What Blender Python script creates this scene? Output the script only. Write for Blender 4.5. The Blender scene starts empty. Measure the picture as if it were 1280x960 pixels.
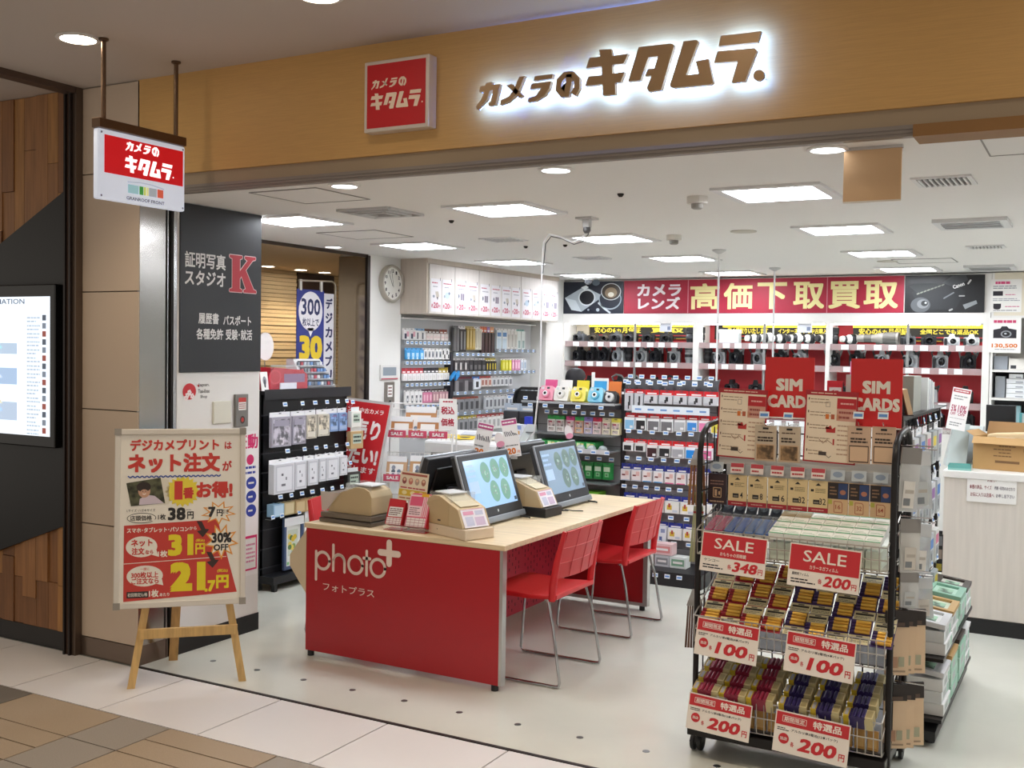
import bpy, math, random
from mathutils import Vector, Matrix
random.seed(7)
SC = bpy.context.scene
COL = SC.collection
PI = math.pi

# ---------------------------------------------------------------- camera
yaw, pitch, roll = math.radians(28.952), math.radians(1.883), math.radians(0.878)
fw = Vector((-math.sin(yaw)*math.cos(pitch), math.cos(yaw)*math.cos(pitch), -math.sin(pitch)))
rt0 = Vector((math.cos(yaw), math.sin(yaw), 0)); up0 = rt0.cross(fw)
rt = rt0*math.cos(roll) + up0*math.sin(roll); up = -rt0*math.sin(roll) + up0*math.cos(roll)
cd = bpy.data.cameras.new('camera'); cam = bpy.data.objects.new('camera', cd); COL.objects.link(cam)
m3 = Matrix((rt, up, -fw)).transposed()
cam.matrix_world = Matrix.Translation((0, 0, 1.66)) @ m3.to_4x4()
cd.sensor_width = 36; cd.lens = 37.63; cd.clip_start = .05; cd.clip_end = 100
SC.camera = cam
# ---------------------------------------------------------------- world, exposure
SC.view_settings.view_transform = 'Standard'; SC.view_settings.look = 'None'
SC.view_settings.gamma = 1; SC.view_settings.exposure = 0.8; SC.view_settings.use_curve_mapping = False
W = bpy.data.worlds.new('world'); SC.world = W; W.use_nodes = True
W.node_tree.nodes['Background'].inputs[0].default_value = (1.0, .92, .82, 1)
W.node_tree.nodes['Background'].inputs[1].default_value = .42  # warm ambient added to light the mall from its open, unseen side
PANEL_E, MALL_W, SPOT_W = 15.0, 16.0, 29.0

# ---------------------------------------------------------------- materials
def lin(h):
    h = h.lstrip('#'); c = [int(h[i:i+2], 16)/255 for i in (0, 2, 4)]
    return tuple((x/12.92 if x <= .04045 else ((x+.055)/1.055)**2.4) for x in c) + (1,)
_M = {}
def M(hexc, rough=.5, metal=0., emit=0., alpha=1., kind=None):
    key = (hexc, rough, metal, emit, alpha, kind)
    if key in _M: return _M[key]
    m = bpy.data.materials.new('mat_' + hexc.lstrip('#')); m.use_nodes = True
    nt = m.node_tree; b = nt.nodes['Principled BSDF']; c = lin(hexc)
    b.inputs['Base Color'].default_value = c; b.inputs['Roughness'].default_value = rough
    b.inputs['Metallic'].default_value = metal
    if emit:
        b.inputs['Emission Color'].default_value = c; b.inputs['Emission Strength'].default_value = emit
    if alpha < 1: b.inputs['Alpha'].default_value = alpha
    if kind: texture(nt, b, c, kind)
    m.diffuse_color = c
    _M[key] = m
    return m
def texture(nt, b, c, kind):
    N, Lk = nt.nodes, nt.links
    tc = N.new('ShaderNodeTexCoord'); mp = N.new('ShaderNodeMapping'); Lk.new(tc.outputs['Object'], mp.inputs[0])
    def noise(scale, detail=4):
        n = N.new('ShaderNodeTexNoise'); n.inputs['Scale'].default_value = scale; n.inputs['Detail'].default_value = detail
        Lk.new(mp.outputs[0], n.inputs['Vector']); return n
    def ramp(src, k0, k1, lo=.35, hi=.65):
        r = N.new('ShaderNodeValToRGB'); e = r.color_ramp.elements
        e[0].position = lo; e[1].position = hi
        e[0].color = tuple(x*k0 for x in c[:3]) + (1,); e[1].color = tuple(min(1, x*k1) for x in c[:3]) + (1,)
        Lk.new(src, r.inputs[0]); Lk.new(r.outputs[0], b.inputs['Base Color'])
    def bump(src, s, d=.002):
        bp = N.new('ShaderNodeBump'); bp.inputs['Strength'].default_value = s; bp.inputs['Distance'].default_value = d
        Lk.new(src, bp.inputs['Height']); Lk.new(bp.outputs[0], b.inputs['Normal'])
    if kind == 'woodz':      # grain that runs upwards
        mp.inputs['Scale'].default_value = (22, 22, 1.6); n = noise(2.2, 6); ramp(n.outputs[0], .82, 1.12); bump(n.outputs[0], .1)
    elif kind == 'woodx':
        mp.inputs['Scale'].default_value = (1.2, 20, 40); n = noise(2.2, 6); ramp(n.outputs[0], .9, 1.08); bump(n.outputs[0], .08)
    elif kind == 'woodf':
        mp.inputs['Scale'].default_value = (18, 18, 1.2); n = noise(2.2, 6); ramp(n.outputs[0], .955, 1.03)
    elif kind == 'cloth':    # fine woven veneer of the fascia
        mp.inputs['Scale'].default_value = (1.5, 20, 60); n = noise(6, 5); ramp(n.outputs[0], .95, 1.04)
    elif kind == 'speck':
        n = noise(260, 3); ramp(n.outputs[0], .86, 1.1)
    elif kind == 'floor':
        n = noise(1.6, 6); ramp(n.outputs[0], .93, 1.05, .3, .7)
        n2 = noise(9, 4); r2 = N.new('ShaderNodeMapRange'); r2.inputs['To Min'].default_value = .10; r2.inputs['To Max'].default_value = .26
        Lk.new(n2.outputs[0], r2.inputs[0]); Lk.new(r2.outputs[0], b.inputs['Roughness'])
    elif kind == 'brush':    # brushed across
        mp.inputs['Scale'].default_value = (1, 1, 400); n = noise(3, 3); bump(n.outputs[0], .04, .001)
        r2 = N.new('ShaderNodeMapRange'); r2.inputs['To Min'].default_value = .12; r2.inputs['To Max'].default_value = .24
        Lk.new(n.outputs[0], r2.inputs[0]); Lk.new(r2.outputs[0], b.inputs['Roughness'])
    elif kind == 'plaster':
        n = noise(90, 3); bump(n.outputs[0], .05, .001)
    elif kind == 'photo':    # a printed photograph: soft coloured blobs
        n = noise(24, 3); ramp(n.outputs[0], .3, 1.35, .4, .6)
    elif kind == 'pleat':
        n = noise(30, 2); bump(n.outputs[0], .4, .01)
WHITE = M('#ececea', .5); PAPER = M('#eeece8', .7); BLACK = M('#141416', .45); RED = M('#c8161d', .45)
INK = M('#25222a', .7); BLUE = M('#4f86c6', .6); CHROME = M('#c9c9cc', .18, 1.); STEEL = M('#b4b1ad', .22, 1., kind='brush')
GREYW = M('#c9c9c6', .5); CLEAR = M('#e8eef0', .06, 0, 0, .13); DARKM = M('#2b2623', .4, .6); CARD = M('#b98a58', .8)

# ---------------------------------------------------------------- mesh builder
class MB:
    def __init__(s): s.v = []; s.f = []; s.m = []; s.mats = []
    def mi(s, mat):
        for i, x in enumerate(s.mats):
            if x is mat: return i
        s.mats.append(mat); return len(s.mats)-1
    def add(s, vs, fs, mat):
        o = len(s.v); s.v += [tuple(v) for v in vs]; k = s.mi(mat)
        for f in fs: s.f.append([o+i for i in f]); s.m.append(k)
        return s
    def box(s, x0, x1, y0, y1, z0, z1, mat):
        return s.add([(x, y, z) for z in (z0, z1) for y in (y0, y1) for x in (x0, x1)],
              [(0, 2, 3, 1), (4, 5, 7, 6), (0, 1, 5, 4), (2, 6, 7, 3), (0, 4, 6, 2), (1, 3, 7, 5)], mat)
    def hexa(s, a, mat):     # eight corners: lower four then upper four, both anticlockwise from above
        return s.add(a, [(3, 2, 1, 0), (4, 5, 6, 7), (0, 1, 5, 4), (1, 2, 6, 5), (2, 3, 7, 6), (3, 0, 4, 7)], mat)
    def poly(s, pts, y, mat):            # flat shape that faces -y
        a = sum(pts[i-1][0]*pts[i][1]-pts[i][0]*pts[i-1][1] for i in range(len(pts)))
        idx = list(range(len(pts)));  idx = idx if a > 0 else idx[::-1]
        return s.add([(x, y, z) for x, z in pts], [idx], mat)
    def rect(s, x0, x1, z0, z1, y, mat): return s.poly([(x0, z0), (x1, z0), (x1, z1), (x0, z1)], y, mat)
    def disc(s, x, z, rx, rz, y, mat, n=20):
        return s.poly([(x+rx*math.cos(2*PI*i/n), z+rz*math.sin(2*PI*i/n)) for i in range(n)], y, mat)
    def prism(s, pts, y0, y1, mat, side=None):      # outline in xz, pushed from y0 (front) to y1
        a = sum(pts[i-1][0]*pts[i][1]-pts[i][0]*pts[i-1][1] for i in range(len(pts)))
        if a < 0: pts = pts[::-1]
        n = len(pts)
        s.add([(x, y0, z) for x, z in pts] + [(x, y1, z) for x, z in pts], [list(range(n)), list(range(2*n-1, n-1, -1))], mat)
        return s.add([(x, y0, z) for x, z in pts] + [(x, y1, z) for x, z in pts], [(i, i+n, (i+1) % n+n, (i+1) % n) for i in range(n)], side or mat)
    def prismx(s, pts, x0, x1, mat):     # outline in yz, pushed along x
        a = sum(pts[i-1][0]*pts[i][1]-pts[i][0]*pts[i-1][1] for i in range(len(pts)))
        if a < 0: pts = pts[::-1]
        n = len(pts); return s.add([(x0, y, z) for y, z in pts] + [(x1, y, z) for y, z in pts],
            [list(range(n-1, -1, -1)), list(range(n, 2*n))] + [(i, (i+1) % n, (i+1) % n+n, i+n) for i in range(n)], mat)
    def prismz(s, pts, z0, z1, mat):
        a = sum(pts[i-1][0]*pts[i][1]-pts[i][0]*pts[i-1][1] for i in range(len(pts)))
        if a < 0: pts = pts[::-1]
        n = len(pts); return s.add([(x, y, z0) for x, y in pts] + [(x, y, z1) for x, y in pts],
            [list(range(n-1, -1, -1)), list(range(n, 2*n))] + [(i, (i+1) % n, (i+1) % n+n, i+n) for i in range(n)], mat)
    def tube(s, path, r, mat, n=6, closed=False):
        P = [Vector(p) for p in path]; k = len(P); rings = []; prev = None
        for i in range(k):
            a = P[(i-1) % k] if (i or closed) else P[i]; b = P[(i+1) % k] if (i < k-1 or closed) else P[i]
            t = (b-a).normalized() if (b-a).length > 1e-9 else Vector((0, 0, 1))
            ref = prev if prev is not None else (Vector((0, 0, 1)) if abs(t.z) < .9 else Vector((1, 0, 0)))
            u = (ref - t*ref.dot(t)); u = u.normalized() if u.length > 1e-6 else t.orthogonal().normalized()
            prev = u; w = t.cross(u); rr = r[i] if isinstance(r, (list, tuple)) else r
            rings.append([P[i] + (u*math.cos(2*PI*j/n) + w*math.sin(2*PI*j/n))*rr for j in range(n)])
        vs = [v for R in rings for v in R]; fs = []
        for i in range(k if closed else k-1):
            for j in range(n):
                fs.append((i*n+j, i*n+(j+1) % n, ((i+1) % k)*n+(j+1) % n, ((i+1) % k)*n+j))
        if not closed: fs += [list(range(n-1, -1, -1)), list(range((k-1)*n, k*n))]
        return s.add(vs, fs, mat)
    def cyl(s, p0, p1, r, mat, n=16): return s.tube([p0, p1], r, mat, n)
    def lathe(s, prof, c, mat, n=24, axis='z'):      # profile of (radius, height)
        vs = []
        for r, h in prof:
            for j in range(n):
                a, b = r*math.cos(2*PI*j/n), r*math.sin(2*PI*j/n)
                vs.append((c[0]+a, c[1]+b, c[2]+h) if axis == 'z' else (c[0]+a, c[1]-h, c[2]+b) if axis == 'y' else (c[0]+h, c[1]+a, c[2]+b))
        k = len(prof); fs = [(i*n+j, i*n+(j+1) % n, (i+1)*n+(j+1) % n, (i+1)*n+j) for i in range(k-1) for j in range(n)]
        fs += [list(range(n-1, -1, -1)), list(range((k-1)*n, k*n))]
        return s.add(vs, fs, mat)
    def stroke(s, pts, w, y, mat, closed=False, cap=True, z=True):       # a pen line in the xz plane
        n = len(pts)
        for i in range(n if closed else n-1):
            (x0, z0), (x1, z1) = pts[i], pts[(i+1) % n]; d = math.hypot(x1-x0, z1-z0) or 1e-9
            nx, nz = -(z1-z0)/d*w/2, (x1-x0)/d*w/2
            s.poly([(x0+nx, z0+nz), (x0-nx, z0-nz), (x1-nx, z1-nz), (x1+nx, z1+nz)], y - (i % 2)*1e-5, mat)
        if cap:
            for x, zz in pts: s.disc(x, zz, w/2, w/2, y-2e-5, mat, 10)
        return s
    def text(s, t, x, z, w, h, y, mat, bold=0., fit=True, tilt=0., shear=0., align='c'):
        # lettering centred on (x, z) in a box of w by h that faces -y; heavy weights are overprinted with small shifts
        heavy = bold > .012
        vs, fs, (a, b, c, d) = glyphs(t, 0. if heavy else bold)
        k = bold if heavy else 0.
        a, b, c, d = a-k, b-k, c+k, d+k
        sx = w/max(1e-6, c-a); sz = h/max(1e-6, d-b)
        if not fit: sx = sz = min(sx, sz)
        ca, sa = math.cos(tilt), math.sin(tilt)
        for n, (ex, ez) in enumerate(((-k, -k), (k, k), (-k, k), (k, -k), (0, 0)) + (((k, 0), (-k, 0), (0, k), (0, -k)) if k > .025 else ()) if heavy else ((0, 0),)):
            out = []
            for p in vs:
                px, pz = (p[0]+ex-(a+c)/2)*sx, (p[1]+ez-(b+d)/2)*sz
                px += pz*shear; out.append((x+px*ca-pz*sa, y-n*1e-5, z+px*sa+pz*ca))
            s.add(out, fs, mat)
        return s
    def lines(s, x0, x1, z0, z1, n, y, mat, frac=.45):      # rows of print too small to read
        for i in range(n):
            zc = z1 - (i+.5)*(z1-z0)/n; hh = (z1-z0)/n*frac/2; e = x1 - (x1-x0)*random.choice((0, 0, .1, .3))
            x = x0
            while x < e-1e-6:
                L = min(e-x, (x1-x0)*random.uniform(.12, .3)); s.rect(x, x+L*.88, zc-hh, zc+hh, y, mat); x += L
        return s
    def xf(s, mtx, start=0):
        s.v[start:] = [tuple(mtx @ Vector(v)) for v in s.v[start:]]; return s
    def mesh(s, name):
        me = bpy.data.meshes.new(name); me.from_pydata(s.v, [], s.f)
        for m in s.mats: me.materials.append(m)
        me.polygons.foreach_set('material_index', s.m); me.update(); return me
    def build(s, name, parent=None, loc=(0, 0, 0), rot=(0, 0, 0), smooth=0, bev=0):
        me = s.mesh(name)
        if smooth:
            me.polygons.foreach_set('use_smooth', [True]*len(me.polygons))
            me.set_sharp_from_angle(angle=math.radians(smooth))
        o = put(name, me, parent, loc, rot)
        if bev:
            b = o.modifiers.new('edge', 'BEVEL'); b.width = bev; b.segments = 2; b.limit_method = 'ANGLE'; b.angle_limit = math.radians(50)
        return o
_G = {}
def glyphs(t, bold):
    if (t, bold) in _G: return _G[(t, bold)]
    cu = bpy.data.curves.new('lettering', 'FONT'); cu.body = t; cu.resolution_u = 2; cu.offset = bold; cu.fill_mode = 'FRONT'
    ob = bpy.data.objects.new('lettering', cu); me = bpy.data.meshes.new_from_object(ob)
    vs = [(v.co.x, v.co.y) for v in me.vertices]; fs = []
    for p in me.polygons:
        f = list(p.vertices); fs.append(f if p.normal.z > 0 else f[::-1])
    xs = [v[0] for v in vs] or [0, 1]; ys = [v[1] for v in vs] or [0, 1]
    r = (vs, fs, (min(xs), min(ys), max(xs), max(ys)))
    bpy.data.objects.remove(ob); bpy.data.curves.remove(cu); bpy.data.meshes.remove(me)
    _G[(t, bold)] = r; return r
def put(name, me, parent=None, loc=(0, 0, 0), rot=(0, 0, 0)):
    o = bpy.data.objects.new(name, me); COL.objects.link(o); o.location = loc; o.rotation_euler = rot
    if parent is not None: o.parent = parent
    return o
def tag(o, label, cat, group=None):
    o['label'] = label; o['category'] = cat
    if group: o['group'] = group
    return o
def thing(name, label, cat, loc=(0, 0, 0), rz=0., group=None, rot=None):
    return tag(put(name, None, None, loc, rot or (0, 0, rz)), label, cat, group)
def struct(name, mb, parent=None, **k):
    o = mb.build(name, parent, **k)
    if parent is None: o['kind'] = 'structure'
    return o
def kids(o): return [c for c in COL.objects if c.parent is o]
def copy_thing(root, tree, label=None, loc=None, rz=None, group=None, rot=None):
    r = root.copy(); COL.objects.link(r)
    if loc is not None: r.location = loc
    if rz is not None: r.rotation_euler = (0, 0, rz)
    if rot is not None: r.rotation_euler = rot
    if label: r['label'] = label
    if group: r['group'] = group
    for ch, subs in tree:
        c = ch.copy(); COL.objects.link(c); c.parent = r
        for g in subs:
            d = g.copy(); COL.objects.link(d); d.parent = c
    return r
ORD = ['first', 'second', 'third', 'fourth', 'fifth', 'sixth', 'seventh', 'eighth', 'ninth', 'tenth', 'eleventh', 'twelfth', 'thirteenth', 'fourteenth', 'fifteenth', 'sixteenth']
LOGO = {
'ki': [[(0.466,0.154),(0.508,0.151),(0.512,0.129),(0.568,0.129),(0.553,0.099),(0.513,0.1),(0.514,0.072),(0.557,0.072),(0.544,0.041),(0.524,0.041),(0.526,0.003),(0.482,0.005),(0.48,0.042),(0.417,0.042),(0.429,0.071),(0.477,0.071),(0.476,0.099),(0.42,0.099),(0.432,0.132),(0.47,0.131)]],
'ta': [[(0.604,0.146),(0.71,0.144),(0.72,0.141),(0.723,0.133),(0.684,0.002),(0.642,0.001),(0.635,0.013),(0.65,0.05),(0.627,0.051),(0.636,0.073),(0.659,0.072),(0.671,0.109),(0.638,0.109),(0.612,0.04),(0.57,0.041)]],
'mu': [[(0.755,0.145),(0.796,0.145),(0.803,0.14),(0.765,0.039),(0.807,0.039),(0.796,0.079),(0.837,0.081),(0.854,0.008),(0.848,0.002),(0.726,0.004),(0.714,0.008),(0.713,0.016)]],
'ra': [[(0.875,0.147),(1.0,0.145),(0.991,0.113),(0.869,0.116)],[(0.866,0.101),(0.982,0.097),(0.989,0.089),(0.955,0.0),(0.913,0.001),(0.93,0.064),(0.855,0.067)]],
'ka': [[(0.04,0.093),(0.063,0.093),(0.061,0.083),(0.096,0.082),(0.078,0.013),(0.053,0.012),(0.049,0.024),(0.059,0.025),(0.068,0.064),(0.056,0.064),(0.043,0.035),(0.004,0.005),(0.0,0.014),(0.021,0.037),(0.033,0.064),(0.013,0.064),(0.017,0.083),(0.038,0.083)]],
'me': [[(0.17,0.099),(0.191,0.099),(0.164,0.043),(0.13,0.019),(0.097,0.011),(0.099,0.027),(0.13,0.036),(0.15,0.057)],[(0.121,0.075),(0.141,0.078),(0.185,0.035),(0.17,0.028)]],
'ra2': [[(0.23,0.094),(0.298,0.094),(0.295,0.079),(0.225,0.079)],[(0.218,0.07),(0.292,0.071),(0.286,0.049),(0.27,0.028),(0.235,0.012),(0.204,0.011),(0.207,0.024),(0.235,0.028),(0.256,0.053),(0.212,0.052)]]}
NO = [(0.358,0.087),(0.357,0.06),(0.35,0.019),(0.336,0.022),(0.319,0.041),(0.322,0.07),(0.344,0.087),(0.367,0.086),(0.387,0.066),(0.387,0.039),(0.374,0.018)]
def fat(pts, w):                       # outline of a thick open line
    L, R = [], []
    for i, p in enumerate(pts):
        a = pts[max(0, i-1)]; b = pts[min(len(pts)-1, i+1)]; dx, dz = b[0]-a[0], b[1]-a[1]; d = math.hypot(dx, dz)
        L.append((p[0]-dz/d*w/2, p[1]+dx/d*w/2)); R.append((p[0]+dz/d*w/2, p[1]-dx/d*w/2))
    return L + R[::-1]
def logo_shapes():
    small = LOGO['ka'] + LOGO['me'] + LOGO['ra2']; big = LOGO['ki'] + LOGO['ta'] + LOGO['mu'] + LOGO['ra']
    return small, big
def logo_stacked(mb, x, z, w, y, mat):   # the two-line version of the shop's sign, centred
    small, big = logo_shapes(); k = w/.585; sc = .585*k
    for q in big: mb.poly([(x + (px-.71)*k, z - .055*k + (pz-.075)*k*1.05) for px, pz in q], y, mat)
    f = lambda q: [(x + (px*1.02-.285)*k, z + .06*k + pz*k) for px, pz in q]
    for q in small: mb.poly(f(q), y, mat)
    mb.stroke(f(NO), .019*k, y, mat)
    mb.disc(x + .3*k, z - .1*k, .008*k, .008*k, y, mat, 8)
# ================================================================ structure
GROUT = M('#2a231d', .9)
TILE_W = M('#dcd8d6', .34, kind='plaster'); TILE_B = M('#a08c74', .55, kind='speck'); TILE_G = M('#948a7e', .55, kind='speck'); TILE_D = M('#6f675e', .55, kind='speck')
floor = struct('floor', MB().box(-9, 3.2, -2.5, 3.835, -.08, -.006, GROUT))
def tile(x0, x1, y0, y1, mat, g=.0035):
    MB().box(x0+g, x1-g, y0+g, y1-g, -.02, random.uniform(-.0006, .0003), mat).build('tile', floor)
for i in range(-3, 12): tile(-4.55+.61*i, -4.55+.61*(i+1), 3.295, 3.832, TILE_W)
for k in range(-3, 8):
    x = -3.48+.9*k
    mats = TILE_B
    for j in range(5):
        y1 = 3.295-.295*j; gm = TILE_G if (j+k) % 2 == 0 or k > -1 else TILE_D
        tile(x-.3, x, y1-.295, y1, gm)
        if j % 2 == (k % 2): 
            tile(x, x+.6, y1-.1475, y1, mats); tile(x, x+.6, y1-.295, y1-.1475, mats)
        else: tile(x, x+.6, y1-.295, y1, mats)
SHOPF = M('#d0d1c6', .18, kind='floor')
sf = struct('floor', MB().box(-9.5, 3.2, 3.85, 12.6, -.08, 0, SHOPF))
struct('trim_1', MB().box(-4.3, 3.2, 3.833, 3.852, -.03, .002, M('#2b2522', .5, .5)))
for i in range(12):
    MB().lathe([(.016, 0), (.015, .0015), (0.001, .002)], (-4.045+.3035*i, 4.12, 0), M('#6d6f70', .35, .8), 14).build('floor_stud', sf)

CEIL_M = M('#c9beb4', .85, kind='plaster'); CEIL_S = M('#eceae7', .85, kind='plaster')
struct('ceiling', MB().box(-9, 3.2, -2.5, 3.87, 2.987, 3.1, CEIL_M))
cs = struct('ceiling', MB().box(-5.275, 3.2, 3.872, 10.9, 2.41, 2.5, CEIL_S))
struct('ceiling', MB().box(-9.5, -5.295, 3.87, 12.6, 2.41, 2.5, M('#bda589', .85)))
struct('trim_2', MB().box(-5.297, -5.272, 4.7, 7.08, 2.385, 2.5, M('#4b4038', .4, .6)))
struct('trim_3', MB().box(-4.80, -4.722, -2.5, 3.80, 2.955, 2.99, M('#5b4a40', .45, .4)))
# fascia over the shop front
FASC = M('#cb9f5f', .55, kind='cloth')
fas = struct('wall_front', MB().box(-4.31, 3.2, 3.845, 4.02, 2.50, 2.99, FASC))
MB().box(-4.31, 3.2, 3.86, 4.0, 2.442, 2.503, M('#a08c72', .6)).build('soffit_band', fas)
rl = MB(); 
for z, y in ((2.436, 3.855), (2.424, 3.86), (2.413, 3.866)): rl.box(-4.3, -.592, y, 3.90, z-.008, z+.006, M('#8a8078', .45, .3))
rl.build('shutter_rail', fas)
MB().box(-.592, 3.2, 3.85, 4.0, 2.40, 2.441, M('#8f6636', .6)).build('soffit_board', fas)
# wood wall at the far left
PL = [M('#8a5c34', .5, kind='woodz'), M('#9a6a3e', .5, kind='woodz'), M('#7d522e', .5, kind='woodz'), M('#a8763f', .5, kind='woodz')]
wl = struct('wall_left', MB().box(-7.5, -4.80, 3.86, 4.0, 0, 2.99, M('#3b2a1c', .8)))
x = -7.4; k = 0
while x < -4.85:
    w = (.098, .082, .11)[k % 3]; x1 = min(-4.803, x+w); z = .1; j = 0
    cuts = [.1, .1+random.uniform(.15, .55), .8, 2.0, 2.0+random.uniform(.25, .7), 2.985]
    for a, b in ((0, 1), (1, 2), (3, 4), (4, 5)):
        MB().box(x+.0012, x1-.0012, 3.845-random.choice((0, .006, .011)), 3.862, cuts[a]+.0012, cuts[b]-.0012, random.choice(PL)).build('plank', wl)
    x = x1; k += 1
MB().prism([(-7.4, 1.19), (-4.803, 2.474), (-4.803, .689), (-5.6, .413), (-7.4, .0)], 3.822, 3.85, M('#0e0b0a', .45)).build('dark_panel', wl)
struct('baseboard_left', MB().box(-7.4, -4.803, 3.838, 3.86, 0, .1, M('#1a1614', .5)))
struct('trim_4', MB().box(-4.803, -4.79, 3.79, 3.87, 0, 2.987, M('#1f1714', .4, .3)).box(-4.79, -4.762, 3.80, 3.87, 0, 2.987, M('#4d3a30', .35, .5)).box(-4.762, -4.75, 3.79, 3.87, 0, 2.987, M('#261b17', .4, .3)).box(-4.75, -4.722, 3.805, 3.87, 0, 2.987, M('#66574b', .35, .6)))
# pillar
BEI = M('#c6b29d', .6, kind='plaster')
pil = struct('wall_pillar', MB().box(-4.722, -4.312, 3.862, 4.09, 0, 2.987, M('#4a3b30', .8)))
for a, b in ((.1, .705), (.705, 1.31), (1.31, 1.924), (1.924, 2.536), (2.536, 2.985)):
    MB().box(-4.72, -4.302, 3.845, 3.866, a+.003, b-.003, BEI).build('panel', pil)
MB().box(-4.72, -4.297, 3.84, 3.87, 0, .1, M('#7c6d62', .3, .8)).build('kick_plate', pil)
MB().box(-4.316, -4.300, 3.85, 4.02, .1, 2.44, STEEL).build('steel_strip', pil)
MB().box(-4.316, -4.298, 3.85, 4.045, 0, .1, M('#7c6d62', .3, .8)).build('kick_plate', pil)
MB().box(-4.33, -4.306, 4.02, 4.06, 0, 2.44, M('#191715', .5)).box(-4.308, -4.298, 4.032, 4.038, 0, 2.44, CHROME).box(-4.31, -4.294, 4.056, 4.066, 0, 2.44, M('#221f1d', .5)).box(-4.31, -4.288, 4.066, 4.095, 0, 2.44, CHROME).build('shutter_guide', pil)
kw = struct('wall_studio', MB().box(-5.20, -4.285, 4.09, 4.72, 0, 2.41, M('#e9e7e4', .6)))
MB().box(-5.2, -4.281, 4.092, 4.723, 0, .1, BLACK).build('kick_plate', kw)
# left side of the shop
STRIPW = M('#e4e3e0', .6)
col = struct('wall_column', MB().box(-5.56, -5.262, 7.085, 7.535, 0, 2.41, STRIPW))
MB().box(-5.56, -5.265, 7.065, 7.088, 0, 2.40, M('#9a8d7c', .25, 1., kind='brush')).build('steel_jamb', col)
MB().box(-5.283, -5.258, 7.055, 7.092, 0, 2.40, M('#2f2824', .4, .5)).build('jamb_edge', col)
wr = struct('wall_side', MB().box(-5.7, -5.33, 7.535, 10.9, 0, 2.41, STRIPW))
PANW = M('#c4b8ab', .55, kind='woodf')
up_ = struct('wall_cabinet', MB().box(-5.33, -5.0, 7.53, 10.0, 1.945, 2.41, PANW))
MB().box(-5.33, -4.995, 7.524, 7.53, 1.945, 2.41, PANW).build('end_panel', up_)
DOORW = M('#d6d0cb', .5, kind='woodf')
for a, b in ((7.56, 7.96), (7.966, 8.372), (8.378, 9.172), (9.178, 9.98)):
    MB().box(-5.0, -4.99, a, b, 1.95, 2.365, DOORW).build('panel', up_)
MB().box(-5.0, -4.988, 7.53, 10.0, 2.37, 2.41, PANW).build('top_rail', up_)
struct('wall_side', MB().box(-5.33, -5.135, 10.0, 10.42, 0, 2.41, M('#e6e4e0', .6)))
struct('wall_back', MB().box(-5.7, 3.2, 10.85, 10.95, 0, 2.5, STRIPW))
struct('wall_right', MB().box(2.9, 3.05, 3.87, 10.9, 0, 2.5, STRIPW))
# corridor beyond the side opening
cw = struct('wall_corridor', MB().box(-7.5, -7.27, 5.2, 12.6, 0, 2.41, M('#6b5340', .8)))
ts = MB(); TS = M('#dcc7a3', .6, kind='speck')
for a, b in ((5.2, 8.53), (9.12, 12.6)):
    z = .02
    while z < 2.40: ts.box(-7.28, -7.25-.006*((int(z*100) // 4) % 2), a, b, z, min(2.408, z+.036), TS); z += .04
o = ts.build('tile_strip', cw); o['kind'] = 'stuff'
MB().box(-7.28, -7.24, 8.53, 9.12, 0, 2.405, M('#3a2a22', .4)).build('dark_panel', cw)
struct('wall_corridor', MB().box(-9.5, -5.2, 12.5, 12.6, 0, 2.41, BEI))

# ================================================================ lamps
LP = M('#f4f8ff', .5, 0, PANEL_E); LW = M('#fff0d8', .5, 0, MALL_W); LD = M('#fff2e0', .5, 0, 6.); FR = M('#dedede', .4)
def panel_lamp(x, y, label):
    t = thing('ceiling_light', label, 'light', (x, y, 2.41), 0, 'square ceiling lights of the shop')
    h, g = .25, .205
    MB().box(-h, h, -h, -g, -.012, .0, FR).box(-h, h, g, h, -.012, 0, FR).box(-h, -g, -g, g, -.012, 0, FR).box(g, h, -g, g, -.012, 0, FR).build('frame', t)
    MB().box(-g, g, -g, g, -.006, -.001, LP).build('diffuser', t)
    f = MB()
    for i in range(1, 5): f.box(-g+i*2*g/5-.002, -g+i*2*g/5+.002, -g, g, -.011, -.006, FR)
    f.build('louvre_blades', t)
rows = {0: 'front row', 1: 'second row from the entrance', 2: 'third row from the entrance', 3: 'rear row by the back wall'}
for x, y, r, c in ((-4.27, 5.0, 0, 'beside the dark studio panel'), (-2.84, 5.03, 0, 'above the photo desk'), (-1.36, 5.0, 0, 'between hanging board and smoke detector'), (.15, 5.0, 0, 'past the hanging board'),
                   (-4.44, 6.57, 1, 'near the clock'), (-2.90, 6.6, 1, 'near the cable bracket'), (-1.40, 6.6, 1, 'above the sale rack'), (.1, 6.6, 1, 'above the counter'),
                   (-4.48, 8.1, 2, 'by the poster cabinet'), (-2.99, 8.2, 2, 'in the middle of the ceiling'), (-1.46, 8.25, 2, 'above the counter'), (.05, 8.2, 2, 'over the staff side'),
                   (-4.55, 9.75, 3, 'in the corner'), (-3.09, 9.85, 3, 'above the camera cabinet'), (-1.52, 9.85, 3, 'at the dark camera poster'), (0, 9.85, 3, 'behind the counter'),
                   (1.7, 5.0, 0, 'by the far wall'), (1.6, 6.6, 1, 'by the far wall'), (1.6, 8.2, 2, 'by the far wall')):
    panel_lamp(x, y, 'square louvred ceiling light %s, %s' % (c, rows[r]))
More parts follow.
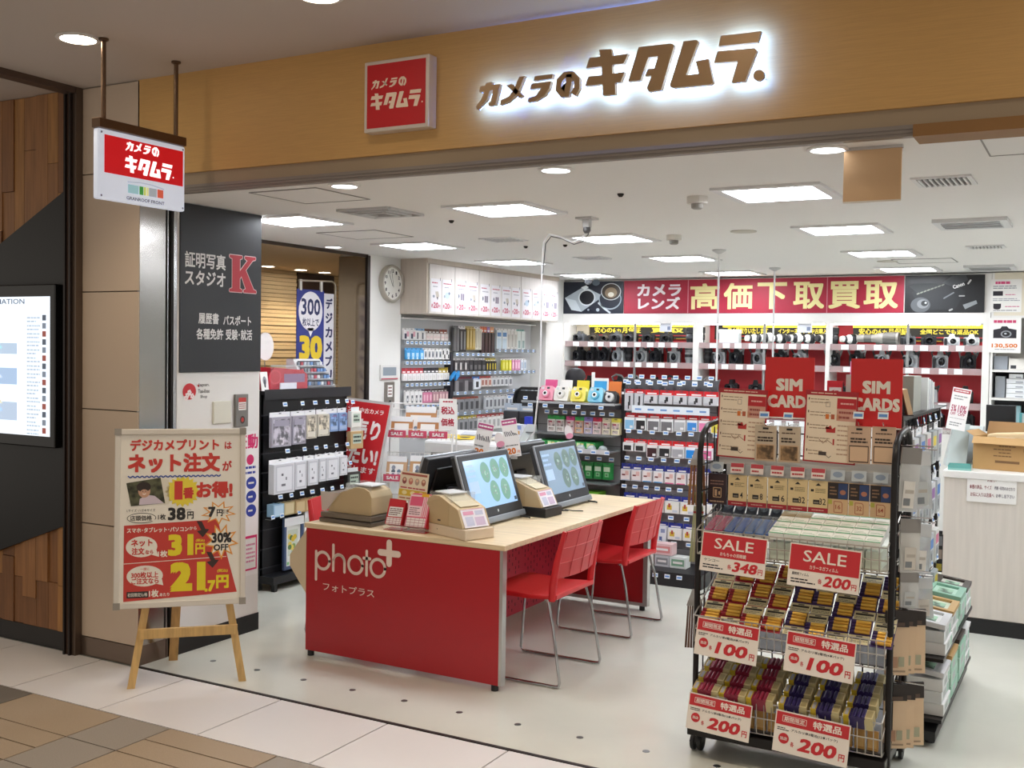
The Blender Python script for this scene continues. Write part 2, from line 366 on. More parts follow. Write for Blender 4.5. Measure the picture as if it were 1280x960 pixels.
def downlight(x, y, z, r, mat, label, group=None, power=0, colr=(1, .85, .66), spot=1.9):
    t = thing('downlight', label, 'light', (x, y, z), 0, group)
    MB().lathe([(r*1.22, 0), (r*1.25, -.006), (r, -.009), (r, 0)], (0, 0, 0), M('#e8e6e2', .4), 28).build('trim_ring', t)
    MB().lathe([(r*.98, -.001), (r*.98, -.0045), (.001, -.0046)], (0, 0, 0), mat, 28).build('lens', t)
    if power:
        l = bpy.data.lights.new('downlight_lamp', 'SPOT'); l.energy = power; l.color = colr; l.spot_size = spot; l.spot_blend = .7; l.shadow_soft_size = r
        o = bpy.data.objects.new('downlight_lamp', l); COL.objects.link(o); o.parent = t; o.location = (0, 0, -.02)
downlight(-2.64, 3.22, 2.987, .075, LW, 'warm round downlight in the mall ceiling before the lit shop name', 'mall downlights', SPOT_W)
downlight(-3.96, 3.20, 2.987, .075, LW, 'warm round downlight in the mall ceiling beside the hanging sign rod', 'mall downlights', SPOT_W)
for i, (x, y) in enumerate(((-1.3, 3.2), (0, 3.2), (-5.4, 1.2), (-3.6, .6), (-1.6, .6))):
    downlight(x, y, 2.987, .075, LW, 'warm round downlight out in the mall passage, %s of the run nearer the viewer' % ORD[i], 'mall downlights', SPOT_W*1.1)
for x, y, w in ((-3.12, 4.0, 'by the red wall sign'), (-2.02, 4.0, 'under the lit shop name'), (-.91, 4.0, 'beside the hanging brown board'), (-5.1, 6.41, 'by the side opening')):
    downlight(x, y, 2.41, .06, M('#f4f8ff', .5, 0, 4.), 'small round white downlight in the shop ceiling, %s' % w, 'white round downlights')
for i, (y, w) in enumerate(((7.76, 'farthest from the pole banner'), (8.23, 'between the other two'), (8.6, 'nearest the steel jamb'))):
    downlight(-6.95, y, 2.41, .06, LW, 'round downlight in the corridor ceiling, %s' % w, 'corridor downlights', 16., (1, .8, .55))

# ================================================================ ceiling fittings
GR = M('#c4c4c3', .5, .1); DK = M('#3c3d40', .6)
def grille(x, y, w, d, n, label, diag=False):
    t = thing('ceiling_vent', label, 'vent', (x, y, 2.41))
    h = .02
    MB().box(-w, w, -d, -d+h, -.008, 0, FR).box(-w, w, d-h, d, -.008, 0, FR).box(-w, -w+h, -d+h, d-h, -.008, 0, FR).box(w-h, w, -d+h, d-h, -.008, 0, FR).build('frame', t)
    MB().box(-w+h, w-h, -d+h, d-h, -.002, 0, DK).build('backing', t)
    for i in range(n):
        xx = -w+h+(i+.5)*2*(w-h)/n
        MB().box(xx-.004, xx+.004, -d+h, d-h, -.012, -.002, FR).build('slat', t)
grille(-.625, 4.93, .12, .13, 9, 'slatted ceiling vent past the hanging brown board')
grille(-.735, 8.0, .12, .1, 9, 'small slatted ceiling vent deeper in the shop above the counter')
grille(-3.63, 6.41, .13, .12, 7, 'square grey ceiling grille in the middle of the shop ceiling')
grille(-3.66, 7.93, .12, .12, 7, 'square grey ceiling grille nearer the back wall')
t = thing('air_diffuser', 'square white air diffuser with stepped rings in the shop ceiling', 'vent', (-3.545, 4.87, 2.41))
for i, r in enumerate((.17, .12, .075)):
    m = MB()
    for s in (-1, 1): m.box(-r, r, s*r-.01, s*r+.01, -.012-.004*i, 0, GR).box(s*r-.01, s*r+.01, -r+.01, r-.01, -.012-.004*i, 0, GR)
    m.build('ring', t)
MB().box(-.165, .165, -.165, .165, -.004, -.001, M('#a4a5a6', .6)).build('backing', t)
for x, y, w in ((-.67, 6.52, 'above the counter'), (-.86, 9.8, 'near the back wall')):
    t = thing('air_conditioner', 'ceiling cassette air conditioner with one slot, %s' % w, 'air conditioner', (x, y, 2.41))
    MB().box(-.19, .19, -.2, .2, -.02, 0, M('#d5d6d6', .4)).build('panel', t)
    MB().box(-.15, .15, -.15, .12, -.026, -.02, M('#b4b6b8', .4)).build('intake', t)
    for i in range(3): MB().box(-.15, .15, -.11+.07*i, -.1+.07*i, -.029, -.026, M('#8c8f92', .4)).build('slot', t)
def hatch(x0, x1, y0, y1, w):
    m = MB(); g = M('#8d8a86', .6); e = .006
    t = thing('access_hatch', 'flush ceiling access hatch with thin metal rim, %s' % w, 'hatch', ((x0+x1)/2, (y0+y1)/2, 2.41))
    a, b = (x1-x0)/2, (y1-y0)/2
    MB().box(-a, a, -b, -b+e, -.004, 0, g).box(-a, a, b-e, b, -.004, 0, g).box(-a, -a+e, -b+e, b-e, -.004, 0, g).box(a-e, a, -b+e, b-e, -.004, 0, g).build('rim', t)
    MB().box(-a+e, a-e, -b+e, b-e, -.002, 0, CEIL_S).build('lid', t)
hatch(-3.71, -3.29, 4.0, 4.43, 'behind the fascia'); hatch(-4.6, -4.12, 5.6, 6.04, 'near the side opening'); hatch(-.4, 0., 3.96, 4.39, 'beyond the hanging brown board')
hatch(-1.5, -1.05, 8.85, 9.25, 'among the rear lights')
def detector(x, y, w):
    t = thing('smoke_detector', 'round white smoke detector, %s' % w, 'detector', (x, y, 2.41))
    MB().lathe([(.05, 0), (.05, -.03), (.046, -.034), (.001, -.034)], (0, 0, 0), M('#dcd9d2', .5), 24).build('base', t)
    MB().lathe([(.03, -.034), (.028, -.055), (.02, -.06), (.001, -.06)], (0, 0, 0), M('#8e8b84', .5), 18).build('sensor', t)
detector(-1.75, 4.99, 'nearest the shop front'); detector(-2.46, 6.58, 'behind the nearer one')
for x, y, w in ((-1.98, 6.51, 'larger one'), (-1.55, 9.0, 'farther one')):
    t = thing('ceiling_cover', 'flat round cream cover plate in the ceiling, %s' % w, 'cover', (x, y, 2.41))
    MB().lathe([(.08, 0), (.08, -.006), (.001, -.008)], (0, 0, 0), M('#c9c4b8', .6), 24).build('disc', t)
for i, (x, y) in enumerate(((-2.05, 4.75), (-3.39, 5.36), (-3.72, 6.9), (-3.4, 6.9))):
    t = thing('sprinkler_head', 'tiny dark sprinkler hole in the ceiling, %s from the entrance' % ORD[i], 'sprinkler', (x, y, 2.41))
    MB().lathe([(.016, 0), (.016, -.006), (.008, -.016), (.001, -.016)], (0, 0, 0), DARKM, 12).build('head', t)
# cable drop over the desk and two thin poles
t = thing('cable_bracket', 'grey ceiling bracket with drooping cables that run down to the desk', 'bracket', (-2.59, 5.53, 2.41))
MB().box(-.05, .05, -.05, .05, -.012, 0, GR).box(-.02, .02, -.02, .02, -.055, -.012, GR).build('base', t)
MB().lathe([(.02, -.05), (.022, -.075), (.012, -.09), (.001, -.09)], (0, 0, 0), M('#6f7072', .4, .6), 14).build('socket', t)
P = [(0, 0, -.08), (-.05, .03, -.12), (-.12, .06, -.13), (-.22, .1, -.09), (-.31, .14, -.07), (-.35, .15, -.11), (-.363, .155, -.25), (-.365, .16, -.9), (-.40, .16, -1.25), (-.455, .16, -1.31)]
MB().tube(P, .005, M('#e4e4e6', .4), 8).build('cable', t, smooth=60)
MB().tube([(a+.012, b, c-.012) for a, b, c in P[:6]] + [(-.357, .155, -.3)], .003, M('#5a5b5e', .5), 6).build('cable', t, smooth=60)
for x, y, w in ((-2.5, 7.63, 'nearer one'), (-2.57, 9.4, 'farther one')):
    t = thing('suspension_pole', 'thin white pole hung from the shop ceiling, %s' % w, 'pole', (x, y, 2.41))
    MB().lathe([(.05, 0), (.05, -.01), (.012, -.03), (.001, -.03)], (0, 0, 0), GR, 16).build('flange', t)
    MB().cyl((0, 0, -.02), (0, 0, -1.25), .008, M('#e6e6e8', .4), 8).build('rod', t, smooth=60)
t = thing('security_camera', 'small dark dome camera on the ceiling above the camera poster', 'camera', (-4.68, 10.05, 2.41))
MB().lathe([(.06, 0), (.06, -.02), (.05, -.03), (.001, -.03)], (0, 0, 0), GR, 18).build('base', t)
MB().lathe([(.045, -.03), (.042, -.055), (.025, -.075), (.001, -.08)], (0, 0, 0), M('#4c4e52', .2), 18).build('dome', t, smooth=60)
t = thing('hanging_board', 'blank brown board hung just inside the shop ceiling edge', 'board', (-.755, 4.03, 2.41))
MB().box(-.1, .1, -.008, .008, -.195, -.012, M('#d2ad84', .8)).build('board', t)
MB().box(-.104, .104, -.012, .012, -.012, 0, CHROME).build('top_clip', t)
MB().box(-.1, .1, -.009, .009, -.2, -.195, M('#ddd5c8', .5)).build('bottom_edge', t)

# ================================================================ mall things
t = thing('information_screen', 'large lit information screen on the dark wall, cut off by the picture edge', 'screen', (-5.37, 3.82, 1.54))
MB().box(-.53, .52, -.045, 0, -.445, .425, M('#0d0c0c', .3)).build('housing', t, bev=.006)
SCR = M('#dde6f0', .3, 0, .62); s_ = MB().rect(-.49, .485, -.385, .36, -.0465, SCR)
m = MB(); m.text('INFORMATION', .07, .335, .42, .028, -.048, M('#5d6f86', .4, 0, .3), .01)
for z, h, c in ((.08, .06, '#b7cde6'), (-.07, .09, '#a9c4e6'), (-.26, .1, '#b7cbe4')): m.rect(.05, .22, z-h/2, z+h/2, -.048, M(c  , .4, 0, .45))
for z, c in ((.1, '#9cc2a8'), (-.06, '#d8c8b4'), (-.2, '#cfc3a0'), (-.24, '#9fb7c6')): m.prism([(-.4, z), (.05, z+.02), (.1, z-.02), (-.2, z-.04)], -.048, -.0475, M(c, .4, 0, .4))
for i in range(15): m.rect(.425, .455, .25-.043*i-.018, .25-.043*i+.012, -.048, M(('#5b6575', '#8894a6', '#a0584f')[i % 3], .5, 0, .3)); m.lines(.3, .41, .23-.043*i-.012, .23-.043*i+.026, 2, -.048, M('#aebccb', .5, 0, .5))
s_.build('display', t); m.build('printing', t)

t = thing('hanging_sign', 'lit hanging shop sign, red over white, on two ceiling rods', 'sign', (-3.865, 3.465, 2.987), PI/2)
BRZ = M('#6d5746', .35, .8)
for x in (-.209, .208): 
    r = MB().cyl((x, 0, 0), (x, 0, -.352), .0105, BRZ, 12).lathe([(.022, 0), (.022, -.008), (.011, -.014), (.001, -.014)], (x, 0, 0), BRZ, 16).build('rod', t, smooth=50)
MB().box(-.252, .252, -.025, .025, -.392, -.35, BRZ).build('top_bar', t, bev=.003)
ACR = M('#dfe6f6', .3, 0, .22)
MB().box(-.25, .25, -.018, .018, -.70, -.394, ACR).build('light_box', t, bev=.008)
m = MB().rect(-.22, .235, -.583, -.418, -.0195, M('#c4121c', .4, 0, .3)); logo_stacked(m, .03, -.502, .28, -.021, M('#ffffff', .4, 0, .5))
for a, b, c in ((-.09, -.03, '#8fb7bd'), (-.025, -.003, '#3f8e3f'), (.0, .012, '#b7c05a'), (.016, .028, '#d6d08c'), (.03, .075, '#9aa0a6'), (.08, .115, '#c4553c')): m.rect(a, b, -.655, -.617, -.0195, M(c, .5, 0, .35))
m.stroke([(-.09, -.607), (-.02, -.601), (.05, -.603), (.117, -.612)], .006, -.0195, M('#a9b1bb', .5, 0, .4))
m.text('GRANROOF FRONT', .012, -.678, .22, .015, -.0195, M('#4b4e55', .5), .012)
for x in (-.235, .235):
    for z in (-.685, -.41): m.disc(x, z, .005, .005, -.0195, M('#8d8d90', .3, .8), 10)
m.build('printing', t)

t = thing('wall_sign', 'square red shop sign in a pale frame on the ochre fascia', 'sign', (-2.682, 3.845, 2.74))
MB().box(-.168, .168, -.06, 0, -.152, .152, M('#ded3c8', .35, .3)).build('frame', t, bev=.004)
m = MB().rect(-.152, .152, -.136, .136, -.0612, M('#c3141c', .45)); logo_stacked(m, 0, .0, .265, -.0622, M('#f3dcc6', .5)); m.build('face', t)

t = thing('shop_name', 'large backlit shop name of bronze letters standing off the ochre fascia', 'sign', (-2.2797, 3.845, 2.6303))
BR2 = M('#a88762', .4, .25); HALO = M('#6a9aff', .5, 0, 30.)
Wd = 1.1767; back = []
def letter(shapes, nm='letter'):
    m, h = MB(), MB()
    for q in shapes:
        q = [(a*Wd, b*Wd) for a, b in q]; m.prism(q, -.066, -.042, BR2)
        cx = sum(p[0] for p in q)/len(q); cz = sum(p[1] for p in q)/len(q)
        n = len(q); a = sum(q[i-1][0]*q[i][1]-q[i][0]*q[i-1][1] for i in range(n)); q2 = q if a < 0 else q[::-1]
        h.add([(x, -.0412, z) for x, z in q2], [list(range(n))], HALO)
    o = m.build(nm, t); h.build('back_light', o)
    p = q[0]; qx = [(a*Wd, b*Wd) for a, b in shapes[0]]
    MB().cyl((qx[0][0]*.7+qx[len(qx)//2][0]*.3, -.045, qx[0][1]*.7+qx[len(qx)//2][1]*.3), (qx[0][0]*.7+qx[len(qx)//2][0]*.3, 0, qx[0][1]*.7+qx[len(qx)//2][1]*.3), .004, M('#d8d8d8', .3, .8), 6).build('stand_off', o)
for k in ('ka', 'me', 'ra2', 'ki', 'ta', 'mu', 'ra'): letter(LOGO[k])
letter([fat(NO, .021)])
letter([[(.996+.0165*math.cos(2*PI*i/16), .014+.0165*math.sin(2*PI*i/16)) for i in range(16)]], 'full_stop')

# studio panel on the white wall (faces +x)
t = thing('studio_panel', 'tall dark studio sign panel with a big red letter K on the white wall', 'sign', (-4.284, 4.41, 0), PI/2)
MB().box(-.31, .308, -.008, 0, 1.507, 2.405, M('#26282c', .45)).build('board', t)
LT = M('#e4e2e0', .6)
for s, x, z, w, h in (('証明写真', -.13, 2.11, .30, .085), ('スタジオ', -.13, 2.015, .30, .08), ('履歴書', -.105, 1.80, .15, .06), ('パスポート', .115, 1.795, .22, .055), ('各種免許', -.095, 1.715, .2, .06), ('受験･就活', .13, 1.715, .21, .06)):
    MB().text(s, x, z, w, h, -.0095, LT, .02).build('lettering', t)
kp = [(0, 1), (.47, 1), (.47, .93), (.38, .9), (.38, .58), (.66, .88), (.56, .93), (.56, 1), (.97, 1), (.97, .93), (.86, .9), (.6, .62), (.9, .1), (1, .07), (1, 0), (.52, 0), (.52, .07), (.6, .1), (.44, .44), (.38, .37), (.38, .1), (.47, .07), (.47, 0), (0, 0), (0, .07), (.1, .1), (.1, .9), (0, .93)]
kq = [(.05+a*.215, 1.955+b*.205) for a, b in kp]
k_ = MB(); k_.stroke(kq, .008, -.0095, M('#e8cfcf', .5), closed=True, cap=False); k_.poly(kq, -.0102, M('#b5303c', .5)); k_.build('red_letter', t)
t = thing('tax_free_sticker', 'small round red sticker with pale flowers and grey print on white wall', 'sticker', (-4.285, 4.41, 0), PI/2)
m = MB().disc(-.235, 1.405, .048, .044, -.002, M('#c9252e', .5), 24)
for x, z in ((-.25, 1.385), (-.215, 1.38), (-.235, 1.40), (-.26, 1.37)):
    for i in range(5): m.disc(x+.009*math.cos(1.257*i), z+.009*math.sin(1.257*i), .007, .007, -.0026-i*2e-5, M('#f3e3e3', .5), 8)
m.disc(-.17, 1.435, .006, .006, -.002, M('#c9252e', .5), 8)
for s, z in (('Japan.', 1.437), ('Tax-free', 1.405), ('Shop', 1.373)): m.text(s, -.13, z, .085 if s != 'Shop' else .05, .022, -.002, M('#4a4a4e', .6), .01)
m.build('print', t)
t = thing('switch_plate', 'blank cream switch plate on the white wall', 'switch', (-4.285, 4.41, 0), PI/2)
MB().box(-.065, .075, -.01, 0, 1.22, 1.345, M('#d8d5c6', .5)).build('plate', t, bev=.003); MB().box(-.06, .07, -.012, -.01, 1.226, 1.339, M('#dedbcd', .5)).build('cover', t)
t = thing('shutter_switch', 'steel key switch box with a red label on the white wall', 'switch', (-4.285, 4.41, 0), PI/2)
MB().box(.1, .198, -.02, 0, 1.195, 1.38, M('#8b8783', .35, .7)).build('box', t, bev=.003)
MB().rect(.118, .178, 1.29, 1.36, -.021, PAPER).rect(.118, .178, 1.335, 1.36, -.0214, M('#c6403a', .6)).lines(.122, .174, 1.295, 1.33, 3, -.0214, M('#b3605c', .6)).build('label', t)
MB().disc(.15, 1.235, .02, .022, -.021, M('#4a3a36', .5), 16).disc(.15, 1.235, .011, .013, -.0214, M('#b5302c', .5), 12).build('key_hole', t)
t = thing('wall_notice', 'white wall notice with pink heading, blue dots and pink box, half behind the easel', 'poster', (-4.285, 4.41, 0), PI/2)
m = MB().rect(.085, .30, .33, 1.165, -.002, M('#f1efee', .6)); PK = M('#d4286a', .6); BL = M('#2c3f9c', .6)
m.text('動', .255, 1.105, .085, .085, -.003, PK, .03); m.text('証', .165, 1.105, .085, .085, -.003, PK, .03); m.disc(.235, 1.0, .03, .03, -.003, PK, 16)
m.lines(.15, .295, .91, .97, 2, -.003, BL)
for z in (.865, .785, .705): m.disc(.245, z, .042, .036, -.003, BL, 18); m.lines(.22, .272, z-.012, z+.012, 1, -.0035, PAPER)
m.rect(.19, .295, .36, .56, -.003, PK); m.rect(.2, .285, .37, .545, -.0035, PAPER); m.lines(.205, .28, .4, .52, 5, -.004, M('#d88aa6', .6))
m.build('sheet', t)
# ================================================================ easel poster
t = thing('easel_sign', 'large framed price poster in red and white on a wooden easel by the pillar', 'sign', (-3.873, 3.773, 0), PI/4)
WD = M('#c9a468', .55, kind='woodz'); WD2 = M('#b48a52', .6, kind='woodz')
for s, n in ((-1, 'leg'), (1, 'leg')):
    MB().hexa([(s*.26-.018, -.02, 0), (s*.26+.018, -.02, 0), (s*.26+.018, .004, 0), (s*.26-.018, .004, 0), (s*.075-.018, .10, 1.1), (s*.075+.018, .10, 1.1), (s*.075+.018, .124, 1.1), (s*.075-.018, .124, 1.1)], WD).build(n, t)
MB().box(-.225, .235, -.012, .01, .235, .28, WD).build('cross_bar', t)
MB().hexa([(-.1, .42, 0), (-.055, .42, 0), (-.055, .445, 0), (-.1, .445, 0), (-.04, .13, 1.1), (0, .13, 1.1), (0, .15, 1.1), (-.04, .15, 1.1)], WD2).build('rear_leg', t)
bd = put('poster', None, t, (-.035, -.005, .385), (-.1, 0, 0))
bd.empty_display_size = .1
bl = Matrix.Identity(4)
FW, FH = .306, .862
fr = MB(); ALU = M('#d9d2c6', .4, .25)
fr.box(-FW, FW, -.014, .01, 0, .028, ALU).box(-FW, FW, -.014, .01, FH-.028, FH, ALU).box(-FW, -FW+.026, -.014, .01, .028, FH-.028, ALU).box(FW-.026, FW, -.014, .01, .028, FH-.028, ALU)
fr.build('poster_frame', t, bd.location, bd.rotation_euler, bev=.004)
for x in (-FW, FW-.028):
    for z in (0, FH-.028): MB().box(x-.002, x+.03, -.017, .012, z-.002, z+.03, M('#9a9389', .35, .5)).build('frame_corner', t, bd.location, bd.rotation_euler)
MB().box(-FW+.02, FW-.02, -.004, .004, .02, FH-.02, M('#e9e3d6', .3)).build('poster_sheet', t, bd.location, bd.rotation_euler)
m = MB(); R_ = M('#c7392f', .5); Y_ = M('#e3cf22', .5); K_ = M('#262222', .5); O_ = M('#e59a3a', .5); y = -.0055; WP = M('#e9e3d6', .5)
def px(a): return (a-650)/1190*.585           # poster layout in its own units
def pz(b): return .842-b*.842/1590
m.text('デジカメプリント', px(590), pz(110), .415, .056, y, R_, .035); m.text('は', px(1100), pz(120), .034, .036, y, R_, .03)
m.text('ネット注文', px(585), pz(275), .43, .094, y, R_, .045); m.text('が', px(1090), pz(310), .045, .05, y, R_, .03)
m.stroke([(px(150+22*i), pz(400+(8 if i % 2 else -8))) for i in range(41)], .006, y, M('#2f4f9f', .5), cap=False)
# photo of a smiling child
q = [(px(135), pz(455)), (px(180), pz(665)), (px(500), pz(645)), (px(455), pz(410))]
m.poly([(px(150), pz(640)), (px(540), pz(655)), (px(535), pz(430)), (px(470), pz(420))], y, M('#ddd6c4', .5))
m.poly(q, y-.0003, M('#4e4f38', .6, kind='photo'))
m.poly([(px(255), pz(655)), (px(262), pz(600)), (px(330), pz(565)), (px(400), pz(575)), (px(490), pz(645))], y-.0006, M('#cdbfca', .6))
m.disc(px(303), pz(530), .028, .032, y-.0008, M('#c79b80', .6), 20); m.disc(px(298), pz(492), .033, .024, y-.001, M('#2f2420', .6), 20)
m.disc(px(303), pz(548), .02, .018, y-.0012, M('#c79b80', .6), 14); m.stroke([(px(290), pz(555)), (px(303), pz(561)), (px(316), pz(554))], .004, y-.0014, M('#f0e2da', .6))
for dx in (-13, 13): m.disc(px(303+dx), pz(532), .003, .002, y-.0014, K_, 8)
st = [];  c = (px(665), pz(540))
for i in range(40): r = .068 if i % 2 else .085; st.append((c[0]+r*1.0*math.cos(PI*i/20), c[1]+r*.9*math.sin(PI*i/20)))
m.poly(st, y, M('#e5cf3e', .5))
m.text('1', px(625), pz(530), .038, .09, y-.0006, R_, .05); m.text('番', px(720), pz(555), .05, .055, y-.0006, R_, .05)
m.text('お得!', px(970), pz(530), .172, .082, y, R_, .045)
m.text('Lサイズ･ハガキサイズ', px(275), pz(705), .13, .014, y, K_, .005)
def balloon(x, z, rx, rz, tail, mat, edge=None):
    if edge: m.disc(x, z, rx+.003, rz+.003, y, edge, 28)
    m.disc(x, z, rx, rz, y-.0003, mat, 28)
    m.poly([(x+rx*.55, z-rz*.75), (x+rx*.95, z-rz*.35), tail], y-.00035, mat)
balloon(px(280), pz(775), .064, .022, (px(415), pz(800)), WP, K_); m.text('店頭価格', px(275), pz(775), .1, .026, y-.0006, K_, .02)
m.text('1枚', px(470), pz(770), .036, .028, y, K_, .02); m.text('38', px(610), pz(745), .082, .062, y, K_, .035); m.text('円', px(740), pz(760), .03, .036, y, K_, .03); m.lines(px(700), px(765), pz(715), pz(705), 1, y, K_)
def burst(xc, zc, rx, rz):
    b1 = [(xc+rx*(1 if i % 2 else .55)*math.cos(PI*i/9+.2), zc+rz*(1 if i % 2 else .55)*math.sin(PI*i/9+.2)) for i in range(18)]
    m.poly(b1, y-.0010, O_); m.poly([(xc+(a-xc)*.8, zc+(b-zc)*.8) for a, b in b1], y-.0012, M('#ece4d2', .5))
rz1 = [(px(118), pz(840)), (px(118), pz(1525)), (px(1190), pz(1480)), (px(1000), pz(805))]
m.poly(rz1, y, M('#c23a30', .5))
m.stroke([(px(120), pz(1185)), (px(1085), pz(1150))], .003, y-.0003, WP)
burst(px(1010), pz(745), .085, .06); m.text('7', px(945), pz(735), .034, .05, y-.0016, K_, .05); m.text('円', px(1020), pz(745), .028, .034, y-.0016, K_, .03); m.text('引き', px(1075), pz(735), .032, .022, y-.0016, K_, .02, tilt=-PI/2*0)
burst(px(1035), pz(1010), .085, .09); m.text('30%', px(1040), pz(975), .095, .05, y-.0016, K_, .04); m.text('OFF', px(1035), pz(1065), .07, .032, y-.0016, K_, .03)
m.text('スマホ･タブレット･パソコン', px(435), pz(885), .285, .025, y-.0004, WP, .03); m.text('から', px(765), pz(880), .034, .016, y-.0004, WP, .02)
balloon(px(283), pz(1035), .072, .05, (px(440), pz(1130)), WP); m.text('ネット', px(285), pz(1000), .098, .034, y-.0008, R_, .035); m.text('注文', px(250), pz(1075), .058, .034, y-.0008, R_, .035); m.text('なら', px(355), pz(1085), .036, .02, y-.0008, R_, .03)
m.text('1枚', px(480), pz(1105), .044, .032, y-.0004, WP, .03); m.text('31', px(650), pz(1030), .118, .104, y-.0004, Y_, .05); m.text('円', px(835), pz(1070), .046, .054, y-.0004, Y_, .04); m.text('(税込)', px(835), pz(995), .042, .016, y-.0004, Y_, .02)
balloon(px(315), pz(1300), .083, .05, (px(488), pz(1390)), WP); m.text('一度に', px(315), pz(1237), .042, .014, y-.0008, R_, .01); m.text('300枚以上', px(315), pz(1290), .125, .03, y-.0008, R_, .03); m.text('ご注文なら', px(318), pz(1345), .125, .03, y-.0008, R_, .03)
m.rect(px(148), px(350), pz(1495), pz(1438), y-.0004, K_); m.text('初回限定価格', px(249), pz(1467), .09, .018, y-.0008, WP, .01)
m.text('1枚', px(400), pz(1460), .044, .036, y-.0004, WP, .035); m.text('あたり', px(500), pz(1475), .045, .016, y-.0004, WP, .02)
m.text('21', px(720), pz(1320), .165, .14, y-.0004, Y_, .06); m.text('.7', px(930), pz(1415), .05, .055, y-.0004, Y_, .05); m.text('円', px(1050), pz(1380), .06, .065, y-.0004, Y_, .05); m.text('(税込)', px(1050), pz(1280), .05, .018, y-.0004, Y_, .02)
def arrow(x, z): m.poly([(x-.03, z+.045), (x-.005, z+.042), (x+.012, z+.005), (x+.03, z+.003), (x, z-.035), (x-.028, z-.005), (x-.008, z)], y-.0018, M('#3b2723', .5))
arrow(px(860), pz(900)); arrow(px(955), pz(1185))
m.build('print', t, bd.location, bd.rotation_euler)
bpy.data.objects.remove(bd)

# ================================================================ photo desk
t = thing('photo_desk', 'long service desk with beech top and glossy red panels in mid shop', 'desk', (-3.105, 5.43, 0))
REDP = M('#a8141f', .32); BEECH = M('#dcc7a4', .42, kind='woodx'); ALM = M('#b9b6b4', .3, .8)
MB().box(-.615, .615, -.975, .975, .688, .714, BEECH).build('tabletop', t, bev=.002)
MB().box(-.605, .588, -.972, -.94, .03, .688, REDP).build('front_panel', t, bev=.002)
MB().box(.588, .605, -.974, -.935, .03, .688, ALM).build('panel_edge', t)
MB().box(-.605, .57, .92, .955, .03, .688, REDP).build('end_panel', t)
MB().box(.57, .6, .915, .96, .03, .688, ALM).box(-.605, .6, .917, .92, .03, .05, ALM).build('panel_edge', t)
MB().box(-.01, .01, -.94, .92, .05, .688, M('#c8364a', .35)).build('modesty_panel', t)
pf = MB(); DKR = M('#4e0d16', .5)
for i in range(46):
    for j in range(22):
        if (i*7+j*3) % 5 < 3 and random.random() < .85:
            yy = -.92+i*.04; z = .07+j*.028; pf.add([(.0105, yy, z), (.0105, yy+.009, z), (.0105, yy+.009, z+.018), (.0105, yy, z+.018)], [(0, 1, 2, 3)], DKR)
o = pf.build('perforations', t); o['kind'] = 'stuff'
for x in (-.58, .56):
    for yy in (-.955, .937): MB().cyl((x, yy, 0), (x, yy, .03), .018, BLACK, 12).build('foot', t)
MB().prism([(-.605, .68), (-.605, .33), (-.72, .47), (-.72, .53)], -.968, -.962, M('#cdbb9d', .6)).build('side_leaf', t)
m = MB(); PT = M('#e8d3c6', .5); yy = -.9735
def sq(pts, w=.016): m.stroke([(a, b) for a, b in pts], w, yy, PT)
def ring(cx, cz, r, a0=0, a1=360, n=22): return [(cx+r*math.cos(math.radians(a0+(a1-a0)*i/n)), cz+r*math.sin(math.radians(a0+(a1-a0)*i/n))) for i in range(n+1)]
zb = .483
for strokes in (([(-.535, zb+.085), (-.535, zb-.065)], ring(-.49, zb+.04, .045)), ([(-.42, zb+.13), (-.42, zb-.005)], ring(-.383, zb+.045, .037, 180, 0, 12)+[(-.346, zb-.005)]), (ring(-.275, zb+.04, .045),), ([(-.203, zb+.12), (-.203, zb-.005)], [(-.222, zb+.082), (-.182, zb+.082)]), (ring(-.132, zb+.04, .045),)):
    m = MB()
    for s_ in strokes: sq(s_)
    m.build('letter', t)
MB().stroke([(-.062, zb+.178), (-.062, zb+.07)], .034, yy, PT).stroke([(-.118, zb+.124), (-.006, zb+.124)], .034, yy-.0001, PT).build('plus_mark', t)
MB().text('フォトプラス', -.32, .387, .335, .042, yy, PT, .005).build('lettering', t)

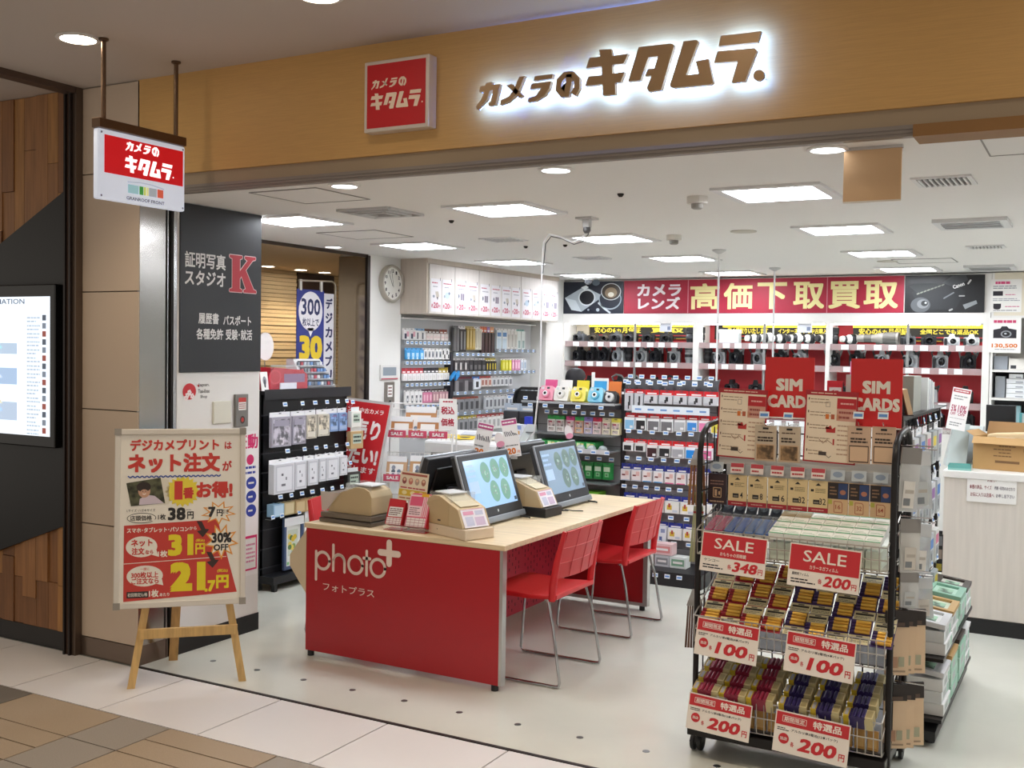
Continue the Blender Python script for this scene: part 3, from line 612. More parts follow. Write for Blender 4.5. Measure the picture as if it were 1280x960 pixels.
# ================================================================ red chairs
CH = M('#c92128', .42); CH2 = M('#b51c24', .45); CRM = M('#b4b4b6', .14, 1.)
def chair():
    t = thing('stacking_chair', 'x', 'chair', (0, 0, 0), 0, 'red chairs at the photo desk')
    st = MB(); pts = [(-.46, .425), (-.455, .445), (-.40, .452), (-.2, .44), (-.06, .448), (-.035, .455), (-.035, .43), (-.2, .418), (-.44, .42)]
    P = [(a, b) for a, b in pts]
    vs = [(x, -.22, z) for x, z in P]+[(x, .22, z) for x, z in P]; n = len(P)
    st.add(vs, [list(range(n)), list(range(2*n-1, n-1, -1))]+[(i, i+n, (i+1) % n+n, (i+1) % n) for i in range(n)], CH)
    st.build('seat', t, bev=.006)
    for s in (-1, 1):
        MB().tube([(-.06, s*.222, .425), (-.055, s*.225, .5), (-.035, s*.222, .62), (.0, s*.212, .77)], [.018, .02, .018, .012], CH, 8).build('back_post', t, smooth=60)
        MB().tube([(-.40, s*.21, .425), (-.455, s*.235, .30), (-.478, s*.24, .03), (-.465, s*.24, .011), (-.44, s*.24, .009), (-.03, s*.24, .009), (-.008, s*.24, .012), (-.003, s*.24, .03), (-.05, s*.228, .30), (-.085, s*.215, .425)], .0075, CRM, 8).build('leg_frame', t, smooth=60)
        for x in (-.40, -.06): MB().box(x-.02, x+.02, s*.24-.006, s*.24+.006, 0, .004, M('#cfcfcf', .4)).build('glide', t)
    MB().tube([(-.40, -.21, .422), (-.40, .21, .422)], .007, CRM, 8).tube([(-.10, -.215, .422), (-.10, .215, .422)], .007, CRM, 8).build('seat_bar', t, smooth=60)
    bk = MB(); NY, NZ = 9, 5
    def bp(i, j, off): 
        v = -1+2*i/(NY-1); w = j/(NZ-1); z = .535+.235*w
        return (-.052+.058*w**1.2+.022*(1-v*v)+off, v*(.215-.006*w), z + (.01*(1-v*v) if j == NZ-1 else (-.006*(1-v*v)) if j == 0 else 0))
    vs = [bp(i, j, 0) for j in range(NZ) for i in range(NY)]+[bp(i, j, .010) for j in range(NZ) for i in range(NY)]; o = NY*NZ; fs = []
    for j in range(NZ-1):
        for i in range(NY-1):
            a = j*NY+i; fs += [(a, a+NY, a+NY+1, a+1), (o+a, o+a+1, o+a+NY+1, o+a+NY)]
    per = [i for i in range(NY)]+[j*NY+NY-1 for j in range(1, NZ)]+[(NZ-1)*NY+i for i in range(NY-2, -1, -1)]+[j*NY for j in range(NZ-2, 0, -1)]
    for a, b in zip(per, per[1:]+per[:1]): fs.append((a, b, o+b, o+a))
    bk.add(vs, fs, CH); b = bk.build('backrest', t, smooth=50)
    rb = MB()                        # raised ribs that divide the back into panes
    def rib(i0, j0, i1, j1):
        p, q = Vector(bp(i0, j0, .0105)), Vector(bp(i1, j1, .0105)); rb.tube([p, (p+q)/2 + Vector((.0025 if j0 == j1 else 0, 0, 0)), q], .0022, M('#d4494d', .45), 4)
    for j in (1.3, 2.6):
        for i in range(0, 8, 2): rib(i, j, i+2, j)
    for i in (2, 4.2, 6.2):
        for j in (0, 2): rib(i, j, i, j+2)
    rb.build('back_ribs', b)
    return t
ch = chair(); tree = [(c, kids(c)) for c in kids(ch)]
ch.location = (-2.281, 4.893, 0); ch['label'] = 'red plastic chair with chrome sled legs, nearest the front red panel of the desk'
copy_thing(ch, tree, 'red plastic chair with chrome sled legs, farther along the desk by the ink rack', (-2.327, 5.91, 0))
copy_thing(ch, tree, 'red plastic chair of which only the back shows above the far side of the desk', (-3.98, 5.02, 0), PI)

# ================================================================ things on the desk
Z = .714
def monitor(name, label, x, y, rz, on):
    t = thing(name, label, 'monitor', (x, y, Z+.006), rz, 'touch screen photo terminals')
    tl = Matrix.Rotation(math.radians(-18), 4, 'X')
    dk = M('#2d2f33', .4); sil = M('#9fa4aa', .35, .4)
    mb = MB().box(-.275, .275, -.02, .025, .03, .385, dk); mb.xf(tl); mb.build('housing', t, bev=.008)
    MB().box(-.279, .279, -.017, -.004, .027, .389, sil).xf(tl).build('rim', t, bev=.004)
    MB().box(-.276, .276, -.03, .012, .0, .034, M('#8d949b', .4, .3)).xf(tl).build('speaker_bar', t, bev=.006)
    MB().box(-.18, .18, .026, .042, .08, .33, BLACK).xf(tl).build('rear_cover', t, bev=.008)
    for s in (-1, 1): MB().tube([(s*.22, -.02, .004), (s*.22, -.07, .004), (s*.2, -.09, .004)], .005, BLACK, 6).build('prop', t)
    MB().hexa([(-.08, .02, .0), (.08, .02, 0), (.08, .16, 0), (-.08, .16, 0), (-.06, .10, .2), (.06, .10, .2), (.06, .12, .2), (-.06, .12, .2)], BLACK).build('stand', t)
    c = ('#8fb2da', .6) if on == 1 else ('#7f95aa', .5)
    s_ = MB().rect(-.235, .235, .085, .352, -.0215, M(c[0], .12, 0, .62*c[1])); 
    GRN = M('#6f9c8c', .3, 0, .22) if on == 1 else M('#667f7a', .3, 0, .2); G2 = M('#9dbab2', .4, 0, .2)
    for x_, z_ in ((-.035, .275), (.075, .285), (.175, .285), (.02, .165), (.135, .165)):
        s_.disc(x_, z_, .048, .058 if z_ > .2 else .06, -.0221, GRN, 26)
        for k in range(11):
            a = random.uniform(0, 6.28); r = random.uniform(0, .028); s_.disc(x_+r*math.cos(a), z_+r*math.sin(a), .005, .006, -.0225, G2 if k % 3 else M('#8d8a94', .4, 0, .2), 6)
    s_.lines(-.225, -.13, .25, .335, 3, -.0221, M('#8fa9c8', .4, 0, .4)).rect(-.225, -.13, .17, .235, -.0221, M('#93aac6', .4, 0, .45)).rect(.205, .23, .095, .115, -.0221, M('#46566a', .4))
    s_.xf(tl); s_.build('display', t)
    MB().rect(-.006, .006, .052, .066, -.0212, M('#c9cdd2', .3)).xf(tl).build('button', t)
    # pale oval flag on the corner
    return t
monitor('touch_monitor', 'touch screen monitor with green ovals, facing the nearer red chair', -2.86, 5.035, PI/2, 1)
monitor('touch_monitor', 'dimmer touch screen monitor with green ovals, facing the farther red chair', -2.80, 5.80, PI/2, 2)
monitor('touch_monitor', 'monitor seen from its black back, behind the red leaflets', -3.20, 4.92, -PI/2, 1)
monitor('touch_monitor', 'monitor seen from its black back, behind the nearer touch screen', -3.22, 5.74, -PI/2, 1)
def oval_flag(x, y, z, w):
    t = thing('oval_flag', 'small white oval flag with pink foot on top of the %s touch screen' % w, 'flag', (x, y, z), math.radians(40))
    m = MB().prism([(.026*math.cos(2*PI*i/20)-.0, .06+.042*math.sin(2*PI*i/20)) for i in range(20)], -.0015, .0015, M('#ece6e8', .5)); m.build('card', t, rot=(0, math.radians(-14), 0))
    MB().prism([(.024*math.cos(2*PI*i/16), .034+.018*math.sin(2*PI*i/16)) for i in range(16)], -.0025, .0025, M('#e59ab4', .5)).build('pink_foot', t, rot=(0, math.radians(-14), 0))
    MB().box(-.006, .006, -.01, .004, -.004, .022, CLEAR).build('clip', t)
oval_flag(-2.975, 5.27, 1.086, 'nearer'); oval_flag(-2.92, 6.05, 1.086, 'farther')
PB = M('#c2ab84', .5); PBL = M('#cdbb98', .5)
def printer(label, x, y, rz, base, extra=0):
    t = thing('photo_printer', label, 'printer', (x, y, Z+.001), rz, 'photo printers on the desk')
    if base == 'steel':
        MB().box(-.18, .18, -.11, .12, 0, .022, M('#6f675e', .35, .6)).build('base', t, bev=.003); MB().box(-.175, .175, -.105, .115, .026, .052, M('#847a6e', .35, .6)).build('drawer', t, bev=.003)
    else:
        MB().box(-.17, .17, -.092, .092, 0, .052, base).build('base', t, bev=.004)
        MB().disc(-.06, .03, .003, .003, -.0928, BLACK, 8).build('port', t)
    z0 = .054; pr = [(-.155, z0), (-.155, z0+.095), (-.14, z0+.125), (-.105, z0+.142), (-.05, z0+.143), (.10, z0+.09), (.145, z0)]
    MB().prism(pr, -.088, .088, PB).build('body', t, bev=.006)
    MB().prism([(-.155, z0+.001), (-.155, z0+.1), (-.03, z0+.138), (.03, z0+.115), (.03, z0+.001)], -.0895, -.088, M('#bba37b', .5)).build('side_cover', t)
    MB().rect(-.06, -.035, z0+.018, z0+.026, -.0905, M('#3c2a20', .5)).build('vent', t)
    a = math.atan2(.053, .15); lid = MB().box(-.07, .07, -.06, .06, 0, .004, M('#c9bd9f', .4)).build('lid_window', t, (.02, 0, z0+.121), (0, a*1.0, 0))
    lb = MB().hexa([(.147, -.075, z0+.004), (.147, .075, z0+.004), (.1455, .075, z0+.004), (.1455, -.075, z0+.004), (.104, -.075, z0+.088), (.104, .075, z0+.088), (.102, .075, z0+.088), (.102, -.075, z0+.088)], M('#eeeaf0', .5)); lb.build('price_label', t)
    g = MB()
    for u0, u1, v0, v1, mt in ((-.065, .0, .7, .9, '#dc9ab4'), (-.065, .065, .98, 1.02, '#e0b0c4'), (-.06, -.01, .1, .6, '#c4c6da'), (.0, .06, .1, .55, '#cdb9d0'), (.01, .06, .66, .9, '#c0c3d6')):
        def pt(u, v): return (.1475-.043*v+.001, u, z0+.004+.084*v)
        g.add([pt(u0, v0), pt(u1, v0), pt(u1, v1), pt(u0, v1)], [(0, 1, 2, 3)], M(mt, .6))
    g.build('label_print', t)
    MB().box(-.14, -.02, -.05, .07, z0+.15, z0+.158, M('#d8d9da', .4)).build('paper_tray', t, bev=.003)
    MB().box(-.145, .03, -.075, -.072, z0+.1, z0+.16, CLEAR).box(-.145, .03, .077, .08, z0+.1, z0+.16, CLEAR).box(.027, .03, -.072, .077, z0+.11, z0+.16, CLEAR).build('clear_cover', t)
    return t
printer('beige photo printer on a white base by the front corner of the desk', -2.84, 4.60, math.radians(-20), M('#d6c4ab', .5))
printer('beige photo printer on a black base between the two touch screens', -2.875, 5.415, math.radians(-4), BLACK)
p1 = printer('beige photo printer on a steel base at the far front corner, with clear cover', -3.50, 4.645, PI-math.radians(3), 'steel')
PG = M('#cfc7bb', .15, 0, 0, .5)
MB().hexa([(.15, -.10, .056), (.18, -.10, .056), (.18, -.097, .056), (.15, -.097, .056), (.05, -.10, .16), (.19, -.10, .16), (.19, -.097, .16), (.05, -.097, .16)], PG).hexa([(.15, .097, .056), (.18, .097, .056), (.18, .10, .056), (.15, .10, .056), (.05, .097, .16), (.19, .097, .16), (.19, .10, .16), (.05, .10, .16)], PG).box(.178, .181, -.097, .097, .056, .15, PG).build('paper_guide', p1)
def cable(pts, r, mat, label):
    t = MB().tube(pts, r, mat, 6).build('cable', smooth=60); tag(t, label, 'cable'); return t
cable([(-3.03, 4.72, Z+.09), (-3.04, 4.72, Z+.03), (-3.05, 4.73, Z+.006), (-3.07, 4.77, Z+.005), (-3.09, 4.8, Z+.005)], .004, BLACK, 'black cable curled behind the red leaflet holders')
cable([(-2.76, 5.66, Z+.004), (-2.70, 5.64, Z+.004), (-2.66, 5.66, Z+.004), (-2.64, 5.65, Z+.006)], .003, M('#4a443e', .5), 'short thin cord lying on the desk top by the black based printer')
# red leaflet holders
for i, (x, w, h, lab) in enumerate(((-3.19, .1, .135, 'lower red leaflet holder with white label beside the steel based printer'), (-3.055, .125, .175, 'taller leaflet holder with pink and white leaflets at the desk edge'))):
    t = thing('leaflet_holder', lab, 'holder', (x, 4.52, Z+.001), math.radians(3), 'leaflet holders on the desk')
    tl = Matrix.Translation((0, 0, .03)) @ Matrix.Rotation(math.radians(-22), 4, 'X')
    MB().box(-w/2, w/2, 0, .045, 0, h*.9, M('#c3202a', .45)).xf(tl).build('leaflets', t)
    f = MB().rect(-w/2, w/2, 0, h, -.001, M('#c3202a' if i == 0 else '#e46a86', .5))
    if i == 0: f.rect(-w*.4, w*.42, h*.3, h*.68, -.002, PAPER); f.lines(-w*.36, w*.38, h*.34, h*.64, 4, -.0025, M('#6a3038', .6))
    else:
        f.rect(-w*.48, w*.2, h*.3, h*.95, -.002, M('#f3d3da', .5)); f.rect(-w*.44, w*.16, h*.62, h*.9, -.0025, M('#dd5a7c', .5)); f.rect(w*.05, w*.4, h*.9, h*.99, -.0028, M('#e8b32a', .5))
        for k in range(3): f.rect(w*(.24+.08*k), w*(.27+.08*k), h*.3, h*.96, -.0026, M('#f4e9ea', .5))
        f.lines(-w*.4, w*.12, h*.34, h*.58, 4, -.0026, M('#8a6a74', .6))
    f.rect(-w*.45, w*.45, .0, h*.26, -.003, M('#efe3e2', .5))
    for k in range(5): f.rect(-w*.45+k*w*.2, -w*.45+k*w*.2+.002, 0, h*.26, -.0035, M('#b3707a', .5))
    for k in range(3): f.rect(-w*.45, w*.45, h*.08*k+.005, h*.08*k+.007, -.0035, M('#b3707a', .5))
    f.xf(tl).build('leaflet_print', t)
    MB().box(-w/2-.003, w/2+.003, -.008, .075, -.0, .003, M('#b01620', .45)).box(-w/2-.003, w/2+.003, -.01, -.007, 0, .03, CLEAR).build('rack', t)
t = thing('price_card', 'small menu card with faces and yellow band on a clear stem among the leaflets', 'card', (-3.125, 4.565, Z+.001), math.radians(14))
MB().lathe([(.008, 0), (.008, .004), (.004, .008), (.004, .15), (.001, .15)], (0, 0, 0), M('#d8dcdf', .2), 12).build('stem', t, smooth=50)
m = MB().box(-.078, .078, -.001, .001, .15, .30, M('#e7d9c0', .5)); y = -.002
m.rect(-.07, .07, .282, .293, y, M('#a8584a', .5)); m.rect(-.076, .076, .175, .207, y, M('#d6b23a', .5)); m.lines(-.07, .07, .209, .224, 1, y, M('#b5404c', .6)); m.lines(-.07, .07, .155, .17, 1, y, M('#b5704c', .6))
for k in range(4): m.disc(-.052+.035*k, .252, .012, .018, y, M(('#8d4a4a', '#c7796a', '#b3988a', '#a86a58')[k], .6), 12); m.disc(-.052+.035*k, .258, .007, .008, y-.0004, M('#e0b79a', .6), 10)
for k in range(3): m.disc(-.045+.045*k, .191, .014, .011, y-.0004, M('#efe0a8', .6), 10)
m.build('card', t, rot=(math.radians(-4), math.radians(5), 0))
t = thing('paper_bag', 'dark grey folded bag leaning behind the leaflets on the desk', 'bag', (-3.02, 4.855, Z+.001), 0)
MB().hexa([(-.06, -.03, 0), (.06, -.03, 0), (.06, .03, 0), (-.06, .03, 0), (-.05, .0, .2), (.05, .0, .2), (.05, .02, .2), (-.05, .02, .2)], M('#34373f', .5)).build('body', t, bev=.004)
for (x, y, z, w, hgt) in ((-3.06, 5.16, 1.045, 'beside the nearer touch screen', .2), (-3.0, 5.46, 1.03, 'between the two touch screens', .225)):
    t = thing('price_pop', 'white price card with orange figures clipped to a monitor top, %s' % w, 'card', (x, y, z), math.radians(32), 'price cards on the monitors')
    rt_ = (math.radians(-6), math.radians(-9 if hgt > .21 else 12), 0)
    m = MB().box(-.045, .045, -.001, .001, 0, hgt, M('#ebe8e6', .6)); y_ = -.002
    m.rect(-.043, .043, hgt-.036, hgt-.006, y_, M('#b44a80', .6)); m.lines(-.038, .038, hgt-.03, hgt-.012, 1, y_-.0005, PAPER)
    for k in range(7): m.stroke([(-.035+.01*k, hgt-.07-random.uniform(0, .02)), (-.03+.011*k, hgt-.10)], .005, y_, M('#565a62', .6))
    m.lines(-.04, .035, .06, .075, 1, y_, M('#777777', .6))
    m.text('20', -.008, .035, .05, .036, y_, M('#d9761e', .5), .04); m.text('円', .032, .027, .014, .016, y_, M('#d9761e', .5), .03); m.lines(-.035, .035, .005, .012, 1, y_, M('#8a8a8a', .6))
    m.build('card', t, rot=rt_); MB().box(-.02, .02, -.006, .006, -.012, .006, CHROME).build('clip', t)
# ================================================================ hanging goods
class Frame:                    # a rack's own axes: x along it, -y out of it
    def __init__(s, ox, oy, rz): s.o = (ox, oy); s.rz = rz; s.c, s.s = math.cos(rz), math.sin(rz)
    def at(s, x, y, z): return (s.o[0]+x*s.c-y*s.s, s.o[1]+x*s.s+y*s.c, z)
_PM = {}
def pack_meshes(key, build):
    if key not in _PM: _PM[key] = build()
    return _PM[key]
def pack(fr, x, y, ztop, spec, label, group, lean=0.):
    # spec: name, category, w, h, d, header height, header colour, body colour, print as (u0, u1, v0, v1, colour)
    name, cat, w, h, d, hh, hc, bc, art = spec
    def mk():
        b = MB(); bm = M(bc, .4)
        if hh > 0:
            b.hexa([(-w/2+.003, -d, -h), (w/2-.003, -d, -h), (w/2, 0, -h), (-w/2, 0, -h), (-w/2+.003, -d, -hh), (w/2-.003, -d, -hh), (w/2, 0, -hh*.9), (-w/2, 0, -hh*.9)], bm)
        else: b.box(-w/2, w/2, -d, 0, -h, 0, bm)
        hd = None
        if hh > 0:
            hd = MB(); hm = M(hc, .45); cap = name == 'film_box'; hd.box(-w/2, w/2, -d*.8 if cap else -.004, -.001, -hh, 0, hm); f0 = d*.8 if cap else .004
            hd.rect(-min(.012, w*.2), min(.012, w*.2), -.012, -.006, -f0-.0006, M('#55555a', .6))
            if hh > .025 and not cap: hd.rect(-w*.34, w*.34, -hh*.8, -hh*.55, -.0046, M('#f2f0ee', .6))
            hd = hd.mesh('header')
        pr = None
        if art:
            pr = MB()
            for i, (u0, u1, v0, v1, c) in enumerate(art):
                z1 = -hh if hh > 0 else 0; zz = lambda v: z1 - (h+z1)*(1-v)
                pr.rect(-w/2+.003+(w-.006)*u0, -w/2+.003+(w-.006)*u1, zz(v0), zz(v1), -d-.0006-.0003*i, M(c.lstrip('*'), .5, kind='photo' if c[0] == '*' else None))
            pr = pr.mesh('print')
        return b.mesh('body'), hd, pr
    bm, hm, pm = pack_meshes((name == 'film_box',)+spec[2:8]+(tuple(art),), mk)
    t = thing(name, label, cat, fr.at(x, y, ztop), fr.rz, group, (lean, 0, fr.rz))
    put('body', bm, t)
    if hm: put('header', hm, t)
    if pm: put('print', pm, t)
    return t
def tag_mesh():
    return MB().box(-.02, .02, -.001, .001, -.014, .014, M('#e6edf2', .4)).rect(-.016, .016, -.006, .006, -.0016, M('#5d8fd0', .5)).mesh('price_tag')
_TAG = tag_mesh()
_HOOK = {}
def hook(rack, x, z, y0, L, tagged=True, tz=.02):
    if L not in _HOOK: _HOOK[L] = MB().tube([(0, 0, 0), (0, -L*.9, 0), (0, -L, .012)], .0022, CHROME, 5).mesh('hook')
    h = put('hook', _HOOK[L], rack, (x, y0, z))
    if tagged: put('price_tag', _TAG, h, (0, -L-.002, tz), (math.radians(-12), 0, random.uniform(-.12, .12)))
    return h
def goods_row(rack, fr, x, ztop, y, specs, rowname, group, hookL=.09, y0=0., gap=.006, tagz=.03, hooks=True, jitter=.004):
    for spec, n, desc in specs:
        for i in range(n):
            w = spec[2]; xc = x + w/2
            lab = ('%s %s from the left, %s' % (ORD[i], desc, rowname)) if n > 1 else ('%s, %s' % (desc, rowname))
            pack(fr, xc, y+random.uniform(-jitter, jitter), ztop, spec, lab, group)
            if hooks: hook(rack, xc, ztop+.005, y0, hookL, True, tagz)
            x += w+gap
    return x

# ---------------------------------------------------------------- black rack of photo frames (faces +x)
KF = Frame(-4.95, 5.5, PI/2)
t = kr = thing('frame_rack', 'black slatwall rack of photo frames and albums beside the white studio wall', 'rack', (-4.95, 5.5, 0), PI/2)
SL = M('#17171a', .4)
MB().box(-.03, .90, .0, .03, .10, 1.325, SL).build('back_board', t)
g = MB()
for i in range(9): g.box(-.03, .90, -.003, 0, .14+.13*i, .148+.13*i, M('#35353a', .35))
g.build('slat_groove', t)
for x in (-.02, .885): MB().box(x-.012, x+.012, .0, .034, 0, 1.34, M('#0f0f11', .4)).build('post', t)
MB().box(-.03, .9, -.12, .3, .05, .1, SL).build('base', t)
for x in (.0, .86):
    for y in (-.1, .28): MB().box(x-.015, x+.015, y-.015, y+.015, 0, .05, BLACK).build('foot', t)
MB().box(-.03, .91, -.03, .32, 1.325, 1.35, SL).build('top_shelf', t)
MB().box(-.03, .91, -.032, -.03, 1.29, 1.36, M('#222226', .4)).build('shelf_lip', t)
def photo(w, h, d, c, blobs): return ('photo_frame_pack', 'photo frame', w, h, d, .035, '#e9e9ec', c, blobs)
FL = [(.08, .92, .06, .94, '*b3aeb8'), (.12, .88, .7, .9, '#a09bab'), (.38, .62, .08, .3, '*d6d2d8')]
ST = [(.08, .92, .06, .94, '*d0c6b2'), (.12, .88, .08, .3, '#ddd7ca')]
SK = [(.08, .92, .1, .95, '*88a6d4'), (.1, .9, .1, .3, '#a9bedc'), (.3, .8, .82, .9, '#8c6f9f')]
K1 = 'top row of the black frame rack'; KG = 'albums in the top row of the frame rack'
goods_row(t, KF, .0, 1.205, -.045, [(photo(.205, .235, .02, '#a39faa', FL), 1, 'widest grey album with white flowers'), (photo(.145, .23, .02, '#9a96a2', FL), 1, 'narrow grey album with white flowers'),
   (photo(.115, .2, .02, '#bdb6a8', ST), 1, 'cream still life album beside the grey ones'), (photo(.135, .19, .02, '#c9c2b4', ST), 1, 'wider cream still life album'),
   (photo(.1, .165, .02, '#7d98c4', SK), 1, 'first sky blue album'), (photo(.1, .165, .02, '#88a2cc', SK), 1, 'last sky blue album')], K1, KG, y0=-.002, tagz=.05)
WF = lambda w, h: ('photo_frame_pack', 'photo frame', w, h, .045, .03, '#efefef', '#d8d8dc', [(.08, .92, .05, .95, '#c9c9cf'), (.14, .86, .1, .9, '#e6e6ea'), (.35, .45, .6, .68, '#6d6d74'), (.55, .62, .45, .55, '#85858c'), (.35, .55, .25, .33, '#77777e')])
goods_row(t, KF, -.01, .885, -.05, [(WF(.215, .23), 1, 'widest white photo frame'), (WF(.125, .22), 1, 'second white photo frame'), (WF(.115, .205), 1, 'third white photo frame'), (WF(.08, .19), 1, 'narrowest white photo frame'), (WF(.15, .19), 1, 'fifth white photo frame'), (WF(.095, .17), 1, 'last white photo frame')], 'middle row of the frame rack', 'white frames in the middle row of the frame rack', y0=-.002, hookL=.12, tagz=.055)
CA = lambda c, c2: ('card_pack', 'card pack', .105, .085, .06, 0, c, c, [(.08, .92, .1, .9, c2)])
goods_row(t, KF, .0, .585, -.03, [(CA('#9cc0dc', '#bfd8ea'), 1, 'pale blue card pack'), (CA('#c6b284', '#d9c8a0'), 1, 'tan card pack'), (CA('#b99a6c', '#d4bc90'), 2, 'brown card pack'), (CA('#9cae7c', '#b9c79c'), 1, 'greenish card pack'), (CA('#c4ba98', '#d8d0b4'), 2, 'cream card pack')], 'low row of the frame rack', 'card packs in the low row of the frame rack', y0=-.002, hookL=.1, tagz=.045)
for x in (.08, .26, .46, .66, -.01): hook(t, x, .485, -.002, .09, True, .02)
def bigframe(x, w, rim, lab, z0=.11):
    f = thing('framed_picture', lab, 'photo frame', KF.at(x, -.05, z0), 0, 'large frames at the foot of the frame rack', (0, 0, KF.rz))
    h = .36; e = .022; m = MB(); mt = M(rim, .4)
    m.box(-w/2, w/2, -.02, 0, 0, e, mt).box(-w/2, w/2, -.02, 0, h-e, h, mt).box(-w/2, -w/2+e, -.02, 0, e, h-e, mt).box(w/2-e, w/2, -.02, 0, e, h-e, mt); m.build('rim', f)
    MB().box(-w/2+e, w/2-e, -.008, 0, e, h-e, M('#e9ece6', .5)).build('mat_board', f)
    pr = MB().rect(-w*.26, w*.26, .09, .27, -.0085, M('#cfd6c8', .5)); 
    for i in range(14): pr.disc(random.uniform(-w*.18, w*.18), random.uniform(.14, .23), .02, .018, -.009-i*3e-5, M(random.choice(('#d8b83a', '#e6cf62', '#8aa25e', '#5f7f4e')), .6), 10)
    pr.rect(-w*.08, w*.08, .09, .14, -.0088, M('#a9bfc0', .5)); pr.rect(-w*.3, -w*.18, .03, .05, -.0085, M('#8cc58a', .5)); pr.build('picture', f)
    MB().box(-w/2, w/2, -.022, -.02, h-.06, h-.002, M('#f0f1f2', .5)).build('sleeve_header', f)
bigframe(.235, .2, '#47577a', 'navy framed flower picture at the foot of the frame rack', .115); bigframe(.435, .18, '#e4e3dc', 'white framed flower picture beside the navy one', .15); bigframe(.62, .17, '#e8e8e4', 'white framed picture half behind the red chair', .19)
def clockpack(x, z, w, h, c, lab):
    f = thing('digital_clock', lab, 'clock', KF.at(x+.04, -.06, z), 0, None, (0, 0, KF.rz+math.radians(-8)))
    MB().box(-w/2, w/2, -.045, 0, 0, h, M(c, .5)).build('case', f, bev=.004); MB().rect(-w*.34, w*.34, h*.3, h*.85, -.046, M('#b9c8b8', .3)).build('display', f)
    pr = MB(); pr.lines(-w*.3, w*.3, h*.34, h*.8, 2, -.047, M('#3f4a42', .5)); pr.build('digits', f)
    hook(kr, x, z+h+.04, -.002, .09, True, .03)
    MB().box(-w*.4, w*.4, -.03, -.026, h, h+.03, M('#e3e6e6', .3)).build('hang_tab', f)
clockpack(.85, 1.06, .10, .12, '#e7e5de', 'white digital clock at the end of the top row'); clockpack(.86, .90, .13, .13, '#c2a273', 'wooden digital clock under the white one'); clockpack(.83, .6, .13, .13, '#3a3734', 'black digital clock under the wooden one')
# on top of the rack
t = thing('photo_machine', 'red tabletop machine under a clear cover on top of the black frame rack', 'machine', KF.at(.22, .14, 1.352), 0, None, (0, 0, PI/2))
RM = M('#c3263a', .35)
MB().prism([(-.17, 0), (.25, 0), (.25, .10), (.20, .135), (-.10, .155), (-.15, .11)], -.12, .14, RM).build('body', t, bev=.01)
MB().disc(-.09, .09, .06, .05, -.121, M('#d9495a', .4), 24).disc(-.09, .09, .05, .04, -.1215, RM, 24).rect(.0, .22, .05, .11, -.121, M('#8d6f92', .4)).build('front_panel', t)
MB().box(-.17, .26, -.15, -.148, 0, .17, M('#e8eef0', .1, 0, 0, .05)).box(-.17, .26, -.148, .14, .168, .17, M('#e8eef0', .1, 0, 0, .05)).box(-.17, .26, -.153, -.15, .163, .17, M('#d8dfe2', .2, 0, 0, .6)).build('clear_cover', t)
MB().box(-.08, .09, -.158, -.152, .0, .05, M('#dfe0ea', .5)).build('label_card', t)
t = thing('oval_card', 'blank white oval card standing behind the red machine', 'card', KF.at(.33, .29, 1.35), 0, None, (0, 0, PI/2))
MB().prism([(.085*math.cos(2*PI*i/28), .30+.1*math.sin(2*PI*i/28)) for i in range(28)], -.003, .003, M('#efeeec', .6)).build('card', t); MB().cyl((0, .005, 0), (0, .005, .22), .004, CHROME, 8).build('stem', t)
t = thing('accessory_stand', 'sloping stand with rows of small coloured accessories on top of the frame rack', 'stand', KF.at(.66, .13, 1.352), 0, None, (0, 0, PI/2))
MB().hexa([(-.17, -.08, 0), (.17, -.08, 0), (.17, .12, 0), (-.17, .12, 0), (-.15, .06, .21), (.15, .06, .21), (.15, .12, .21), (-.15, .12, .21)], M('#dcdcde', .4)).build('body', t)
random.seed(3)
for j in range(4):
    sh = MB().box(-.165+.01*j, .165-.01*j, -.1+.034*j, -.06+.034*j, .015+.047*j, .02+.047*j, M('#b9babf', .4)); sh.build('shelf', t)
    a = MB(); a.box(-.155+.01*j, .155-.01*j, -.068+.034*j, -.064+.034*j, .02+.047*j, .056+.047*j, M('#3a3c44', .5))
    for i in range(8): xx = -.13+.036*i; a.box(xx-.012, xx+.012, -.082+.034*j, -.07+.034*j, .024+.047*j, .048+.047*j, M(random.choice(('#a9b0bb', '#6f93c4', '#d8d8dc', '#b5535e', '#7a7f88')), .4))
    o = a.build('trinkets', t); o['kind'] = 'stuff'
t = thing('flower_card', 'white upright card with a dark flower print at the end of the rack top', 'card', KF.at(.01, .0, 1.35), 0, None, (math.radians(-8), 0, PI/2))
MB().box(-.035, .035, -.002, .002, 0, .13, PAPER).build('card', t); MB().disc(0, .07, .018, .03, -.003, M('#8a8a90', .6), 10).disc(0, .05, .01, .03, -.0034, M('#4c4c50', .6), 8).build('print', t)

# ---------------------------------------------------------------- pole banner in the opening
t = thing('pole_banner', 'tall navy and white pole banner with yellow figures in the side opening', 'banner', (-5.48, 6.69, 0), PI/2)
NAVY = M('#2b3685', .6); ban = MB().box(-.245, .085, -.002, .002, .55, 2.10, NAVY).box(.085, .21, -.002, .002, .55, 2.08, M('#e6e4ea', .7)); ban.build('cloth', t)
m = MB(); y = -.004; m.disc(-.08, 1.93, .145, .155, y, M('#ece9ee', .6), 28); m.poly([(-.12, 1.80), (-.04, 1.80), (-.08, 1.73)], y, M('#ece9ee', .6))
m.text('300', -.08, 1.965, .23, .13, y-.0005, M('#242a5c', .6), .02); m.text('枚以上で', -.08, 1.845, .2, .065, y-.0005, M('#242a5c', .6), .015)
m.text('30', -.075, 1.645, .28, .19, y-.0005, M('#e6c62e', .6), .05); m.text('%', -.03, 1.45, .2, .15, y-.0005, M('#e6c62e', .6), .05)
for i, c in enumerate('デジカメプリント'): m.text(c, .147, 2.0-.115*i, .085, .085, y-.0005, M('#23275c', .6), .03)
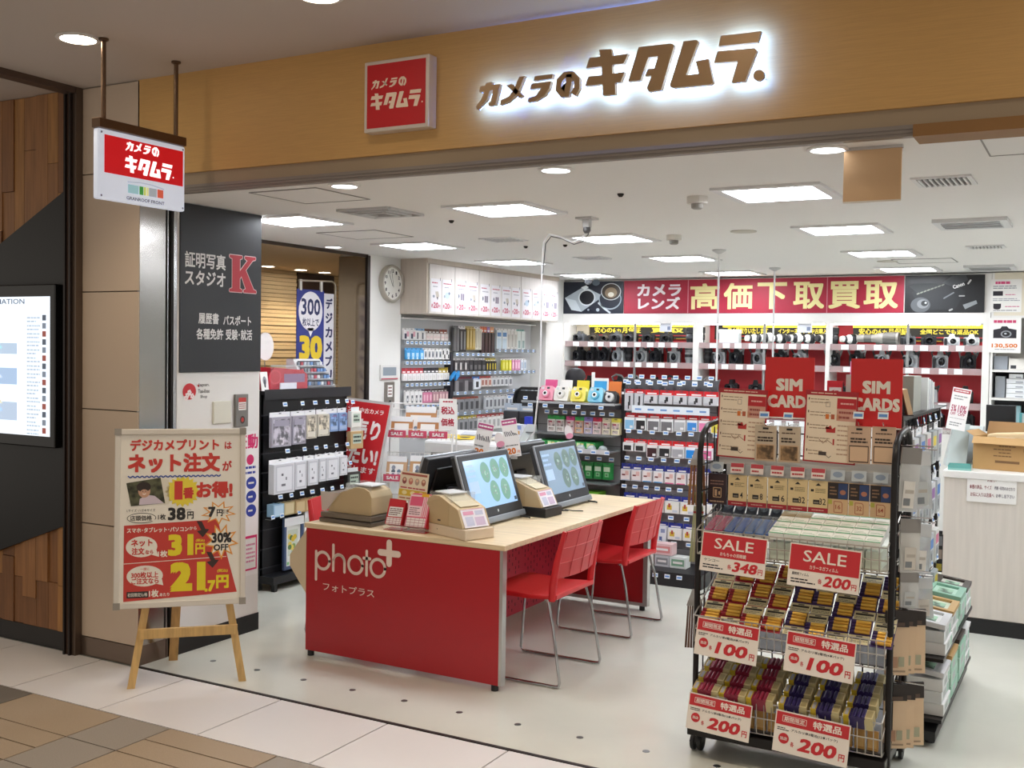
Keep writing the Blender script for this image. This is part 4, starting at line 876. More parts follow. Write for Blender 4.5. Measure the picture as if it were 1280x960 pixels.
m.build('lettering', t)
PO = M('#bfb6a6', .3, .7); MB().tube([(.23, .0, 0), (.23, 0, 2.14), (.215, 0, 2.17), (.18, 0, 2.18), (-.22, 0, 2.165)], .008, PO, 8).build('pole', t, smooth=60)
for x in (-.2, .05): MB().box(x-.012, x+.012, -.006, .006, 2.09, 2.175, M('#d8d4cc', .4)).build('clip', t)
MB().lathe([(.13, 0), (.13, .03), (.03, .06), (.001, .06)], (.23, 0, 0), M('#d8d6d0', .5), 20).build('base', t)
# red poster on a stand
t = thing('red_poster_stand', 'tilted red poster with white lettering on a framed stand behind the frame rack', 'poster', (-5.12, 6.70, 0), math.radians(6))
ml = Matrix.Translation((0, -.24, .28)) @ Matrix.Rotation(math.radians(4.5), 4, 'Y') @ Matrix.Rotation(math.radians(-13), 4, 'X')
MB().box(-.29, .29, -.01, .01, 0, 1.0, M('#d9d6d4', .35, .3)).xf(ml).build('frame', t)
m = MB().rect(-.272, .272, .02, .98, -.0108, M('#c8222a', .45)); y = -.0115; WT = M('#f4ece8', .5)
m.text('レンズ･中古カメラ', .05, .915, .36, .04, y, WT, .02); m.text('高く売り', -.02, .77, .5, .16, y, WT, .03); m.text('たい!', .12, .57, .26, .13, y, WT, .04); m.text('買取します', .08, .46, .34, .05, y, WT, .02)
m.disc(.0, .34, .05, .07, y, M('#e58a6a', .5), 16); m.rect(-.2, .2, .06, .16, y, WT); m.lines(-.18, .18, .07, .15, 3, y-.0005, M('#c8555a', .5)); m.xf(ml).build('print', t)
for s in (-1, 1): MB().tube([(s*.2, -.12, .5), (s*.22, .02, .0)], .011, WD, 6).build('leg', t)
for s in (-1, 1): MB().tube([(s*.24, -.22, .4), (s*.25, -.26, .0)], .011, WD, 6).build('leg', t)

# ---------------------------------------------------------------- white wire rack with boxed frames
t = wr_ = thing('wire_rack', 'white wire rack with pockets of boxed frames and sale tags behind the desk', 'rack', (-4.63, 6.90, 0), math.radians(18))
WW = M('#e9e8e6', .4); WRF = Frame(-4.63, 6.90, math.radians(18))
for s in (-1, 1): MB().tube([(s*.27, -.16, 0), (s*.27, -.15, .5), (s*.27, .06, 1.22), (s*.27, .1, 1.22), (s*.27, .1, 0)], .007, WW, 6).build('side_frame', t)
for z, y in ((1.22, .08), (.5, .1), (.06, -.1)): MB().tube([(-.27, y, z), (.27, y, z)], .005, WW, 6).build('cross_wire', t)
def pocket(z, y, k):
    w = MB()
    for i in range(15): xx = -.26+.52*i/14; w.tube([(xx, y+.12, z+.2), (xx, y+.1, z), (xx, y-.04, z-.02), (xx, y-.06, z+.06)], .0022, WW, 4)
    for yy, zz in ((y-.06, z+.06), (y-.05, z+.02), (y+.1, z), (y+.12, z+.2), (y+.11, z+.1)): w.tube([(-.265, yy, zz), (.265, yy, zz)], .003, WW, 4)
    o = w.build('wire_pocket', t); o['kind'] = 'stuff'
    for i in range(3):
        s_ = MB().box(-.235+.165*i, -.09+.165*i, y-.068, y-.064, z-.005, z+.048, M('#cf4a66', .5)); s_.text('SALE', -.163+.165*i, z+.022, .095, .026, y-.069, PAPER, .03); s_.build('sale_tag', t)
pocket(.97, -.0, 0); pocket(.64, -.1, 1); pocket(.32, -.16, 2)
def boxframe(x, y, z, w, h, rim, lab, dots):
    f = thing('boxed_frame', lab, 'photo frame', WRF.at(x, y, z), 0, 'boxed frames in the white wire rack', (math.radians(-14), 0, WRF.rz))
    MB().box(-w/2, w/2, -.0, .03, 0, h, M(rim, .5)).build('rim', f); MB().rect(-w*.34, w*.34, h*.1, h*.76, -.001, M('#ece9e4', .5)).build('mat_board', f)
    if dots:
        d = MB(); 
        for i in range(dots): d.disc(-w*.14+w*.28*(i % 2), h*.24+h*.18*(i // 2), .016, .018, -.002, M(('#6c7f92', '#8a8f9a', '#4f5a66')[i % 3], .6), 10)
        d.build('print', f)
    MB().box(-w/2, w/2, -.003, .001, h*.86, h+.02, M('#e4e4e4', .4)).build('sleeve', f)
boxframe(.0, -.005, .985, .24, .2, '#c08a58', 'wood coloured boxed frame standing highest in the white wire rack', 1)
boxframe(-.14, -.035, .965, .17, .14, '#bf8450', 'wood coloured boxed frame in front in the top pocket, left', 2); boxframe(.07, -.035, .965, .17, .14, '#b97c4a', 'wood coloured boxed frame in front in the top pocket, right', 2)
boxframe(-.15, -.13, .635, .16, .17, '#c9a27c', 'brown boxed frame with dots in the lower pocket, left', 5); boxframe(.04, -.13, .635, .17, .18, '#c29568', 'brown boxed frame with dots in the lower pocket, right', 6)
t = thing('price_poster', 'narrow white poster with crimson writing hung on the white wire rack', 'poster', WRF.at(.235, -.04, 1.0), 0, None, (0, 0, WRF.rz))
m = MB().box(-.07, .07, -.002, .0, 0, .27, PAPER); CRIM = M('#b3243f', .6); m.lines(-.04, .05, .235, .26, 1, -.003, CRIM)
m.text('税込', 0, .18, .105, .06, -.003, CRIM, .03); m.text('価格', 0, .09, .105, .06, -.003, CRIM, .03); m.lines(-.02, .05, .02, .035, 1, -.003, M('#777777', .6)); m.build('sheet', t)

# ---------------------------------------------------------------- things on the column
t = thing('wall_clock', 'round wall clock with champagne rim on the white column', 'clock', (-5.262, 7.365, 2.19), PI/2)
MB().lathe([(.155, 0), (.158, .03), (.15, .045), (.138, .045), (.134, .03), (.001, .03)], (0, 0, 0), M('#b8b2a6', .35, .3), 48, 'y').build('rim', t, smooth=40)
MB().disc(0, 0, .135, .135, -.031, M('#e9e8e2', .5), 40).build('dial', t)
m = MB()
for i in range(12):
    a = PI/2-2*PI*(i+1)/12; m = MB(); m.text(str(i+1), .105*math.cos(a), .105*math.sin(a), .022 if i < 9 else .032, .028, -.032, INK, .03); m.build('numeral', t)
MB().stroke([(0, -.02), (-.045, .07)], .006, -.034, INK).build('hour_hand', t); MB().stroke([(.01, -.03), (-.02, .105)], .0045, -.036, INK).build('minute_hand', t)
t = thing('control_panel', 'small wall controller with grey screen and red strip on the white column', 'panel', (-5.262, 7.365, 0), PI/2)
MB().box(-.13, .12, -.015, 0, 1.385, 1.51, M('#dcdad8', .5)).build('case', t, bev=.003); MB().rect(-.1, .09, 1.42, 1.49, -.016, M('#8f9aa5', .3)).build('display', t); MB().rect(-.125, .115, 1.388, 1.398, -.0165, M('#b8485a', .5)).build('red_strip', t)
t = thing('key_switch', 'narrow steel key switch plate below the wall controller', 'switch', (-5.262, 7.365, 0), PI/2)
MB().box(-.06, .07, -.014, 0, 1.15, 1.365, M('#9a938c', .35, .7)).build('plate', t); MB().rect(-.03, .04, 1.24, 1.34, -.015, PAPER).lines(-.02, .03, 1.25, 1.33, 3, -.0155, M('#8a5a58', .6)).build('label', t); MB().disc(.005, 1.195, .018, .018, -.015, BLACK, 12).build('key_hole', t)

# ---------------------------------------------------------------- small posters on the wall cabinet
PF = Frame(-4.99, 7.53, PI/2); random.seed(11)
xs = [(.045, .205), (.225, .385), (.45, .62), (.65, .82), (.865, 1.035), (1.065, 1.235), (1.265, 1.43), (1.455, 1.62), (1.67, 1.85), (1.88, 2.05), (2.1, 2.26), (2.28, 2.44)]
wh = ('at the near end', 'next to the near end')
for i, (a, b) in enumerate(xs):
    t = thing('price_poster', '%s small white price poster along the wall cabinet, counted from the clock side' % ORD[i], 'poster', PF.at((a+b)/2, -.0015, 1.965), 0, 'price posters on the wall cabinet', (0, 0, PF.rz))
    w = (b-a)/2; m = MB().box(-w, w, -.002, 0, 0, .28, M('#dfdce0', .6)); y = -.003; C = M('#b84a62', .6)
    m.lines(-w*.8, w*.8, .235, .255, 1, y, C); m.lines(-w*.6, w*.7, .205, .222, 1, y, M('#9a98a4', .6)); m.text('20', .0, .055, w*.9, .05, y, C, .03); m.text('約', -w*.68, .05, w*.35, .035, y, C, .02); m.text('円', w*.7, .045, w*.35, .03, y, C, .02)
    k = i % 3 if i < 4 else (i // 2) % 3
    if k == 0: m.prism([(-.01, .17), (.035, .175), (.05, .13), (.01, .115)], y, -.0025, M('#bdb4a8', .6)); m.disc(-.035, .13, .018, .012, y, M('#8f97a3', .6), 10); m.prism([(.01, .125), (.035, .125), (.025, .1)], y-.0005, -.003, M('#4a4550', .6))
    elif k == 1: m.disc(0, .145, .04, .03, y, M('#b9c9d8', .6), 14); m.disc(.03, .165, .015, .014, y-.0004, M('#6d7f92', .6), 8); m.disc(-.045, .135, .014, .014, y, M('#9aa6b2', .6), 8)
    else: m.rect(-.01, .05, .115, .175, y, M('#7c7484', .6)); m.rect(.015, .022, .115, .175, y-.0004, M('#c9c2cc', .6)); m.disc(-.04, .15, .012, .02, y, M('#5f6a78', .6), 8)
    m.rect(w*.75, w*.85, .265, .29, y, M('#565664', .6)); m.build('sheet', t)

# ---------------------------------------------------------------- goods on the left wall
LF = Frame(-5.30, 7.5, PI/2)
t = lw = thing('wall_rack', 'white slatwall with grey price rails full of small accessories on the left wall', 'rack', (-5.30, 7.5, 0), PI/2)
MB().box(.04, 2.47, 0, .03, .3, 1.93, M('#b9babc', .5)).build('back_board', t)
MB().box(.035, .05, -.02, .0, .5, 1.93, WW).build('side_post', t)
MB().box(.79, .83, -.07, .0, .4, 1.62, M('#22242e', .4)).build('middle_post', t)
MB().prism([(.76, 1.36), (.83, 1.42), (.83, 1.45), (.76, 1.40)], -.1, -.08, M('#2c8fd6', .5)).build('blue_flag', t); MB().prism([(.84, 1.36), (.9, 1.40), (.9, 1.45), (.84, 1.42)], -.1, -.08, M('#2c8fd6', .5)).build('blue_flag', t)
MB().box(.04, 2.47, -.06, .0, 1.905, 1.915, WW).build('top_wire', t)
def rail(x0, x1, z, n):
    MB().box(x0, x1, -.075, -.07, z-.018, z+.018, M('#7f858c', .5)).build('price_rail', lw)
    for i in range(n): put('price_tag', _TAG, lw, (x0+(x1-x0)*(i+.5)/n, -.078, z))
for z, n in ((1.70, 11), (1.525, 11), (1.335, 10), (1.145, 9)): rail(.05, .78, z, n)
rail(.84, 1.6, 1.60, 8); rail(1.62, 2.45, 1.64, 7); rail(.84, 2.45, 1.425, 16); rail(.84, 2.45, 1.24, 12)
def sp(w, h, hh, hc, bc, art=(), d=.02, name='hanging_pack', cat='accessory pack'): return (name, cat, w, h, d, hh, hc, bc, tuple(art))
LG = 'accessory packs on the left wall rack'
def lrow(x, z, specs, nm): goods_row(lw, LF, x, z, -.035, specs, nm, LG, hooks=False, gap=.003, jitter=.003)
W2 = '#e8e6e6'
lrow(.06, 1.825, [(sp(.088, .1, .012, W2, W2, [(.1, .5, .1, .6, '#3a4258'), (.5, .9, .3, .8, '#d7a2b0')]), 2, 'white pack with dark shoe print'), (sp(.075, .1, .02, '#8fb8dc', W2, [(.2, .5, .1, .8, '#5a5f68')]), 2, 'white pack with pale blue top'), (sp(.058, .1, .04, '#6b4a3c', '#eadfdc', [(.1, .9, .3, .6, '#e4cccb')]), 4, 'pale box with brown top'), (sp(.06, .1, .04, '#a04a34', '#eadfdc', [(.1, .9, .3, .6, '#e4cccb')]), 2, 'pale box with russet top')], 'top row near the clock')
lrow(.10, 1.655, [(sp(.066, .1, .02, '#5fb0e4', '#4aa6e2', [(.2, .8, .3, .7, '#bfe0f6'), (.3, .7, .0, .25, '#d8edf8')]), 4, 'sky blue pack'), (sp(.055, .1, .012, W2, W2, [(.2, .8, .2, .8, '#8b9098'), (.35, .6, .3, .6, '#2f3238')]), 5, 'white pack with grey lens cap'), (sp(.06, .1, .012, W2, W2, [(.1, .5, .5, .9, '#2c2d32'), (.5, .9, .1, .5, '#44464c')]), 2, 'white pack with black pads')], 'second row near the clock')
lrow(.06, 1.48, [(sp(.062, .11, .05, '#c22f3f', W2, [(.2, .8, .2, .7, '#dcd6d6')]), 5, 'white pack with red header'), (sp(.06, .11, .05, '#2c2830', W2, [(.2, .8, .2, .7, '#dad5d6')]), 4, 'white pack with black header'), (sp(.06, .11, .05, '#c3a92e', W2, [(.2, .8, .2, .7, '#dcd8cf')]), 3, 'white pack with yellow header')], 'third row near the clock')
lrow(.10, 1.29, [(sp(.062, .13, .012, W2, W2, [(.25, .75, .15, .7, '#6a6d74'), (.35, .65, .3, .5, '#d9d9dd')]), 4, 'white pack with grey bottle'), (sp(.05, .12, .03, '#5a3a52', '#cf7a9a', [(.2, .8, .2, .8, '#e3b3c4')]), 3, 'pink pack with plum header'), (sp(.05, .12, .03, '#4d4038', '#b58a92', [(.2, .8, .2, .8, '#dcc0bc')]), 5, 'dusty pink pack with brown header')], 'fourth row near the clock')
lrow(.36, 1.09, [(sp(.1, .15, .07, '#cfd2d6', '#34363c', [(.1, .9, .5, .9, '#55585f')]), 4, 'grey and black battery case pack')], 'lowest row near the clock')
lrow(.86, 1.865, [(sp(.05, .235, .02, '#77787c', '#6b6a6c'), 2, 'slim grey strap pack'), (sp(.06, .24, .03, W2, '#2d2c2e', [(.3, .7, .1, .9, '#8a8a8c')]), 2, 'black strap pack with white header'), (sp(.05, .22, .02, '#c9b46c', '#b89a4c', [(.3, .6, .1, .9, '#d8c48a')]), 3, 'golden strap pack'), (sp(.06, .22, .02, W2, '#d9d4c8', [(.2, .5, .1, .9, '#b5aa94')]), 2, 'cream strap pack')], 'top row past the black post')
lrow(1.36, 1.87, [(sp(.062, .27, .06, '#e0704a', '#3a2526', [(.3, .6, .1, .9, '#57393a')]), 2, 'long brown strap with orange header'), (sp(.055, .27, .06, '#9a6fb0', '#3a2628', [(.3, .6, .1, .9, '#57393a')]), 1, 'long brown strap with purple header'), (sp(.07, .27, .06, '#e89a62', '#33282a', [(.3, .6, .1, .9, '#574344')]), 1, 'long dark strap with peach header')], 'top row past the black post')
lrow(1.66, 1.86, [(sp(.1, .22, .02, W2, '#dfe6ea', [(.1, .9, .7, .9, '#5f8fc8'), (.1, .9, .1, .6, '#c6d6e2')]), 2, 'white pack with blue band'), (sp(.07, .2, .02, W2, '#d8d5d0', [(.3, .7, .1, .8, '#b0aba4')]), 3, 'white strap pack'), (sp(.08, .21, .02, '#7fb8b0', '#e0e6e4', [(.2, .8, .1, .5, '#9ab0ac')]), 2, 'white pack with teal header')], 'top row by the back wall')
lrow(.88, 1.565, [(sp(.085, .13, .02, W2, '#4a4446', [(.1, .5, .2, .8, '#d0ccca'), (.5, .9, .3, .7, '#27262a')]), 3, 'dark pouch with pale print'), (sp(.075, .13, .02, W2, '#2e2c30', [(.2, .8, .2, .6, '#6d6a6c')]), 4, 'black pouch pack'), (sp(.05, .13, .03, '#d8c23a', '#2b2a2c', [(.3, .7, .2, .8, '#d8c23a')]), 4, 'black and yellow pack')], 'second row past the black post')
lrow(1.78, 1.56, [(sp(.06, .12, .015, W2, '#d8d03a', [(.2, .8, .2, .8, '#e8e27a')]), 3, 'yellow pack'), (sp(.06, .12, .015, W2, '#d58ab0', [(.2, .8, .2, .8, '#ecc4d6')]), 3, 'pink pack'), (sp(.06, .12, .015, W2, '#d9dde4', [(.2, .8, .2, .8, '#9fb0c4')]), 2, 'pale blue pack')], 'second row by the back wall')
lrow(.88, 1.39, [(sp(.17, .17, .02, '#7d3a48', '#4d4a4e', [(.1, .45, .1, .9, '#8d8a8c'), (.5, .9, .2, .8, '#302f33')]), 2, 'large grey lens hood pack'), (sp(.13, .12, .03, '#3f78c8', '#dfe4ea', [(.3, .7, .2, .8, '#2c2d33')]), 1, 'blue topped cleaning kit'), (sp(.07, .1, .02, '#c8504a', '#d6c9c2', [(.2, .8, .2, .8, '#a86a5c')]), 3, 'red topped small pack'), (sp(.08, .1, .02, W2, '#cfcfd2', [(.2, .8, .2, .8, '#77797f')]), 5, 'grey small pack')], 'third row past the black post')
lrow(.88, 1.2, [(sp(.09, .14, .02, '#b8604c', '#8a8a8e', [(.2, .8, .2, .8, '#3b3c40')]), 5, 'grey filter pack with red header')], 'fourth row past the black post')
lrow(1.45, 1.2, [(sp(.075, .13, .02, W2, '#c4c6ca', [(.2, .8, .2, .8, '#6c6e74')]), 6, 'silver filter pack'), (sp(.08, .13, .03, '#4a6fb0', '#d9dde4', [(.2, .8, .2, .8, '#8a93a6')]), 4, 'white pack with blue header')], 'fourth row past the black post')
rail(.84, 2.45, 1.05, 12)
lrow(.88, 1.02, [(sp(.085, .15, .03, '#c9b23a', '#9a9a9c', [(.2, .8, .2, .8, '#55565a')]), 5, 'grey pack with yellow header'), (sp(.085, .15, .03, '#b84a4a', '#e0dedc', [(.2, .8, .2, .8, '#a9a6a6')]), 6, 'white pack with red header')], 'lowest row past the black post')
# white display table with slopes
t = thing('display_table', 'white low display table with sloping top of leaflets by the left wall', 'table', (-4.52, 7.72, .21))
TW = M('#e6e6e4', .4); MB().box(-.42, .34, -.28, .2, .58, .66, TW).build('top_slab', t, bev=.004); MB().box(-.38, .30, -.24, .18, -.16, .58, M('#26272a', .5)).build('body', t); MB().box(-.4, .32, -.26, .2, -.21, -.16, BLACK).build('base', t)
MB().hexa([(-.42, -.28, .66), (.34, -.28, .66), (.34, .2, .66), (-.42, .2, .66), (-.42, -.27, .675), (.34, -.27, .675), (.34, .2, .74), (-.42, .2, .74)], M('#efefee', .35)).build('sloping_lid', t)
random.seed(5)
for i, (x, yv, c, lab) in enumerate(((-.3, -.1, '#e3c636', 'yellow leaflet nearest the wall corner on the sloping white table'), (-.16, .05, '#d8d9de', 'pale leaflet behind the yellow ones on the sloping table'), (-.12, -.12, '#e3c636', 'yellow leaflet with dark oval in the middle of the sloping table'), (.06, .0, '#aab0ba', 'grey leaflet with dark oval on the sloping table'), (.2, -.08, '#d9d3c2', 'cream leaflet with a yellow edge at the end of the sloping table'))):
    f = thing('leaflet', lab, 'leaflet', (-4.52+x, 7.72+yv, .892+.135*(yv+.28)), 0, None, (math.radians(7.7), 0, random.uniform(-.5, .5)))
    MB().box(-.08, .08, -.06, .06, 0, .004, M(c, .5)).build('sheet', f)
    if i not in (0, 1): q = MB().prismz([(.045*math.cos(k*PI/8), .022*math.sin(k*PI/8)) for k in range(16)], .004, .0045, M('#33363c', .5)); q.build('print', f)
def smallbox(name, cat, label, c, w, d, h, bc, art=(), rz=0, group=None):
    f = thing(name, label, cat, c, rz, group); MB().box(-w/2, w/2, -d/2, d/2, 0, h, M(bc, .5)).build('carton', f)
    if art:
        m = MB()
        for i, (u0, u1, v0, v1, cc) in enumerate(art): m.rect(-w/2+w*u0, -w/2+w*u1, h*v0, h*v1, -d/2-.0006-.0003*i, M(cc, .5))
        m.build('print', f)
    return f
smallbox('product_box', 'box', 'orange and white box on the sloping table beside the white cards', (-4.34, 7.86, .953), .12, .06, .08, '#e6e2da', [(.1, .9, .1, .6, '#dc9a4a'), (.2, .8, .7, .9, '#b8c4dc')])
smallbox('product_box', 'box', 'pale blue and white box standing on the sloping table', (-4.25, 7.78, .946), .14, .06, .09, '#dde2ee', [(.1, .9, .55, .9, '#8fa4d8'), (.2, .8, .1, .4, '#d9a24a')])
smallbox('product_box', 'box', 'deep blue box at the end of the white table', (-4.20, 7.90, .955), .06, .06, .14, '#2c3fc0')
smallbox('red_case', 'case', 'small red case at the back of the white table', (-4.60, 7.88, .953), .1, .05, .06, '#a8262e')
# tall black fixture with a white panel
t = bf = thing('display_fixture', 'tall black fixture with rounded rim and a white end panel behind the monitors', 'display stand', (-4.13, 8.16, 0))
MB().box(-.34, .0, -.01, .02, .06, 1.30, M('#1b1b1e', .5)).build('black_board', t); MB().box(.0, .30, -.03, .02, .06, 1.30, M('#d5dad6', .5)).build('white_panel', t)
MB().tube([(-.35, -.02, .0), (-.35, -.02, 1.22), (-.33, -.02, 1.29), (-.28, -.02, 1.32), (.30, -.02, 1.325)], .014, BLACK, 8).build('rim', t, smooth=60); MB().box(-.36, .31, -.16, .2, 0, .06, BLACK).build('base', t)
BFm = Frame(-4.13, 8.16, 0)
goods_row(bf, BFm, -.42, 1.19, -.06, [(sp(.15, .27, .07, '#b8c6d6', '#3c3d42', [(.1, .9, .35, .75, '#26272b'), (.1, .9, .02, .25, '#9ba2ac')], .03), 2, 'large clear pack of black camera straps'), (sp(.1, .28, .05, '#e4e2e0', '#a9cf4a', [(.2, .8, .2, .8, '#c3de7c'), (.3, .7, .4, .6, '#4f7a3a')], .03), 1, 'tall lime green pack')], 'tall black fixture', 'packs on the tall black fixture', y0=-.01, hookL=.1, tagz=.05, gap=.005)
goods_row(bf, BFm, -.36, .88, -.05, [(sp(.07, .12, .02, W2, '#6fb8a0', [(.2, .8, .2, .8, '#cfe6dc')], .03), 1, 'green bottle pack'), (sp(.07, .12, .02, W2, '#8fc0d8', [(.2, .8, .2, .8, '#d6e8f0')], .03), 3, 'pale blue bottle pack')], 'low on the tall black fixture', 'packs on the tall black fixture', y0=-.01, hookL=.08, tagz=.04)
# ================================================================ ink and film rack (faces the entrance)
IF = Frame(-3.94, 7.5, 0)
t = ir = thing('film_rack', 'grey gondola rack of instant cameras, film boxes and ink packs behind the desk', 'rack', (-3.94, 7.5, 0))
GB = M('#8f8f91', .5); MB().box(.02, .76, 0, .03, .1, 1.215, GB).box(.76, 1.50, 0, .03, .1, 1.37, GB).build('back_board', t)
gm = MB()
for i in range(8): gm.box(.03, 1.5, -.002, 0, .2+.145*i, .206+.145*i, M('#5c5c60', .5))
gm.build('slat_groove', t)
for x in (.0, .755, 1.5): MB().box(x, x+.03, -.03, .04, .0, 1.33 if x else 1.22, M('#1d1d20', .4)).build('post', t)
MB().box(0, 1.53, -.38, .04, .0, .1, M('#1a1a1d', .45)).build('base', t)
MB().box(-.03, .76, -.16, .03, 1.215, 1.245, M('#2c2c30', .4)).build('top_shelf', t)
MB().box(-.03, .76, -.17, -.16, 1.245, 1.262, M('#c8cdd2', .2, .6)).build('shelf_lip', t)
MB().box(.02, .75, -.24, .0, .895, .905, M('#b9bcc0', .3, .5)).build('wire_shelf', t); MB().box(.02, .75, -.245, -.238, .885, .92, M('#d3d6da', .3, .4)).build('shelf_lip', t)
for z in (1.02, .66): MB().box(.03, .75, -.2, 0, z-.01, z, M('#6c6f70', .5)).build('shelf', t)
MB().box(.03, .75, -.2, 0, .5, .51, M('#2c2c30', .5)).build('shelf', t)
def tags(z, xs, y=-.1):
    for x in xs: put('price_tag', _TAG, ir, (x, y, z), (math.radians(-8), 0, random.uniform(-.06, .06)))
tags(1.228, (.05, .18, .32, .46, .65), -.172); tags(1.18, [.17+.078*i for i in range(8)], -.12)
tags(.90, [.3+.11*i for i in range(5)], -.25); tags(.84, [.22+.1*i for i in range(6)], -.12)
def instax(x, c, c2, back, label, dark=False):
    f = thing('instant_camera', label, 'camera', IF.at(x, -.072, 1.247), 0, 'instant cameras on the top shelf')
    tl = Matrix.Rotation(math.radians(-16), 4, 'X'); b = MB(); bm = M(c, .35)
    w, h = (.062, .125) if not dark else (.055, .10)
    pr = [(-w, .03), (-w*.92, .012), (w*.92, .012), (w, .03), (w*.97, h*.75), (w*.75, h), (-w*.75, h), (-w*.97, h*.75)]
    b.prism(pr, -.035, .02, bm).xf(tl).build('body', f, bev=.006)
    z = h*.5; yk = -.036
    MB().lathe([(.034, .0), (.034, .016), (.028, .022), (.02, .022)], (0, yk+.002, z), M(c2, .35), 24, 'y').xf(tl).build('lens_barrel', f)
    MB().lathe([(.02, .023), (.012, .02), (.001, .02)], (0, yk+.002, z), M('#f0f0ee' if not dark else '#cfcfcf', .3), 20, 'y').lathe([(.011, .0245), (.001, .0245)], (0, yk+.002, z), BLACK, 16, 'y').xf(tl).build('lens', f)
    MB().box(-w*.7, -w*.35, yk-.002, yk+.004, h*.78, h*.92, M('#d9dcde', .2)).box(w*.05, w*.4, yk-.002, yk+.004, h*.8, h*.92, M('#3c3e42', .3)).xf(tl).build('flash', f)
    MB().box(-.05, .05, .045, .06, .012, .185, M(back, .5)).xf(Matrix.Rotation(math.radians(-8), 4, 'X')).build('backing_card', f)
    MB().box(-w, w, -.08, .06, 0, .012, M(c2, .4)).build('stand', f)
instax(.145, '#eaa0b4', '#e58fa8', '#d9568e', 'pink instant camera first on the top shelf of the film rack'); instax(.275, '#eceae4', '#e2e0da', '#e9e9e6', 'white instant camera between the pink and yellow ones')
instax(.42, '#ece06a', '#e3d54e', '#e6d433', 'yellow instant camera on the top shelf of the film rack'); instax(.565, '#8fd0e4', '#6cbfdc', '#3aa0d8', 'light blue instant camera beside the yellow one'); instax(.688, '#2b2b2d', '#d8d8d6', '#e07a34', 'black and silver instant camera with an orange backing card', True)
def filmbox(c, art, bc): return ('film_box', 'film box', .072, .125, .05, .03, c, bc, art)
FA = [(.06, .94, .45, .9, '*cdb8b4'), (.2, .6, .75, .88, '#b0485a'), (.15, .85, .08, .35, '*d8c8c0')]
FG2 = 'instant film boxes in the second row'
goods_row(t, IF, .15, 1.148, -.02, [(filmbox('#35a84e', FA, '#ece8e2'), 2, 'green capped white film box')], 'second row of the film rack', FG2, hooks=False, gap=.002)
goods_row(t, IF, .31, 1.146, -.02, [(filmbox('#d9488a', FA, '#ecc9cf'), 1, 'magenta capped film box'), (filmbox('#3aa856', FA, '#e8b48a'), 1, 'green capped orange and blue film box'), (filmbox('#8f7cc4', FA, '#c9c0dc'), 1, 'violet capped film box'), (filmbox('#cf3050', FA, '#ecd2d2'), 1, 'crimson capped film box'), (filmbox('#d8cfb4', FA, '#e6dcc4'), 1, 'beige film box'), (filmbox('#e6dc5a', FA, '#e9e0b8'), 1, 'yellow capped film box')], 'second row of the film rack', FG2, hooks=False, gap=.004)
GP = ('film_box', 'film box', .078, .055, .16, 0, '#2f9a4c', '#2f9a4c', [(.1, .5, .2, .85, '#d9e6b0'), (.55, .9, .3, .8, '#e3d48a')])
goods_row(t, IF, .12, .965, -.02, [(GP, 6, 'flat green film box')], 'third row of the film rack', 'flat green film boxes', hooks=False, gap=.004)
for i in range(3):
    f = thing('plastic_dome', '%s small clear plastic dome pack from the left on the wire shelf' % ORD[i], 'pack', IF.at(.5+.09*i, -.193, .9085), 0, 'clear dome packs')
    MB().lathe([(.035, 0), (.033, .02), (.02, .035), (.001, .038)], (0, 0, 0), M('#aab4b4', .15), 16).build('dome', f, smooth=60); MB().box(-.04, .04, -.04, .04, -.001, .001, M('#6f8f7c', .5)).build('card', f)
GB2 = ('film_box', 'film box', .07, .125, .05, .025, '#37a855', '#2f9e4e', [(.1, .9, .6, .95, '#d5ead0'), (.25, .75, .2, .5, '#8fd09a'), (.35, .6, .28, .42, '#5a8a62')])
goods_row(t, IF, .1, .805, -.03, [(GB2, 8, 'tall green film box')], 'fourth row of the film rack', 'tall green film boxes', hooks=False, gap=.006)
LB = ('film_box', 'film box', .1, .07, .1, 0, '#7ac92e', '#7ac92e', [(.1, .9, .1, .9, '#86d436')])
goods_row(t, IF, .36, .585, -.03, [(LB, 1, 'wide lime green box')], 'lowest row of the film rack', 'lime green boxes', hooks=False)
LB2 = ('film_box', 'film box', .12, .025, .12, 0, '#6cb82a', '#74c22c', [])
for i in range(3): pack(IF, .58, -.03, .535+.027*i, LB2, '%s flat lime box up in the little stack at the rack foot' % ORD[i], 'stacked lime boxes')
# red and blue ink packs
INKG = 'ink packs on the film rack'
RH = '#d3202a'; LG_ = '#d5d6da'
def ink(w, h, hh, hc, bc, art): return ('ink_pack', 'ink pack', w, h, .03, hh, hc, bc, art)
PEN = [(.5, .7, .3, .85, '#26262a'), (.42, .56, .1, .5, '#2d2d31'), (.05, .4, .1, .3, '#b9bcc4')]
goods_row(t, IF, .80, 1.372, -.05, [(ink(.072, .16, .03, RH, '#c4c6cb', PEN), 2, 'tall grey ink pack with red header'), (ink(.108, .1, .04, RH, '#c8cacf', PEN), 5, 'wide grey ink pack with red header')], 'top row of ink', INKG, y0=-.002, tagz=.045)
for i in range(6): MB().rect(-.05, .05, -.025, .03, -.001, M('#dfe8f0', .4)).rect(-.025, .025, -.005, .008, -.0016, M('#6f9cd4', .5)).build('wide_price_tag', t, (.92+.1*i, -.10, 1.225))
tags(1.43, [.80+.09*i for i in range(8)], -.06); tags(1.468, [.82+.09*i for i in range(8)], -.02)
MB().box(.78, 1.5, -.02, -.0, 1.37, 1.45, M('#55565c', .5)).build('header_board', t)
CI = lambda c: [(.06, .94, .05, .8, c), (.55, .85, .15, .35, '#e9e9ea')]
